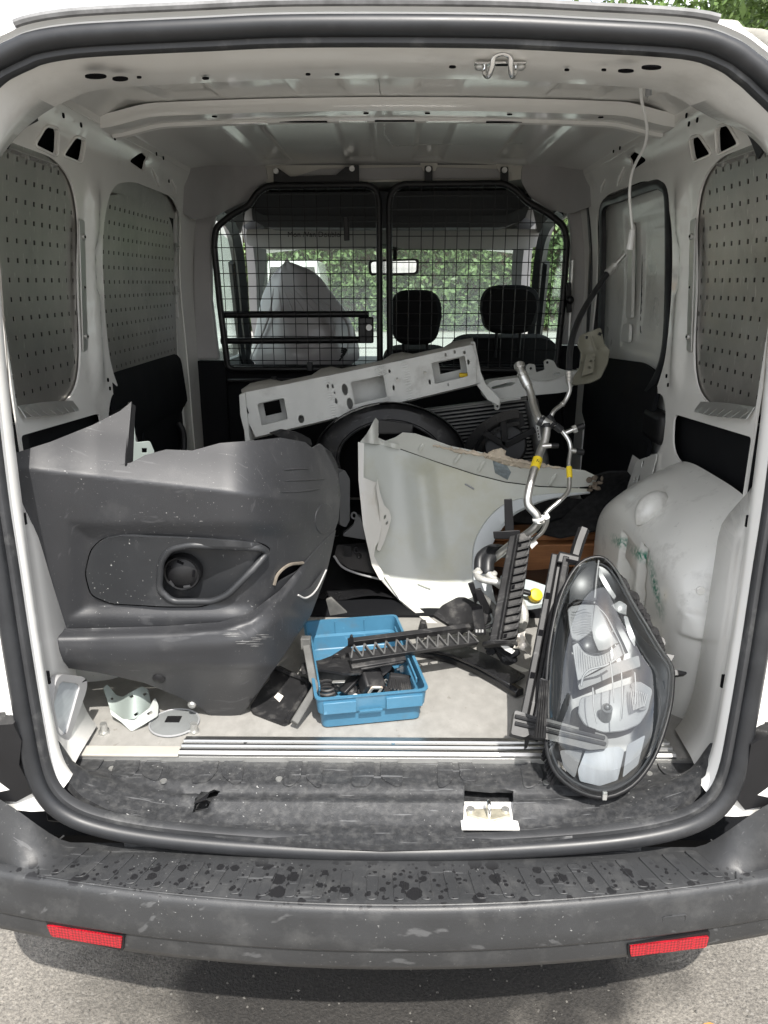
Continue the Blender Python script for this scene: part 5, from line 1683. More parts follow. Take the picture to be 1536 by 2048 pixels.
MB().plate(sq, lambda u, v: f_ + Rm @ Vector((u, -.001, v)), .004, (0, 1, 0), [rp(rect(0, 0, .015, .016), .003, 3)]).build('socket_ring', M('stained_white', (.66, .60, .52), .6, var=.3, scale=80, dirt=(.45, .18, .05), dirt_amt=.8, dirt_scale=50, dirt_pos=.5), o, bevel=.001)
MB().box(f_ + Rm @ Vector((0, .001, 0)), (.016, .003, .016), Rm).build('socket_hole', hole, o)
MB().bar(p + Vector((-.03, .01, .005)), p + Vector((-.062, -.025, -.014)), .018, .008).build('mount_leg', blackd, o, bevel=.002)
MB().bar(p + Vector((-.022, .02, .008)), p + Vector((-.055, -.01, -.008)), .008, .006).build('mount_leg', blackd, o, bevel=.002)
MB().bar(p + Vector((.005, -.02, -.02)), p + Vector((.01, -.035, -.035)), .008, .006).build('mount_leg', blackd, o, bevel=.001)
MB().plate([(0, 0), (.02, .03), (.045, .045), (.04, .01), (.02, -.005)], lambda u, v: p + Vector((.005 + u, .02 + v * .4, .005 + v)), .003, (0, 1, 0)).build('wing', blackd, o, bevel=.001)
o, p = loose('ribbed_connector', 'black ribbed connector block in the right half of the blue box', 'connector', 800, 1372, .022)
Rm = Euler((.35, .1, -.15)).to_matrix()
MB().box(p, (.055, .05, .028), Rm).build('connector_body', blackd, o, bevel=.004)
for k in range(6):
    MB().box(p + Rm @ Vector((-.020 + k * .008, -.012, .016)), (.0035, .026, .008), Rm).build('rib', blackd, o, bevel=.0006)
for dx, dy in ((.03, .02), (-.024, -.028), (.026, -.024)):
    MB().cyl(p + Rm @ Vector((dx, dy, -.012)), p + Rm @ Vector((dx, dy, .016)), .008, .007, 12).build('boss', blackd, o)
o, p = loose('push_clip', 'black mushroom-headed push clip standing on the blue box floor between the two connectors', 'clip', 776, 1344, .02)
MB().lathe(p + Vector((.004, 0, .008)), (.45, -.25, .8), [(.012, -.002), (.012, .001), (.006, .004), (.001, .004)], 16).build('clip_head', blackp, o)
MB().cyl(p + Vector((.002, .002, .006)), p + Vector((-.012, .008, -.018)), .004, .003, 8).build('clip_stem', blackp, o)
def grommet(px, py, r, mat, lab, z=.014):
    o, p = loose('grommet', lab, 'grommet', px, py, z)
    MB().lathe(p, (random.uniform(-.3, .3), -.5, .9), [(r, -.004), (r, .001), (r * .72, .004), (r * .55, .002), (r * .3, .003), (.0008, .003)], 18).build('grommet_disc', mat, o)
grommet(725, 1385, .0135, blackd, 'round black grommet at the blue box front wall below the square socket')
grommet(702, 1379, .014, blackd, 'tilted dark oval grommet right of the ring clamp in the blue box', .02)
grommet(711, 1394, .008, whitep, 'small round white cap against the front wall of the blue box')
grommet(815, 1313, .010, MATS['stained_white'], 'beige round cap in the blue box at the end of the black bar', .02)
grommet(803, 1310, .009, whitep, 'white round cap touching the end of the zigzag bar over the blue box', .03)
grommet(824, 1337, .008, MATS['stained_white'], 'beige cap lying against the right wall of the blue box', .012)
grommet(820, 1385, .009, zinc, 'round grey metal bush in the front right corner of the blue box')
grommet(795, 1389, .008, zinc, 'small grey bush at the front of the blue box beside the ribbed connector')
o, p = loose('wing_clip', 'small white winged clip by the right wall of the blue box', 'clip', 805, 1338, .02)
MB().ball(p, (.009, .008, .009)).build('clip_head', whitep, o)
MB().bar(p, p + Vector((-.014, -.002, .001)), .007, .004).build('clip_wing', whitep, o, bevel=.001)
o, p = loose('relay', 'small relay with a rusty brown top under the black shroud in the blue box', 'relay', 730, 1340, .04)
MB().box(p, (.02, .02, .022)).build('relay_case', greyp, o, bevel=.002)
MB().cyl(p + Vector((0, 0, .011)), p + Vector((0, 0, .018)), .008, .008, 12).build('relay_top', orange, o)

for k, (px, py) in enumerate(((690, 1372), (716, 1366), (760, 1378), (772, 1364), (836, 1368), (780, 1382), (744, 1392), (832, 1350), (664, 1398), (790, 1352))):
    o, p = loose('screw', 'small dark screw lying among the clips on the blue box floor', 'screw', px, py, .012, 'small screws scattered in the blue box')
    a_ = k * 1.7
    d_ = Vector((cos(a_), sin(a_), .12 * (k % 3)))
    MB().cyl(p, p + d_ * .016, .0026, .0016, 8).build('shank', zinc if k % 2 else blackp, o)
    MB().cyl(p - d_ * .003, p, .0065, .0055, 10).build('head', zinc if k % 2 else blackp, o)
for k, pts in enumerate((((690, 1388), (705, 1372), (722, 1376), (735, 1388)), ((770, 1386), (782, 1372), (770, 1360), (762, 1352)))):
    o = thing('wire_offcut', ('short black wire offcut beside the ring clamp in the blue box', 'curled black wire offcut beside the ribbed connector in the blue box')[k], 'wire', at_z(pts[0][0], pts[0][1], FZ + .014))
    MB().tube(spl([at_z(a_, c_, FZ + .014 + .006 * (i % 2)) for i, (a_, c_) in enumerate(pts)], 5), .0024, 8).build('wire', blackp, o)
# black shroud with a round mark lying across the left of the box
sh_ = thing('plastic_shroud', 'black plastic shroud with a round moulded mark lying across the left of the blue box', 'shroud', at_z(700, 1345, FZ + .06))
def shd(u, v):
    return .20 + .12 * (1345 - v) / 55
skin('shroud_plate', rp([(603, 1326), (640, 1320), (662, 1312), (700, 1288), (705, 1300), (735, 1318), (722, 1345), (690, 1346), (640, 1338), (602, 1345)], 4, 3), shd, .006, blackd, sh_, (), 8, bevel=.0015)
MB().tube([at_y(673 + 8 * cos(t), 1317 + 8 * sin(t), shd(673, 1317) - .002) for t in np.linspace(0, 2 * pi, 21)[:-1]], .0014, 6, True).build('moulded_ring', blackd, sh_)

# ---- zigzag bar lying across the blue box
zb = thing('truss_bar', 'black plastic bar with a zigzag rib pattern lying across the blue box', 'bracket bar', at_y(830, 1290, .30))
def zbd(u):
    return .235 + .09 * (u - 695) / 255
q0, q1 = at_y(697, 1304, zbd(697)), at_y(948, 1273, zbd(948))
ax = (q1 - q0).normalized()
upv = Vector((0, -.45, .9))
upv = (upv - ax * upv.dot(ax)).normalized()
sdv = ax.cross(upv).normalized()
if sdv.y > 0:
    sdv = -sdv
L0 = (q1 - q0).length
zz = lambda a, b_, c_: q0 + ax * a + sdv * b_ + upv * c_
MB().hexa([zz(0, -.010, .018), zz(L0, -.010, .020), zz(L0, -.022, .020), zz(0, -.022, .018), zz(0, -.010, .021), zz(L0, -.010, .023), zz(L0, -.022, .023), zz(0, -.022, .021)]).build('back_flange', blackd, zb, bevel=.001)
MB().bar(zz(0, -.012, .012), zz(L0, -.012, .014), .004, .018, tuple(upv)).build('web', blackd, zb, bevel=.001)
MB().bar(zz(0, .012, -.004), zz(L0 * .99, .010, .002), .024, .004, tuple(upv)).build('base_flange', blackd, zb, bevel=.001)
MB().bar(zz(0, .026, .001), zz(L0, .022, .004), .004, .011, tuple(upv)).build('front_edge', blackd, zb, bevel=.001)
n = 12
zigm = M('scuffed_rib_edge', (.065, .065, .064), .6, var=.3, scale=60)
for i in range(n):
    x0, x1 = L0 * i / n, L0 * (i + .5) / n
    x2 = L0 * (i + 1) / n
    MB().bar(zz(x0, .023, .005), zz(x1, -.010, .006), .0034, .010, tuple(upv)).build('zigzag_rib', zigm, zb)
    MB().bar(zz(x1, -.010, .006), zz(x2, .023, .005), .0034, .010, tuple(upv)).build('zigzag_rib', zigm, zb)
MB().bar(zz(.0, .030, -.012), zz(L0 * .42, .027, -.010), .018, .012, tuple(upv)).build('hollow_box', blackd, zb, bevel=.002)
MB().bar(zz(.02, .040, -.013), zz(L0 * .4, .037, -.011), .004, .006, tuple(upv)).build('lower_rib', blackd, zb, bevel=.001)
MB().hexa([zz(-.002, -.012, .02), zz(.012, -.012, .02), zz(.012, -.004, .02), zz(-.002, -.004, .02), zz(.002, -.012, .046), zz(.006, -.012, .046), zz(.006, -.006, .046), zz(.002, -.006, .046)]).build('locating_pin', blackd, zb, bevel=.0008)
zc = at_y(957, 1240, zbd(957) - .01)
MB().hexa([at_y(u, v, zbd(957) + dy) for dy in (-.02, .005) for u, v in ((942, 1215), (965, 1210), (973, 1268), (950, 1272))]).build('clip_block', blackd, zb, bevel=.002)
for k in range(3):
    MB().box(at_y(953 + k * 6, 1262, zbd(957) - .021), (.004, .003, .006)).build('clip_tooth', M('clip_tooth', (.4, .4, .39), .6), zb)
MB().hexa([at_y(u, v, zbd(957) + dy) for dy in (-.022, -.018) for u, v in ((943, 1214), (964, 1211), (965, 1217), (944, 1220))]).build('clip_slot', hole, zb)
tubepx([(972, 1255), (990, 1250), (992, 1266), (978, 1268)], lambda u, v: zbd(960), .004, blackd, 'hook', zb, 8)

# ---- ribbed upright bracket
rb = thing('ribbed_bracket', 'black ribbed upright plastic bracket leaning in the wheel arch of the white fender', 'bracket', at_y(1005, 1285, .25))
def rbd(v):
    return .26 + .22 * (1285 - v) / 220
def rq(t, s_, lift=0.):
    """t 0 bottom..1 top, s -1..1 across"""
    u = 1005 + (1042 - 1005) * t + s_ * (29 - 6 * t)
    v = 1288 - 222 * t - s_ * 6
    return at_y(u, v, rbd(v) - lift)
MB().loft([[rq(t, -1, 0), rq(t, -1, .012), rq(t, -.45, .016), rq(t, -.35, .024), rq(t, -.2, .024), rq(t, -.1, .010), rq(t, 1, .006), rq(t, 1, -.02), rq(t, -1, -.02)] for t in np.linspace(0, 1, 12)], True, True, True).build('bracket_body', blackd, rb, bevel=.002)
for k in range(13):
    t = .04 + k * .073
    MB().hexa([rq(t, -.08, .0), rq(t, .98, .0), rq(t + .012, .98, .0), rq(t + .012, -.08, .0), rq(t, -.08, .020), rq(t, .9, .018), rq(t + .012, .9, .018), rq(t + .012, -.08, .020)]).build('cross_rib', blackd, rb, bevel=.001)
    MB().hexa([rq(t + .012, .60, .0), rq(t + .012, .98, .0), rq(t + .06, .98, .0), rq(t + .06, .85, .0), rq(t + .012, .60, .012), rq(t + .012, .98, .012), rq(t + .06, .98, .012), rq(t + .06, .85, .012)]).build('stepped_rib', blackd, rb, bevel=.001)
for t in (.06, .50, .88):
    MB().hexa([rq(t, .0, .011), rq(t, .22, .011), rq(t + .03, .22, .011), rq(t + .03, .0, .011), rq(t, .0, .014), rq(t, .22, .014), rq(t + .03, .22, .014), rq(t + .03, .0, .014)]).build('slot', hole, rb)
MB().hexa([at_y(u, v, .50 + dy) for dy in (0, .02) for u, v in ((1010, 1072), (1029, 1072), (1024, 997), (1008, 998))]).build('top_post', blackp, rb, bevel=.002)
MB().hexa([at_y(u, v, .48 + dy) for dy in (0, .03) for u, v in ((986, 1063), (1040, 1060), (1040, 1078), (988, 1078))]).build('side_lug', blackp, rb, bevel=.002)
MB().loft([[at_y(1000 + 36 * cos(t) , 1284 + 5 * sin(t) + dv, .24 + .02 * sin(t)) for t in np.linspace(0, 2 * pi, 17)[:-1]] for dv in (0, 9)], True, True, True).build('foot', blackd, rb, bevel=.002)

# small parts around its foot
o = thing('wire_bundle', 'knot of taped black wiring below the ribbed bracket foot', 'wiring', at_y(1005, 1305, .26))
for k in range(7):
    a = k * .9
    tubepx([(975 + 3 * k, 1300 + 6 * sin(a)), (985 + 5 * k, 1285 + 4 * k), (1010 + 4 * k, 1322 - 3 * k), (1030 - 4 * k, 1318)], lambda u, v: .26 + .01 * sin(u * .2 + a), .008, blackm, 'wire', o, 8)
skin('white_tie', [(992, 1283), (1002, 1282), (1030, 1302), (1024, 1308), (1010, 1300)], lambda u, v: .235, .003, whitep, o, (), None)
o = thing('torn_paper', 'crumpled torn white label paper right of the ribbed bracket foot', 'paper', at_y(1045, 1300, .24))
skin('paper_sheet', [(1036, 1268), (1050, 1262), (1048, 1272), (1062, 1295), (1062, 1310), (1050, 1302), (1028, 1296), (1032, 1286)], lambda u, v: .24 + .015 * sin(u * .25) + .01 * sin(v * .3), .0015, sticker, o, (), 5)
o = thing('splash_guard', 'small black moulded splash guard in front of the white fender edge', 'guard', at_y(935, 1235, .33))
skin('guard_plate', rp([(868, 1228), (885, 1210), (915, 1194), (930, 1194), (950, 1205), (975, 1215), (984, 1240), (960, 1255), (930, 1262), (900, 1250)], 4, 3), lambda u, v: .43 - .0014 * (v - 1230) + .012 * sin(u * .05), .005, blackd, o, (), 9, bevel=.001)
skin('guard_edge', [(866, 1229), (874, 1226), (930, 1258), (925, 1266)], lambda u, v: .41 - .0014 * (v - 1240), .01, blackd, o, (), 12, bevel=.001)
skin('guard_tab', [(936, 1168), (947, 1164), (958, 1200), (950, 1210), (944, 1190)], lambda u, v: .44, .006, blackp, o, (), None, bevel=.001)
skin('guard_leg', [(950, 1180), (962, 1178), (985, 1225), (975, 1232), (955, 1200)], lambda u, v: .42, .008, blackp, o, (), None, bevel=.001)

# ---- long black strip on the floor behind the box
o = thing('trim_strip', 'long glossy black trim strip running from behind the blue box towards the headlight', 'trim strip', at_z(930, 1350, FZ))
P = [at_z(u, v, FZ + z) for u, v, z in ((825, 1300, .012), (880, 1310, .012), (930, 1325, .014), (985, 1352, .014), (1040, 1385, .014))]
MB().sweep(spl(P, 4), [(-.012, -.010), (.012, -.010), (.012, .004), (.004, .010), (-.012, .006)], up=(0, 0, 1)).build('strip', blacks, o, bevel=.002)
P = [at_z(u, v, FZ + z) for u, v, z in ((840, 1290, .02), (900, 1298, .03), (970, 1325, .03), (1035, 1362, .02))]
MB().sweep(spl(P, 4), [(-.03, -.004), (.03, -.004), (.03, .004), (-.03, .004)], up=(0, 0, 1)).build('strip_flange', blacks, o, bevel=.002)

# ---- long bracket with foot, leaning beside the headlight
lb = thing('long_bracket', 'long black plastic bracket with a cross foot leaning against the left side of the headlight', 'bracket', at_y(1050, 1480, .02))
def lbd(v):
    return -.01 + .26 * (1490 - v) / 400
def lq(t, s_, lift=0.):
    u = 1052 + (1122 - 1052) * t ** .9 + s_ * (24 - 5 * t)
    v = 1480 - 370 * t + s_ * 4
    return at_y(u, v, lbd(v) - lift)
MB().loft([[lq(t, -1, .0), lq(t, -.95, .014), lq(t, -.35, .016), lq(t, -.25, .0), lq(t, .15, .0), lq(t, .25, .018), lq(t, .9, .016), lq(t, 1, 0), lq(t, 1, -.02), lq(t, -1, -.02)] for t in np.linspace(0, 1, 14)], True, True, True).build('bracket_body', blackd, lb, bevel=.002)
for t in (.33, .56, .76):
    MB().hexa([lq(t, -.8, .012), lq(t, -.4, .012), lq(t + .03, -.4, .012), lq(t + .03, -.8, .012), lq(t, -.8, .018), lq(t, -.4, .018), lq(t + .03, -.4, .018), lq(t + .03, -.8, .018)]).build('slot', hole, lb)
tubepx([(1150, 1112), (1158, 1085), (1168, 1058)], lambda u, v: lbd(v) + .01, .012, blackp, 'top_tongue', lb, 6, seg=2)
MB().hexa([at_y(u, v, lbd(v) + dy) for dy in (-.015, .02) for u, v in ((1112, 1125), (1158, 1132), (1162, 1112), (1118, 1102))]).build('top_clip', blackd, lb, bevel=.004)
MB().hexa([at_y(u, v, lbd(v) - .017) for u, v in ((1128, 1122), (1156, 1128), (1157, 1122), (1130, 1116))] + [at_y(u, v, lbd(v) - .013) for u, v in ((1128, 1122), (1156, 1128), (1157, 1122), (1130, 1116))]).build('clip_slot', hole, lb)
# foot
def fq(u, v, d):
    return at_y(u, v, -.045 + .0 * u - d - .0006 * (v - 1470))
foot = [(1022, 1468), (1030, 1420), (1068, 1432), (1090, 1436), (1212, 1470), (1218, 1482), (1214, 1497), (1180, 1500), (1090, 1478), (1060, 1468), (1050, 1475)]
MB().plate(rp(foot, 5, 3), lambda u, v: fq(u, v, .012), .03, (0, 1, 0), (), 12).build('foot_block', blackd, lb, bevel=.003)
for k, (a, c_) in enumerate((((1030, 1432), (1210, 1476)), ((1030, 1446), (1212, 1488)))):
    MB().bar(fq(*a, .014), fq(*c_, .014), .006, .006, (0, -1, .3)).build('foot_rib', blackd, lb, bevel=.001)
MB().bar(fq(1160, 1456, .016), fq(1190, 1464, .016), .010, .006, (0, -1, .3)).build('foot_slot', hole, lb)
MB().hexa([at_y(u, v, -.075 + dy) for dy in (-.006, .012) for u, v in ((1068, 1476), (1092, 1478), (1096, 1360), (1080, 1355))]).build('cross_strap', blackd, lb, bevel=.002)
for k in range(4):
    MB().bar(at_y(1072 + k * 5, 1474, -.082), at_y(1083 + k * 3.5, 1362, -.082), .0022, .003, (0, -1, 0)).build('strap_rib', blackd, lb)
MB().hexa([at_y(u, v, -.03 + dy) for dy in (-.004, .006) for u, v in ((1048, 1500), (1054, 1496), (1062, 1472), (1050, 1470))]).build('pin', blackp, lb)

# ---- white front fender, seen from inside
fe = thing('front_fender', 'white front fender panel with a round wheel cut-out, torn sealer along its top edge', 'fender', at_y(1040, 1335, .335))
def fed(px, py):
    y = .335 + float(np.interp(1345 - py, [0, 145, 250, 460], [0, .34, .415, .53]))
    y += .03 * sin(pi * max(0., min(1., (px - 716) / 300))) ** 1.0 * sstep(880, 960, py)
    y += .05 * sstep(1150, 1330, px - 0) * 0
    y -= .03 * sstep(790, 716, px)
    y += .022 * sstep(40, 0, abs(px - (835 + (py - 900) * .12))) * sstep(900, 960, py) * sstep(1180, 1080, py)
    return y
archp = [(985, 1262), (962, 1222), (949, 1170), (946, 1122), (952, 1080), (975, 1040), (1008, 1010), (1050, 996), (1100, 988), (1180, 984)]
fo_ = [(722, 884), (760, 889), (800, 899), (870, 924), (950, 950), (1010, 965), (1080, 974), (1186, 978)] + archp[::-1] + [(1000, 1290), (1060, 1320), (1058, 1350), (1000, 1327), (930, 1296), (860, 1252), (800, 1202), (762, 1160), (745, 1130), (727, 1050), (718, 960)]
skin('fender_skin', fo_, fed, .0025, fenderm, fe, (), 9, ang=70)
# rolled flange along the wheel cut-out
m = MB()
rows = []
ar = spl([(a, c, 0) for a, c in archp], 5)
for dx, dl in ((-34, .0005), (-28, .008), (-8, .012), (0, .012), (3, -.004), (3, -.02)):
    row = []
    for i, p in enumerate(ar):
        a, c = ar[max(0, i - 1)], ar[min(len(ar) - 1, i + 1)]
        t = (c - a).normalized()
        nx, ny = t.y, -t.x
        k = sstep(len(ar) + 4, len(ar) - 22, i)
        u, v = p.x - nx * dx * -1 * k, p.y - ny * dx * -1 * k
        row.append(at_y(u, v, fed(u, v) - dl))
    rows.append(row)
m.loft(rows, False)
m.build('arch_flange', M('fender_grey_primer', (.50, .53, .54), .4, var=.05, scale=4), fe)
# upper flange (wing rail) with pressed ribs and torn sealer
def ufd(px, py):
    base = [(722, 884), (800, 899), (870, 924), (950, 950), (1010, 965), (1080, 974), (1186, 978)]
    by = 884
    for (x0, y0), (x1, y1) in zip(base, base[1:]):
        if px <= x1 or x1 == 1186:
            by = y0 + (y1 - y0) * (px - x0) / (x1 - x0)
            break
    return fed(px, by) + .004 - .05 * max(0., by - py) / 45
uf = [(740, 882), (770, 884), (800, 897), (870, 922), (950, 948), (1010, 963), (1080, 972), (1150, 975), (1186, 972), (1196, 955), (1170, 942), (1120, 936), (1060, 925), (1000, 914), (950, 903), (900, 893), (860, 878), (830, 868), (805, 866), (790, 876), (768, 884)]
skin('upper_flange', uf, ufd, .0025, M('flange_primer', (.60, .61, .57), .4, var=.05, scale=6, dirt=(.3, .28, .22), dirt_amt=.3), fe, (), 7, bevel=.0008)
for a, c in (((846, 888), (838, 902)), ((922, 908), (908, 927)), ((970, 920), (956, 944)), ((1112, 948), (1098, 970))):
    tubepx([a, ((a[0] + c[0]) / 2, (a[1] + c[1]) / 2), c], ufd, .006, MATS['flange_primer'], 'pressed_rib', fe, 8, seg=3, scale=[.4, .9, 1, 1, 1, .9, .4], lift=.001)
sl = []
for i in range(60):
    t = i / 59
    u = 866 + 262 * t
    v = 888 + (935 - 888) * t ** .9 + 2
    sl.append(at_y(u, v + random.uniform(-2, 2), ufd(u, v) - .004))
MB().tube(sl, .0055, 7, scale=[random.uniform(.5, 1.5) * (.5 if i < 8 or i > 50 else 1) for i in range(60)]).build('torn_sealer', sealer, fe)
skin('sealer_patch', [(985, 920), (1010, 925), (1022, 945), (1015, 960), (990, 946)], ufd, .001, M('grey_sealer', (.22, .26, .28), .7, var=.4, scale=60, bump=.5), fe, (), 5, lift=.0015)
skin('sealer_crust', [(968, 915), (985, 900), (1003, 896), (1012, 903), (1010, 912), (1060, 928), (1090, 934), (1058, 938), (1010, 930)], lambda u, v: ufd(u, max(v, 912)) - .006 + .004 * sin(u) * cos(v * 1.7), .003, sealer, fe, (), 4)
mdm = MB()
for k in range(16):
    mdm.ball(at_y(1180 + random.uniform(-8, 26), 968 + random.uniform(-13, 12), ufd(1186, 960) - .008), (random.uniform(.004, .010), .006, random.uniform(.004, .009)), 6, 4)
mdm.build('mud_lump', M('dried_mud', (.13, .105, .08), .95, var=.4, scale=90, bump=1., bscale=140), fe)
# left edge flange in the sun with its torn tabs
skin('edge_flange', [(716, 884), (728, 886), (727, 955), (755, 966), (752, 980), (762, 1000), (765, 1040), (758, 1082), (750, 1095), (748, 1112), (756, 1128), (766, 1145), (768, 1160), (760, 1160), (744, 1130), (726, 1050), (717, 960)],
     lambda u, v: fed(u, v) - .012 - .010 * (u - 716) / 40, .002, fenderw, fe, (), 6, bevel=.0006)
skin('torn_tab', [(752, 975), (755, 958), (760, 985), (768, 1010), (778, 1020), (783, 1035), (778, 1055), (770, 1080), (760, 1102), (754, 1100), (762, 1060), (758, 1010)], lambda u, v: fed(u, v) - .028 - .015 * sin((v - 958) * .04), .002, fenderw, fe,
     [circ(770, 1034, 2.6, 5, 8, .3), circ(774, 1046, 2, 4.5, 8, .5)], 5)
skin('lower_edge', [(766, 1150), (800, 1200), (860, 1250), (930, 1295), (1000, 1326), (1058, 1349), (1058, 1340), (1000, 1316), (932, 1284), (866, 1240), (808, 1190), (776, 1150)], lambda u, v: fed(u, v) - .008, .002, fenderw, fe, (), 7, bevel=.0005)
skin('corner_fold', [(733, 868), (752, 836), (762, 848), (756, 875), (775, 884), (800, 889), (815, 880), (800, 899), (760, 889), (720, 884)], lambda u, v: fed(u, 884) - .02 + .02 * sin(u * .15), .002, MATS['flange_primer'], fe, (), 6)
tubepx([(930, 968), (938, 972), (948, 978)], fed, .003, greyp, 'scratch_tab', fe, 6, lift=.003)
tubepx([(836, 1166), (850, 1172), (862, 1176)], fed, .005, fenderm, 'pressed_bead', fe, 8, lift=.002)

# ---- felt liner behind the fender's tip
o = thing('felt_liner', 'dark grey felt wheel arch liner curling out behind the fender tip', 'wheel liner', at_y(1180, 1040, .68))
skin('felt_sheet', rp([(1080, 1050), (1120, 1040), (1165, 1000), (1190, 985), (1185, 955), (1215, 945), (1255, 944), (1268, 960), (1270, 1010), (1240, 1040), (1190, 1060), (1120, 1075), (1060, 1060)], 6, 3), lambda u, v: .92 + .0006 * abs(u - 1190) + .08 * sin(max(0, (v - 945) / 110) * pi), .006, felt, o, (), 9)
skin('felt_sheet', rp([(1010, 1015), (1060, 1000), (1130, 995), (1170, 1000), (1140, 1030), (1080, 1048), (1030, 1045)], 6, 3), lambda u, v: .98 + .0004 * (u - 1000), .006, felt, o, (), 10)

# ---- brown wooden block
o = thing('wooden_block', 'brown wooden block with worn edges lying behind the fender cut-out', 'wood block', at_y(1080, 1148, .88))
w0 = [at_y(u, v, .94) for u, v in ((935, 1150), (1200, 1142), (1200, 1088), (935, 1092))]
MB().hexa(w0 + [p + Vector((0, .12, .0)) for p in w0]).build('block', wood, o, bevel=.005, seg=3)
w1 = [p + Vector((0, .035, .038)) for p in (w0[3], w0[2])]
MB().hexa([w0[3] + Vector((0, .03, .002)), w0[2] + Vector((0, .03, .002)), w0[2] + Vector((0, .03, .028)), w0[3] + Vector((0, .03, .028)), w0[3] + Vector((0, .12, .002)), w0[2] + Vector((0, .12, .002)), w0[2] + Vector((0, .12, .028)), w0[3] + Vector((0, .12, .028))]).build('upper_board', wood, o, bevel=.004)

# ---- pale plastic tray with yellow cap
o = thing('filler_tray', 'pale blue grey plastic tray with a bright yellow cap between the two black brackets', 'tray', at_y(1060, 1200, .50))
skin('tray_body', rp([(1000, 1150), (1060, 1160), (1095, 1172), (1095, 1206), (1060, 1212), (1000, 1206)], 6, 3), lambda u, v: .62 - .002 * (v - 1150), .012, palebl, o, (), 12, bevel=.003)
tubepx([(1000, 1190), (1060, 1205), (1096, 1212)], lambda u, v: .52, .007, palebl, 'tray_lip', o, 8)
c0 = at_y(1072, 1190, .51)
MB().lathe(c0, (.15, -.75, .6), [(.017, -.012), (.018, .0), (.015, .006), (.001, .007)], 20).build('yellow_cap', yellow, o, bevel=.001)
MB().bar(c0 + Vector((-.012, 0, .004)), c0 + Vector((-.055, .01, .012)), .018, .010).build('dark_nozzle', blackd, o, bevel=.003)

# ---- aluminium pipes
yl = M('yellow_label', (.75, .56, .02), .5, var=.05)
pp = thing('coolant_pipe', 'thick bent aluminium air conditioning pipe with a yellow label standing in front of the fender', 'pipe', at_y(960, 1140, .5))
thick = [(1037, 726, .70), (1046, 752, .68), (1060, 782, .66), (1068, 815, .63), (1078, 838, .60), (1093, 850, .59), (1090, 880, .57), (1080, 905, .55), (1067, 945, .51), (1057, 985, .48), (1057, 1010, .47), (1073, 1030, .46), (1077, 1045, .46), (1060, 1064, .47), (1028, 1085, .50), (990, 1115, .53), (965, 1134, .55)]
tp3 = [at_y(a, c, d) for a, c, d in thick]
MB().tube(spl(tp3, 8), .0100, 14).build('pipe', alup, pp)
def on(path, i, f, r, L, mat, name, root, n=16):
    a, c = path[i], path[i + 1]
    d = (c - a).normalized()
    p0 = a.lerp(c, f)
    return MB().cyl(p0 - d * L / 2, p0 + d * L / 2, r, r, n).build(name, mat, root, bevel=.001)
sp = spl(tp3, 8)
on(sp, 2, 0, .014, .012, alup, 'end_collar', pp)
on(sp, 7, 0, .0132, .008, alup, 'end_collar', pp)
on(sp, 11, 0, .0126, .03, MATS['alu'] if 'alu' in MATS else alup, 'end_sleeve', pp)
on(sp, 34, .5, .0142, .012, rubber, 'rubber_band', pp)
on(sp, 37, .5, .0132, .030, MATS['dull_metal'], 'label_sleeve', pp)
on(sp, 41, .0, .0142, .010, rubber, 'rubber_band', pp)
on(sp, 60, .5, .0119, .030, yl, 'yellow_label', pp)
i = 60
d = (sp[61] - sp[60]).normalized()
tm = blackp
for k in range(3):
    c0 = sp[60] + Vector((-.003 + .003 * k, -.0125, .004 - .004 * k))
    MB().bar(c0, c0 + Vector((.003, 0, .006)), .0015, .001, (0, -1, 0)).build('label_print', tm, pp)
on(sp, 92, 0, .0148, .006, whitep, 'joint_ring', pp)
on(sp, 95, 0, .0148, .006, alup, 'joint_ring', pp)
v0 = at_y(1084, 892, .55)
MB().cyl(v0, v0 + Vector((.022, -.0, .001)), .006, .006, 10).build('valve_stub', alup, pp)
MB().cyl(v0 + Vector((.022, 0, .001)), v0 + Vector((.040, 0, .001)), .007, .006, 10).build('valve_cap', blackp, pp)

tn = thing('refrigerant_line', 'thin aluminium refrigerant line with valves and a black rubber hose rising to the right wall', 'pipe', at_y(1085, 1060, .5))
thin = [(1138, 765, .66), (1139, 782, .65), (1128, 805, .64), (1108, 822, .62), (1102, 840, .61), (1112, 852, .60), (1126, 864, .60), (1138, 882, .59), (1141, 900, .58), (1138, 925, .56), (1139, 960, .53), (1136, 983, .51), (1118, 1003, .49), (1098, 1020, .48), (1091, 1030, .475), (1094, 1042, .475), (1084, 1064, .48), (1062, 1082, .49), (1040, 1098, .51)]
np3 = spl([at_y(*p) for p in thin], 8)
MB().tube(np3, .0055, 12).build('pipe', alup, tn)
hs = [(1138, 742, .67), (1140, 702, .72), (1147, 668, .78), (1160, 634, .85), (1179, 600, .91), (1201, 567, .955), (1219, 540, .97)]
h3 = spl([at_y(*p) for p in hs], 6)
MB().tube(h3, .0082, 12).build('rubber_hose', rubber, tn)
for k in range(4):
    c0 = at_y(1138, 744 + k * 6.5, .665)
    MB().cyl(c0 + Vector((0, 0, .004)), c0 - Vector((0, 0, .004)), .0105 - .0006 * k, .0095 - .0006 * k, 14).build('crimp_ring', alup, tn, bevel=.001)
ends = spl([at_y(*p) for p in ((1215, 547, .965), (1226, 535, .97), (1238, 521, .97), (1250, 508, .97))], 4)
MB().tube(ends, .0055, 10).build('hose_end', alup, tn)
for k in (1, 3, 5):
    on(ends, k, 0, .0115, .012, MATS['dull_metal'], 'crimp_ring', tn)
on(np3, 33, .5, .0095, .03, rubber, 'rubber_band', tn)
on(np3, 42, .5, .0095, .022, rubber, 'rubber_band', tn)
on(np3, 76, .5, .0071, .03, yl, 'yellow_label', tn)
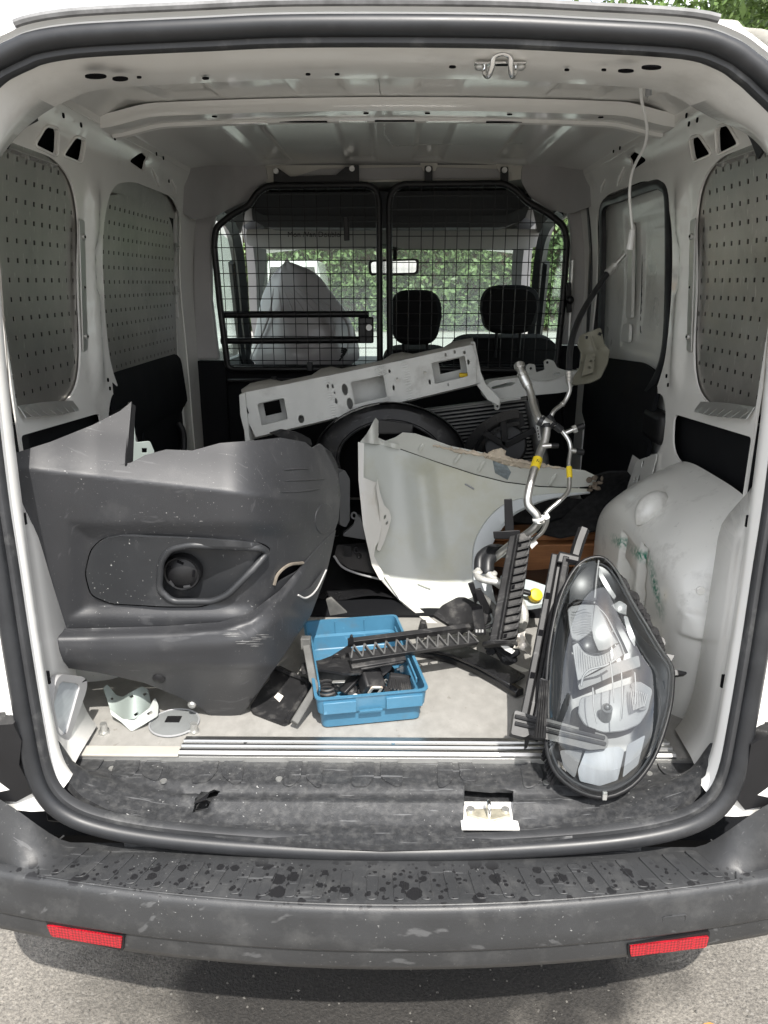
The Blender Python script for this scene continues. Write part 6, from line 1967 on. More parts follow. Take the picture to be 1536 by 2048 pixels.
on(np3, 114, .5, .0085, .012, whitep, 'white_clip', tn)
on(np3, 17, .5, .0068, .005, alup, 'pipe_bead', tn)
v0 = at_y(1130, 866, .60)
MB().cyl(v0, v0 + Vector((.022, 0, .010)), .0055, .0055, 10).build('pressure_sensor', alup, tn)
MB().cyl(v0 + Vector((.018, 0, .008)), v0 + Vector((.028, 0, .012)), .011, .011, 6).build('sensor_nut', alup, tn, bevel=.001)
MB().cyl(v0 + Vector((.028, 0, .012)), v0 + Vector((.046, 0, .018)), .008, .008, 10).build('sensor_plug', blackp, tn)
v0 = at_y(1141, 900, .575)
MB().cyl(v0, v0 + Vector((.014, 0, -.003)), .006, .006, 10).build('valve_stub', alup, tn)
MB().cyl(v0 + Vector((.013, 0, -.003)), v0 + Vector((.032, 0, -.006)), .0085, .008, 10).build('valve_cap', blackp, tn)
skin('white_tag', [(1052, 1082), (1066, 1074), (1076, 1086), (1064, 1098)], lambda u, v: .485, .001, whitep, tn, (), None)

hz = thing('heater_hose', 'pair of pale corroded metal pipe ends in black rubber elbows inside the fender cut-out', 'hose', at_y(985, 1150, .5))
for pts, r in (([(958, 1135, .50), (955, 1152, .47), (968, 1160, .45), (1000, 1166, .44), (1030, 1180, .44)], .0085), ([(975, 1140, .50), (982, 1155, .48), (1005, 1172, .46), (1030, 1190, .46), (1045, 1215, .45), (1048, 1240, .43), (1040, 1262, .40)], .011)):
    MB().tube(spl([at_y(*p) for p in pts], 6), r, 12).build('metal_pipe', M('corroded_pipe', (.55, .55, .52), .5, metal=.5, var=.2, scale=40, dirt=(.3, .26, .2), dirt_amt=.4, dirt_scale=20) if 'corroded_pipe' not in MATS else MATS['corroded_pipe'], hz)
    a = at_y(*pts[0])
    MB().tube(spl([a + Vector((0, -.004, -.008)), a, a + Vector((.005, .02, .02)), a + Vector((.035, .05, .03)), a + Vector((.08, .07, .02))], 5), r * 1.5, 12).build('rubber_elbow', rubber, hz)
    b_ = at_y(pts[1][0], pts[1][1] - 8, pts[1][2] + .012)
    MB().ball(b_, (r * 1.5, r * 1.5, r * .7)).build('pipe_collar', MATS['corroded_pipe'], hz)
MB().tube(spl([at_y(*p) for p in ((960, 1190, .47), (985, 1215, .44), (1000, 1245, .40))], 5), .010, 8).build('support_arm', MATS['weathered_plastic'], hz)

# ---- front crossmember beam
bm_ = thing('crossmember', 'long off white steel front crossmember with three rectangular openings lying tilted across the load', 'crossmember', at_y(715, 790, 1.0))
def bY(u):
    return .95 + .10 * (u - 490) / 470
def bf(t, h, dy=0.):
    """t along 0..1, h 0 top .. 1 bottom of the front face"""
    u0, v0, u1, v1 = 484 + 18 * h, 788 + 88 * h, 948 + 12 * h, 690 + 76 * h
    u, v = u0 + (u1 - u0) * t, v0 + (v1 - v0) * t
    return at_y(u, v, bY(u) + dy)
def bplate(ol, holes=()):
    return MB().plate(ol, lambda u, v: bf(u, v, .006 * sstep(.36, .38, u) * sstep(.49, .47, u) + .008 * sstep(.585, .60, u) * sstep(.70, .685, u) + .004 * sstep(.16, .20, u) * sstep(.30, .26, u)), .003, (0, 1, 0), holes, .03)
op = [rp([(.055, .28), (.17, .28), (.17, .78), (.055, .78)], .02, 3), rp([(.46, .26), (.60, .26), (.60, .80), (.46, .80)], .015, 3), rp([(.81, .22), (.955, .22), (.955, .76), (.81, .76)], .02, 3)]
ci = [circ(.43, .40, .013, .14, 12), circ(.44, .75, .013, .14, 12), circ(.225, .85, .013, .10, 10), circ(.362, .24, .005, .055, 8), circ(.382, .26, .005, .055, 8), circ(.385, .42, .004, .03, 8), circ(.385, .62, .006, .07, 8),
      circ(.63, .20, .005, .05, 8), circ(.635, .62, .005, .07, 8), circ(.875, .10, .005, .05, 8), circ(.915, .07, .005, .05, 8), circ(.955, .14, .006, .05, 8), circ(.965, .40, .007, .07, 8), circ(.865, .85, .004, .04, 8), circ(.79, .68, .005, .07, 8)]
bplate([(0, 0), (.02, -.02), (.25, -.01), (.5, .0), (.75, .0), (.99, -.02), (1, .3), (.985, .95), (.98, 1), (.74, 1.0), (.5, 1), (.25, 1), (.02, 1), (0, .6)], op + ci).build('front_face', beampaint, bm_, bevel=.0008, ang=50)
bk = lambda t, h: bf(t, h, .085)
MB().loft([[bf(t, -.01, .0) for t in np.linspace(0, 1, 24)], [bf(t, -.06, .018) + Vector((0, 0, .004 * sin(t * 40) * (sin(t * 17) > 0))) for t in np.linspace(0, 1, 24)], [bf(t, -.10 - .10 * (sin(t * 21) > .3), .055) for t in np.linspace(0, 1, 24)], [bf(t, -.04, .085) for t in np.linspace(0, 1, 24)]], False).build('top_face', M('dusty_primer', (.36, .35, .32), .6, var=.12, scale=9, dirt=(.15, .13, .11), dirt_amt=.5, dirt_scale=14), bm_, ang=60)
MB().loft([[bf(t, 1, .0) for t in np.linspace(0, 1, 12)], [bf(t, 1.04, .02) for t in np.linspace(0, 1, 12)], [bf(t, 1.0, .085) for t in np.linspace(0, 1, 12)]], False).build('bottom_face', beampaint, bm_)
m = MB()
m.plate([(0, 0), (1, 0), (1, 1), (0, 1)], lambda u, v: bf(u, v, .088), .003, (0, 1, 0), [rect(.115, .45, .07, .30), rect(.885, .40, .09, .30)], .08)
m.build('rear_face', beampaint, bm_)
for t0, t1 in ((.055, .17), (.46, .60), (.81, .955)):
    for t in (t0 - .004, t1 + .004):
        MB().hexa([bf(t - .002, .22, .003), bf(t + .002, .22, .003), bf(t + .002, .82, .003), bf(t - .002, .82, .003), bf(t - .002, .22, .086), bf(t + .002, .22, .086), bf(t + .002, .82, .086), bf(t - .002, .82, .086)]).build('opening_wall', beampaint, bm_)
for t, h in ((.655, .42), (.775, .40)):
    c0 = bf(t, h, -.004)
    MB().cyl(c0 + Vector((0, .004, 0)), c0 + Vector((.002, -.014, -.003)), .0035, .0035, 8).build('weld_stud', alup, bm_)
MB().box(bf(.935, .70, .05), (.025, .02, .012)).build('yellow_stop', yellow, bm_, bevel=.002)
MB().box(bf(.50, 1.06, .012), (.022, .02, .012)).build('yellow_stop', yellow, bm_, bevel=.002)
skin('end_plate', [(478, 790), (490, 785), (498, 870), (506, 900), (492, 900), (488, 860), (480, 830)], lambda u, v: .94, .05, beampaint, bm_, (), None, bevel=.002)
skin('end_plate', [(942, 684), (950, 684), (962, 745), (972, 768), (1002, 800), (998, 812), (975, 800), (955, 772), (944, 765)], lambda u, v: 1.06, .05, beampaint, bm_, (), None, bevel=.002)
MB().bar(bf(0.0, .06, -.004), bf(.01, .45, -.004), .008, .004).build('end_slot', hole, bm_)

# ---- second bent piece with upright bracket
o = thing('bent_rail', 'bent off white steel rail with an upright olive bracket beside the right door', 'rail', at_y(1080, 790, 1.0))
def brd(u, v):
    return 1.12 + .10 * (u - 960) / 240
skin('rail_face', rp([(968, 772), (985, 762), (1060, 752), (1100, 750), (1140, 745), (1158, 740), (1150, 765), (1140, 782), (1118, 786), (1050, 792), (985, 804), (975, 795)], 5, 3), brd, .05, beampaint, o, [rp([(982, 774), (1020, 764), (1032, 765), (1025, 771), (985, 779)], 3, 2)], 12, bevel=.003)
skin('rail_plate', rp([(1052, 745), (1052, 732), (1058, 727), (1070, 729), (1072, 745), (1090, 740), (1088, 722), (1096, 718), (1108, 722), (1114, 735), (1135, 742), (1128, 752), (1095, 762), (1050, 758)], 3, 2), lambda u, v: brd(u, v) - .01, .004, M('rail_plate_primer', (.40, .41, .39), .5, var=.08, dirt=(.2, .19, .17), dirt_amt=.4), o, [circ(1062, 737, 3, 3, 8), circ(1095, 725, 3, 3, 8), rp([(1106, 747), (1118, 744), (1124, 748), (1112, 751)], 1, 1)], 9, bevel=.0008)
tubepx([(985, 806), (1010, 800), (1040, 796)], lambda u, v: brd(u, v) - .005, .006, beampaint, 'lower_tab', o, 6)
skin('lug', rp([(988, 806), (1002, 803), (998, 820), (990, 820)], 3, 2), lambda u, v: brd(u, v) - .006, .004, beampaint, o, [circ(995, 813, 2.5, 2.5, 8)], None)
skin('upright_bracket', rp([(1160, 672), (1200, 655), (1208, 690), (1220, 700), (1215, 725), (1200, 755), (1180, 765), (1150, 770), (1140, 765), (1160, 735), (1164, 705), (1156, 690)], 5, 3), lambda u, v: 1.22 - .0012 * max(0, v - 700) + .02 * sin((u - 1150) * .06), .006, beamolive, o, [rect(1173, 675, 6, 6, .3), rect(1199, 668, 7, 7, .3), circ(1186, 720, 3.5, 3.5, 8), circ(1183, 733, 3, 3, 8)], 8, bevel=.002)
tubepx([(1160, 738), (1155, 755), (1140, 770)], lambda u, v: 1.21, .010, beamolive, 'bracket_web', o, 8)
tubepx([(1183, 672), (1188, 690), (1192, 700)], lambda u, v: 1.205, .004, beamolive, 'pressed_bead', o, 8)
skin('bracket_step', [(1172, 710), (1190, 706), (1186, 745), (1164, 752)], lambda u, v: 1.195 - .0012 * max(0, v - 700), .01, beamolive, o, [circ(1182, 722, 3, 3, 8), circ(1179, 735, 3, 3, 8)], 10, bevel=.002)

# ---- black round liner behind
o = thing('fender_liner', 'large black arched plastic wheel liner standing behind the grey bumper cover and the fender', 'wheel liner', at_y(790, 900, .92))
ctr_ = (780, 925)
rows = []
for k, (kx, dy) in enumerate(((150, .96), (152, .975), (140, 1.04), (128, 1.10), (122, 1.16), (118, 1.2))):
    rows.append([at_y(ctr_[0] + kx * cos(a) * (1 + .03 * sin(a * 3)), ctr_[1] - kx * .80 * sin(a), dy) for a in np.linspace(-.25, pi + .45, 40)])
m = MB()
m.loft(rows, False)
m.build('liner_shell', blackd, o)
band = [[at_y(ctr_[0] + kx * cos(a) * (1 + .03 * sin(a * 3)), ctr_[1] - kx * .80 * sin(a), dy) for a in np.linspace(-.25, pi + .45, 40)] for kx, dy in ((104, .965), (108, .955), (118, .958), (134, .965), (146, .985), (151, 1.02), (150, 1.10))]
MB().loft(band, False).build('liner_outer_band', blackd, o)
MB().tube(band[0], .005, 8).build('liner_lip', blackd, o)
# pale scraped streaks
MB().tube(spl([p + Vector((0, -.004, .004)) for p in band[4][20:28]], 2), .004, 6, scale=[.3, .6, .9, 1, .8, 1, .9, 1, .8, .7, .6, .5, .4, .3, .3]).build('scraped_edge', M('scraped_plastic', (.40, .40, .39), .7, var=.3, scale=90), o)
skin('rear_closing', rp([(650, 870), (700, 830), (780, 815), (870, 830), (915, 880), (915, 960), (650, 960)], 20, 4), lambda u, v: 1.20, .004, blackm, o, (), 25)
o = thing('duct_piece', 'small torn black duct lip behind the corner of the grey bumper cover', 'duct', at_y(585, 880, .6))
skin('duct_lip', rp([(545, 868), (570, 860), (600, 866), (622, 878), (625, 892), (606, 886), (570, 878)], 3, 2), lambda u, v: .62 + .001 * (u - 545), .02, blackd, o, (), 9, bevel=.002)
o = thing('socket_block', 'small black plastic block at the fender top corner under the crossmember', 'block', at_y(790, 860, .66))
MB().hexa([at_y(u, v, .84 + dy) for dy in (0, .05) for u, v in ((745, 868), (825, 868), (828, 848), (758, 838))]).build('block_body', blackd, o, bevel=.004)

# ---- condenser with label, and fan shroud
o = thing('condenser', 'grey finned condenser core with a rounded end tank bearing a label', 'condenser', at_y(980, 900, 1.05))
c0 = [at_y(u, v, 1.22) for u, v in ((850, 822), (1052, 797), (1072, 930), (870, 950))]
MB().hexa(c0 + [p + Vector((0, .03, 0)) for p in c0]).build('core_backing', blackm, o)
for i in range(18):
    t = (i + .3) / 18
    a_, b_ = c0[0].lerp(c0[3], t), c0[1].lerp(c0[2], t)
    MB().bar(a_ + Vector((0, -.004, 0)), b_ + Vector((0, -.004, 0)), .012, .0052, (0, 0, 1)).build('fin_tube', finm, o)
MB().bar(c0[0] + Vector((0, 0, .004)), c0[1] + Vector((0, 0, .004)), .03, .006).build('top_rail', finm, o, bevel=.001)
MB().tube([at_y(1062, 800, 1.20), at_y(1074, 860, 1.19), at_y(1086, 930, 1.18)], .022, 16).build('end_tank', finm, o, bevel=.003)
MB().hexa([at_y(u, v, 1.165 + dy) for dy in (0, .003) for u, v in ((1071, 850), (1078, 849), (1083, 880), (1076, 881))]).build('paper_label', whitep, o)
for k in range(4):
    MB().box(at_y(1075 + k * .9, 856 + k * 6, 1.163), (.003, .001, .006)).build('label_print', blackp, o)
o = thing('fan_shroud', 'black curved fan shroud with ribs leaning before the condenser', 'fan shroud', at_y(1000, 900, .98))
for r0, r1, dy in ((118, 100, 0), (92, 84, .015)):
    rows = []
    for k, dd in ((r0, 0), (r0, -.03), (r1, -.03), (r1, .0)):
        rows.append([at_y(1045 + k * cos(a) * 1.05, 930 - k * .95 * sin(a), 1.10 + dd + dy) for a in np.linspace(pi * .52, pi * 1.02, 18)])
    rows.append(rows[0])
    MB().loft(rows, False).build('shroud_ring', blacks, o)
skin('shroud_web', [(935, 930), (960, 870), (1000, 835), (1045, 825), (1050, 850), (1000, 880), (985, 930)], lambda u, v: 1.12, .01, blackp, o, (), 20)
MB().cyl(at_y(1010, 890, 1.10), at_y(1010, 890, 1.14), .07, .07, 24).build('fan_motor', blackp, o, bevel=.008, seg=3)
for a in (.6, 1.5, 2.6):
    MB().bar(at_y(1010, 890, 1.09), at_y(1010 - 70 * cos(a), 890 - 60 * sin(a), 1.09), .02, .012, (0, -1, 0)).build('shroud_arm', blackp, o, bevel=.002)

# ---- dark parts between cover and fender
o = thing('grey_bracket', 'dark grey plastic bracket with a looped tab between the bumper cover and the fender', 'bracket', at_y(700, 1050, .55))
skin('bracket_tower', rp([(678, 945), (690, 940), (700, 958), (700, 1040), (692, 1055), (680, 1050)], 3, 2), lambda u, v: .72 + .001 * (u - 678), .05, M('dark_grey_plastic', (.07, .072, .075), .5, var=.1), o, (), None, bevel=.003)
skin('bracket_foot', rp([(686, 1068), (706, 1052), (712, 1032), (720, 1034), (735, 1080), (686, 1072)], 3, 2), lambda u, v: .74, .02, MATS['dark_grey_plastic'], o, (), None, bevel=.002)
MB().tube([at_y(708 + 5 * cos(t), 1031 + 6 * sin(t), .725) for t in np.linspace(0, 2 * pi, 15)[:-1]], .0028, 8, True).build('loop_tab', MATS['dark_grey_plastic'], o)
o = thing('grille_panel', 'black lower grille panel with moulded marks under the fender corner', 'grille', at_y(715, 1125, .55))
skin('grille_face', rp([(674, 1090), (735, 1085), (760, 1150), (700, 1138), (668, 1115)], 3, 2), lambda u, v: .80 - .001 * (v - 1090), .012, blacks, o, (), 14, bevel=.002)
tubepx([(668, 1112), (685, 1134), (715, 1147), (758, 1158)], lambda u, v: .785 - .001 * (v - 1090), .003, greyp, 'chrome_edge', o, 8)
MB().hexa([at_y(u, v, .776 + dy) for dy in (0, .004) for u, v in ((688, 1092), (702, 1093), (703, 1116), (687, 1112))]).build('moulded_mark', blackp, o, bevel=.001)
for k in range(2):
    MB().tube([at_y(712 + k * 6 + 4 * cos(t), 1100 + k * 12 + 5 * sin(t), .772) for t in np.linspace(0, 2 * pi, 13)[:-1]], .0015, 6, True).build('moulded_mark', blackp, o)
o = thing('floor_darkener', 'crumpled black sheet added to darken the floor behind the blue box', 'floor_darkener', at_z(730, 1180, FZ + .05))  # black sheet added so the floor back here stays dark
def und(u, v):
    p = at_z(u, v, FZ + .01)
    return p + Vector((0, 0, .008 * sin(u * .04) * cos(v * .05) + .010))
MB().plate(rp([(500, 1230), (560, 1120), (640, 1060), (900, 1060), (1180, 1090), (1230, 1130), (1120, 1190), (1000, 1205), (880, 1200), (840, 1200), (640, 1200)], 10, 3), und, .004, (0, 0, -1), (), 14).build('darkener_sheet', blacks, o)
o = thing('shade_mat', 'dark mat added to deepen the shade over the far half of the load floor', 'mat', (0, 1.2, FZ))  # added dark mat: deepens the shade on the far floor
MB().plate([(-.60, .62), (.60, .62), (.72, .95), (.72, 1.74), (-.72, 1.74), (-.72, .95)], lambda u, v: Vector((u, v, FZ + .008)), .006, (0, 0, -1)).build('mat_sheet', blackm, o)
# grey panel edge under the cover
o = thing('trim_fragment', 'small grey plastic panel edge showing between the bumper cover and the blue box', 'panel', at_z(660, 1230, FZ))
skin('panel_face', [(652, 1200), (662, 1196), (694, 1226), (660, 1232)], lambda u, v: .50, .01, MATS['weathered_plastic'], o, (), None, bevel=.001)
o = thing('black_box_part', 'black torn plastic foam strip beside the right corner of the blue box', 'plastic part', at_z(842, 1262, FZ))
skin('strip', [(836, 1266), (842, 1245), (852, 1246), (856, 1262)], lambda u, v: .46, .02, blackd, o, (), None, bevel=.002)

# ---- headlight
hl = thing('headlight', 'large clear car headlight unit standing on end at the right, leaning on the wheel arch', 'headlight', at_z(1205, 1590, .575))
P0, P1 = at_y(1205, 1590, -.115), at_y(1192, 1120, .17)
up_ = (P1 - P0).normalized()
rt_ = up_.cross(Vector((0, 1, 0)))
rt_ = Vector((1, 0, 0))
rt_ = (rt_ - up_ * rt_.dot(up_)).normalized()
nrm = rt_.cross(up_).normalized()
if nrm.y > 0:
    nrm = -nrm
nrm = (nrm + rt_ * -.10).normalized()
def hp(px, py, d=0.):
    return at_pl(px, py, P0 + nrm * d, nrm)
lo_ = [(1190, 1116), (1212, 1122), (1235, 1150), (1262, 1200), (1290, 1248), (1318, 1296), (1342, 1334), (1344, 1370), (1338, 1420), (1320, 1482), (1298, 1530), (1262, 1572), (1212, 1594), (1160, 1584), (1116, 1552), (1096, 1510), (1090, 1450), (1092, 1380), (1098, 1300), (1113, 1220), (1134, 1164), (1160, 1128)]
lsm = [(v.x, v.y) for v in spl([(a, c, 0) for a, c in lo_], 3, True)]
cx_, cy_ = 1212, 1370
def hscale(k, kx=None):
    return [(cx_ + (a - cx_) * (kx or k), cy_ + (c - cy_) * k) for a, c in lsm]
def hring(k, d):
    return [hp(a, c, 0) + nrm * d for a, c in hscale(k)]
# housing behind
MB().loft([hring(1.0, .006), hring(1.015, -.004), hring(1.0, -.025), hring(.93, -.06), hring(.75, -.085), hring(.35, -.095)], True, False, True).build('housing', blackp, hl)
MB().tube(hring(1.0, .004), .0042, 10, True).build('lens_rim', blackp, hl)
MB().tube(hring(.945, .006), .0022, 8, True).build('inner_rim', bezelm, hl)
# lens
MB().loft([hring(.995, .008), hring(.97, .026), hring(.90, .043), hring(.78, .056), hring(.55, .066), hring(.3, .070), hring(.05, .071)], True, False, True).build('lens', lens, hl)
# bezel bowl inside
def bezd(a, c):
    k = max(abs(a - cx_) / 120, abs(c - cy_) / 225)
    return -.050 + .052 * sstep(.55, 1.0, k)
MB().plate(hscale(.955), lambda u, v: hp(u, v) + nrm * bezd(u, v), .003, tuple(-nrm), (), 12).build('bezel', bezelm, hl)
def hpart(name, ol, d, t, mat, dome=0., step=8, bevel=.0015, smooth=True):
    cx = sum(p[0] for p in ol) / len(ol)
    cy = sum(p[1] for p in ol) / len(ol)
    R = max(math.hypot(p[0] - cx, p[1] - cy) for p in ol)
    return MB().plate(ol, lambda u, v: hp(u, v) + nrm * (d + dome * ((u - cx) ** 2 + (v - cy) ** 2) / R ** 2), t, tuple(-nrm), (), step).build(name, mat, hl, bevel=bevel)
# upper (indicator) reflector: ribbed left half and two facets to the right
hpart('upper_reflector', rp([(1137, 1218), (1146, 1211), (1167, 1208), (1189, 1210), (1187, 1239), (1185, 1258), (1171, 1270), (1157, 1280), (1145, 1276), (1141, 1249)], 3, 2), -.016, .003, reflec, .016, 5, 0)
hpart('upper_reflector', rp([(1190, 1211), (1197, 1213), (1211, 1231), (1226, 1259), (1239, 1284), (1230, 1286), (1215, 1297), (1198, 1300), (1189, 1275), (1186, 1258)], 2, 2), -.014, .003, reflec2, .018, 5, 0)
hpart('indicator_bowl', rp([(1158, 1282), (1185, 1259), (1189, 1275), (1197, 1301), (1178, 1299), (1166, 1291)], 2, 2), -.022, .003, bezelm, .010, 5, 0)
hpart('lower_reflector', rp([(1146, 1290), (1157, 1283), (1171, 1300), (1193, 1306), (1215, 1300), (1231, 1291), (1240, 1285), (1248, 1308), (1226, 1322), (1189, 1341), (1156, 1361), (1151, 1324)], 2, 2), -.012, .003, reflec, .010, 5, 0)
ribm = M('reflector_rib', (.13, .132, .134), .5, var=.1)
for k in range(11):                                     # fine wavy ribs of the upper reflector
    v_ = 1219 + k * 5.2
    MB().tube([hp(u, v_ + 2.2 * sin((u - 1140) * .16) - .06 * (u - 1160)) - nrm * .0085 for u in np.linspace(1143 + k * .35, 1184, 9)], .0005, 4).build('wavy_rib', ribm, hl)
for k in range(16):                                     # upright ribs of the one below
    u_ = 1152 + k * 4.9
    v0_ = float(np.interp(u_, [1146, 1157, 1171, 1193, 1215, 1231, 1246], [1293, 1290, 1306, 1311, 1305, 1297, 1296]))
    v1_ = float(np.interp(u_, [1151, 1156, 1189, 1226, 1248], [1340, 1354, 1336, 1318, 1306]))
    MB().bar(hp(u_, v0_) - nrm * .007, hp(u_ + 3, v1_) - nrm * .007, .0007, .0014, tuple(nrm)).build('upright_rib', ribm, hl)
MB().tube(spl([hp(a, c) - nrm * .006 for a, c in ((1146, 1285), (1158, 1283), (1172, 1299), (1194, 1306), (1216, 1300), (1231, 1290))], 5), .0020, 8).build('bowl_edge', bezelm, hl)
MB().tube(spl([hp(a, c) - nrm * .002 for a, c in ((1191, 1210), (1212, 1230), (1228, 1260), (1241, 1286), (1249, 1308))], 5), .0016, 8).build('bright_edge', MATS['smooth_reflector'], hl)
MB().tube(spl([hp(a, c) - nrm * .002 for a, c in ((1146, 1208), (1165, 1202), (1188, 1204), (1204, 1216), (1222, 1240), (1240, 1276), (1254, 1306))], 5), .0030, 8).build('dark_edge', blacks, hl)
# crossbar and lower bowl
hpart('cross_web', rp([(1156, 1360), (1190, 1344), (1228, 1324), (1280, 1308), (1284, 1330), (1236, 1346), (1200, 1362), (1160, 1378)], 3, 2), -.012, .004, M('dark_web', (.06, .064, .068), .5, var=.1), 0, 9, 0)
bowl = rp([(1162, 1396), (1200, 1384), (1240, 1372), (1278, 1362), (1303, 1380), (1296, 1420), (1280, 1446), (1250, 1458), (1210, 1462), (1172, 1450), (1158, 1428)], 8, 3)
hpart('main_bowl', bowl, -.030, .003, M('bowl_reflector', (.24, .245, .25), .5, metal=.05, var=.08, scale=20), .034, 5)
hpart('bowl_flutes', rp([(1262, 1366), (1284, 1362), (1303, 1382), (1294, 1418), (1280, 1420), (1272, 1390)], 4, 2), -.012, .002, M('fluted_strip', (.12, .122, .125), .5, var=.1), .006, 5)
for k in range(9):
    a = hp(1262 + k * 4.2, 1376 + k * 1.5) - nrm * .004
    c = hp(1268 + k * 2.6, 1420 - k * 1.0) - nrm * .004
    MB().bar(a, c, .0018, .003, tuple(nrm)).build('flute', ribm, hl)
bl = hp(1214, 1430) - nrm * .026
MB().cyl(bl, bl + nrm * .03 + up_ * .012, .012, .010, 16).build('bulb_shield', M('bulb_shield', (.10, .105, .11), .4, metal=.3, var=.1), hl)
MB().ball(bl + nrm * .032 + up_ * .013, .006).build('bulb', MATS['bulb_shield'], hl)
for ol in ([(1197, 1137), (1211, 1160), (1231, 1195), (1226, 1202), (1208, 1173), (1196, 1153)], [(1222, 1214), (1238, 1204), (1252, 1212), (1250, 1232), (1236, 1226)], [(1245, 1235), (1253, 1235), (1270, 1277), (1267, 1296), (1259, 1280)]):
    hpart('chrome_blade', rp(ol, 3, 2), .004, .004, reflec2, .006, 6)
crackm2 = M('fin_edge', (.20, .20, .20), .4)
hpart('dark_fin', rp([(1160, 1130), (1188, 1125), (1196, 1150), (1190, 1205), (1150, 1200), (1136, 1214), (1140, 1170)], 5, 3), .002, .004, bezelm, .012, 8)
MB().tube([hp(1194, 1128) + nrm * .022, hp(1190, 1165) + nrm * .016, hp(1188, 1208) + nrm * .004], .0018, 6).build('fin_ridge', crackm2, hl)
# lower chrome skirt
hpart('chrome_skirt', rp([(1172, 1500), (1240, 1492), (1250, 1500), (1236, 1560), (1200, 1572), (1160, 1562), (1156, 1540)], 5, 3), .0, .003, M('silver_skirt', (.17, .18, .195), .5, metal=.1, var=.3, scale=10, stretch=(3, 1, .3)), -.006, 7)
hpart('skirt_side', rp([(1120, 1500), (1166, 1500), (1150, 1556), (1128, 1536)], 5, 3), -.004, .003, M('dark_skirt', (.045, .047, .052), .55, var=.1), 0, 9)
hpart('skirt_side', rp([(1254, 1490), (1290, 1470), (1275, 1530), (1244, 1556)], 5, 3), .004, .003, M('blue_grey_chrome', (.07, .078, .092), .5, var=.15), 0, 9)
crackm = M('lens_edge', (.15, .155, .16), .45, var=.1)
tp = [(1158, 1378), (1162, 1360), (1175, 1346), (1205, 1338), (1226, 1326)]
MB().tube(spl([hp(a, c) + nrm * .030 for a, c in tp], 5), .0022, 8).build('lens_crack', crackm, hl)
for pts in (((1214, 1330), (1218, 1362), (1222, 1412)), ((1236, 1352), (1238, 1400), (1234, 1446)), ((1262, 1352), (1264, 1384), (1262, 1414)), ((1180, 1382), (1182, 1420), (1188, 1452))):
    MB().tube(spl([hp(a, c) + nrm * .034 for a, c in pts], 4), .0013, 6).build('lens_flute', crackm, hl)
# tabs, seal foam, adjuster on the side
for pts in (((1318, 1262), (1336, 1268), (1340, 1280), (1330, 1292), (1306, 1288)),):
    MB().plate(rp(list(pts), 4, 3), lambda u, v: hp(u, v) - nrm * .03, .05, tuple(-nrm)).build('mounting_ear', blackp, hl, bevel=.006, seg=3)
MB().plate(rp([(1322, 1300), (1340, 1298), (1360, 1302), (1352, 1316), (1356, 1330), (1384, 1336), (1384, 1341), (1358, 1344), (1345, 1366), (1336, 1350), (1328, 1325)], 3, 2), lambda u, v: hp(u, v) - nrm * .035, .02, tuple(-nrm)).build('adjuster_tab', blackp, hl, bevel=.002)
fm = MB()
for k in range(26):
    t = k / 25
    a, c = 1236 + 84 * t, 1150 + 140 * t - 12 * sin(t * pi)
    fm.ball(hp(a + random.uniform(2, 9), c + random.uniform(-4, 4)) - nrm * .028, (random.uniform(.006, .011), .02, random.uniform(.006, .012)), 7, 5)
fm.build('foam_seal', felt, hl)
for k in range(10):
    a = hp(1098 + k * 1.8, 1488 + k * 7) - nrm * .012
    MB().bar(a, a + Vector((-.010 - .002 * (k % 3), -.004, -.016)), .003, .006).build('housing_fin', blackp, hl)
MB().box(hp(1207, 1592) + nrm * .012, (.008, .006, .016)).build('rim_clip', MATS['dull_metal'], hl, bevel=.001)

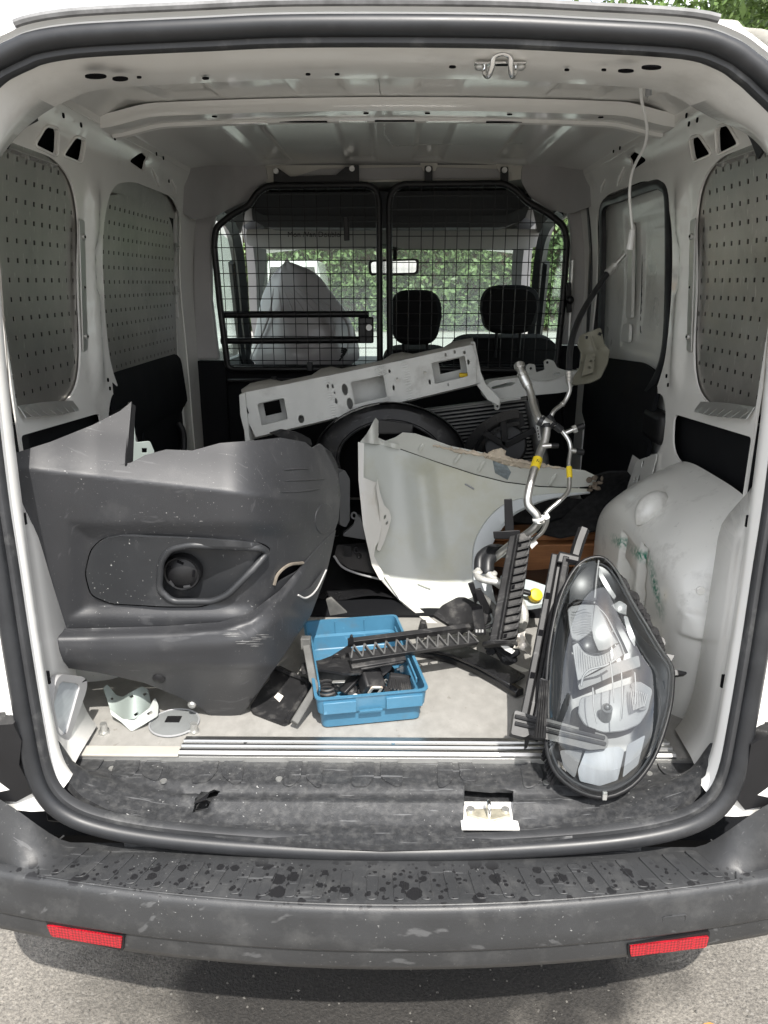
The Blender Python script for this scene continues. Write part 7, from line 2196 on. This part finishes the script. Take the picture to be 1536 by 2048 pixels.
# ---- bag-covered shape on the passenger seat
o = thing('covered_bundle', 'tall bundle wrapped in grey plastic sheet standing in the cab behind the left cage', 'bundle', at_y(605, 735, 2.15))
sil = [(492, 740, 722), (498, 700, 716), (508, 660, 705), (518, 620, 690), (526, 590, 668), (540, 565, 650), (552, 545, 632), (560, 535, 605), (570, 524, 580)]
rings = []
for i, (xl, y, xr) in enumerate(sil):
    cxm, w = (xl + xr) / 2, (xr - xl) / 2
    rings.append([at_y(cxm, y, 2.2) + Vector(((at_y(xr, y, 2.2) - at_y(xl, y, 2.2)).length / 2 * cos(t) * (1 + .05 * sin(t * 5 + i * .7)), w / 1479 * 3.0 * .8 * sin(t) * (1 + .08 * sin(t * 7 + i)), .006 * sin(t * 6 + i * 1.3))) for t in np.linspace(0, 2 * pi, 49)[:-1]])
MB().loft(rings, True, True, True).build('wrapped_sheet', sheetm, o, sub=1)
tip = at_y(572, 520, 2.2)
MB().add([tip + Vector((-.02, 0, -.03)), tip + Vector((.03, 0, -.03)), tip + Vector((.004, 0, .012)), tip + Vector((.004, .02, -.02))], [(0, 1, 2), (1, 3, 2), (3, 0, 2), (0, 3, 1)]).build('twisted_tip', sheetm, o)
for k in range(7):
    x0 = 520 + k * 26
    a = spl([at_y(u, v, 2.075 - .02 * (v < 600)) for u, v in ((575 + (k - 3) * 9, 575), (x0 + 15, 640), (x0 + (k - 3) * 6, 715))], 5)
    MB().tube(a, .006, 6, scale=[.2 + .8 * sin(pi * j / 10) for j in range(11)]).build('sheet_fold', sheetm, o)
for k in range(3):
    tubepx([(678 + k * 4, 722 - k * 8), (686, 712 - k * 4), (690 + k * 2, 706 - k * 3), (682, 704 - k * 4)], lambda u, v: 2.04, .004, blackp, 'cord_tie', o, 6)

# ---- white lamp cable hanging from the roof
o = thing('lamp_cable', 'thin white cable with a plug hanging from the roof in front of the right door', 'cable', at_y(1282, 175, .33))
cp = [(1281, 172, .42), (1283, 200, .44), (1291, 235, .46), (1294, 262, .48), (1288, 295, .52), (1272, 325, .58), (1263, 350, .62), (1259, 385, .64), (1261, 420, .64), (1264, 452, .64), (1265, 460, .64)]
MB().tube(spl([at_y(*p) for p in cp], 8), .0032, 10).build('cord', whitep, o)
a, c = at_y(1265, 458, .64), at_y(1259, 500, .64)
MB().cyl(a, c, .0052, .0085, 14).build('plug', whitep, o, bevel=.002)
for k in range(4):
    q = a.lerp(c, .05 + k * .1)
    MB().cyl(q, q + (c - a) * .04, .0072, .0072, 12).build('strain_ring', whitep, o)
o = thing('plug_connector', 'short white cable end with a metal pin hanging from the rear roof corner', 'connector', at_y(1297, 185, .40))
a, c = at_y(1297, 172, .40), at_y(1297, 192, .40)
MB().cyl(a, c, .0055, .0065, 12).build('plug', greyp, o, bevel=.001)
MB().cyl(c, at_y(1296, 202, .40), .002, .002, 8).build('pin', chrome, o)
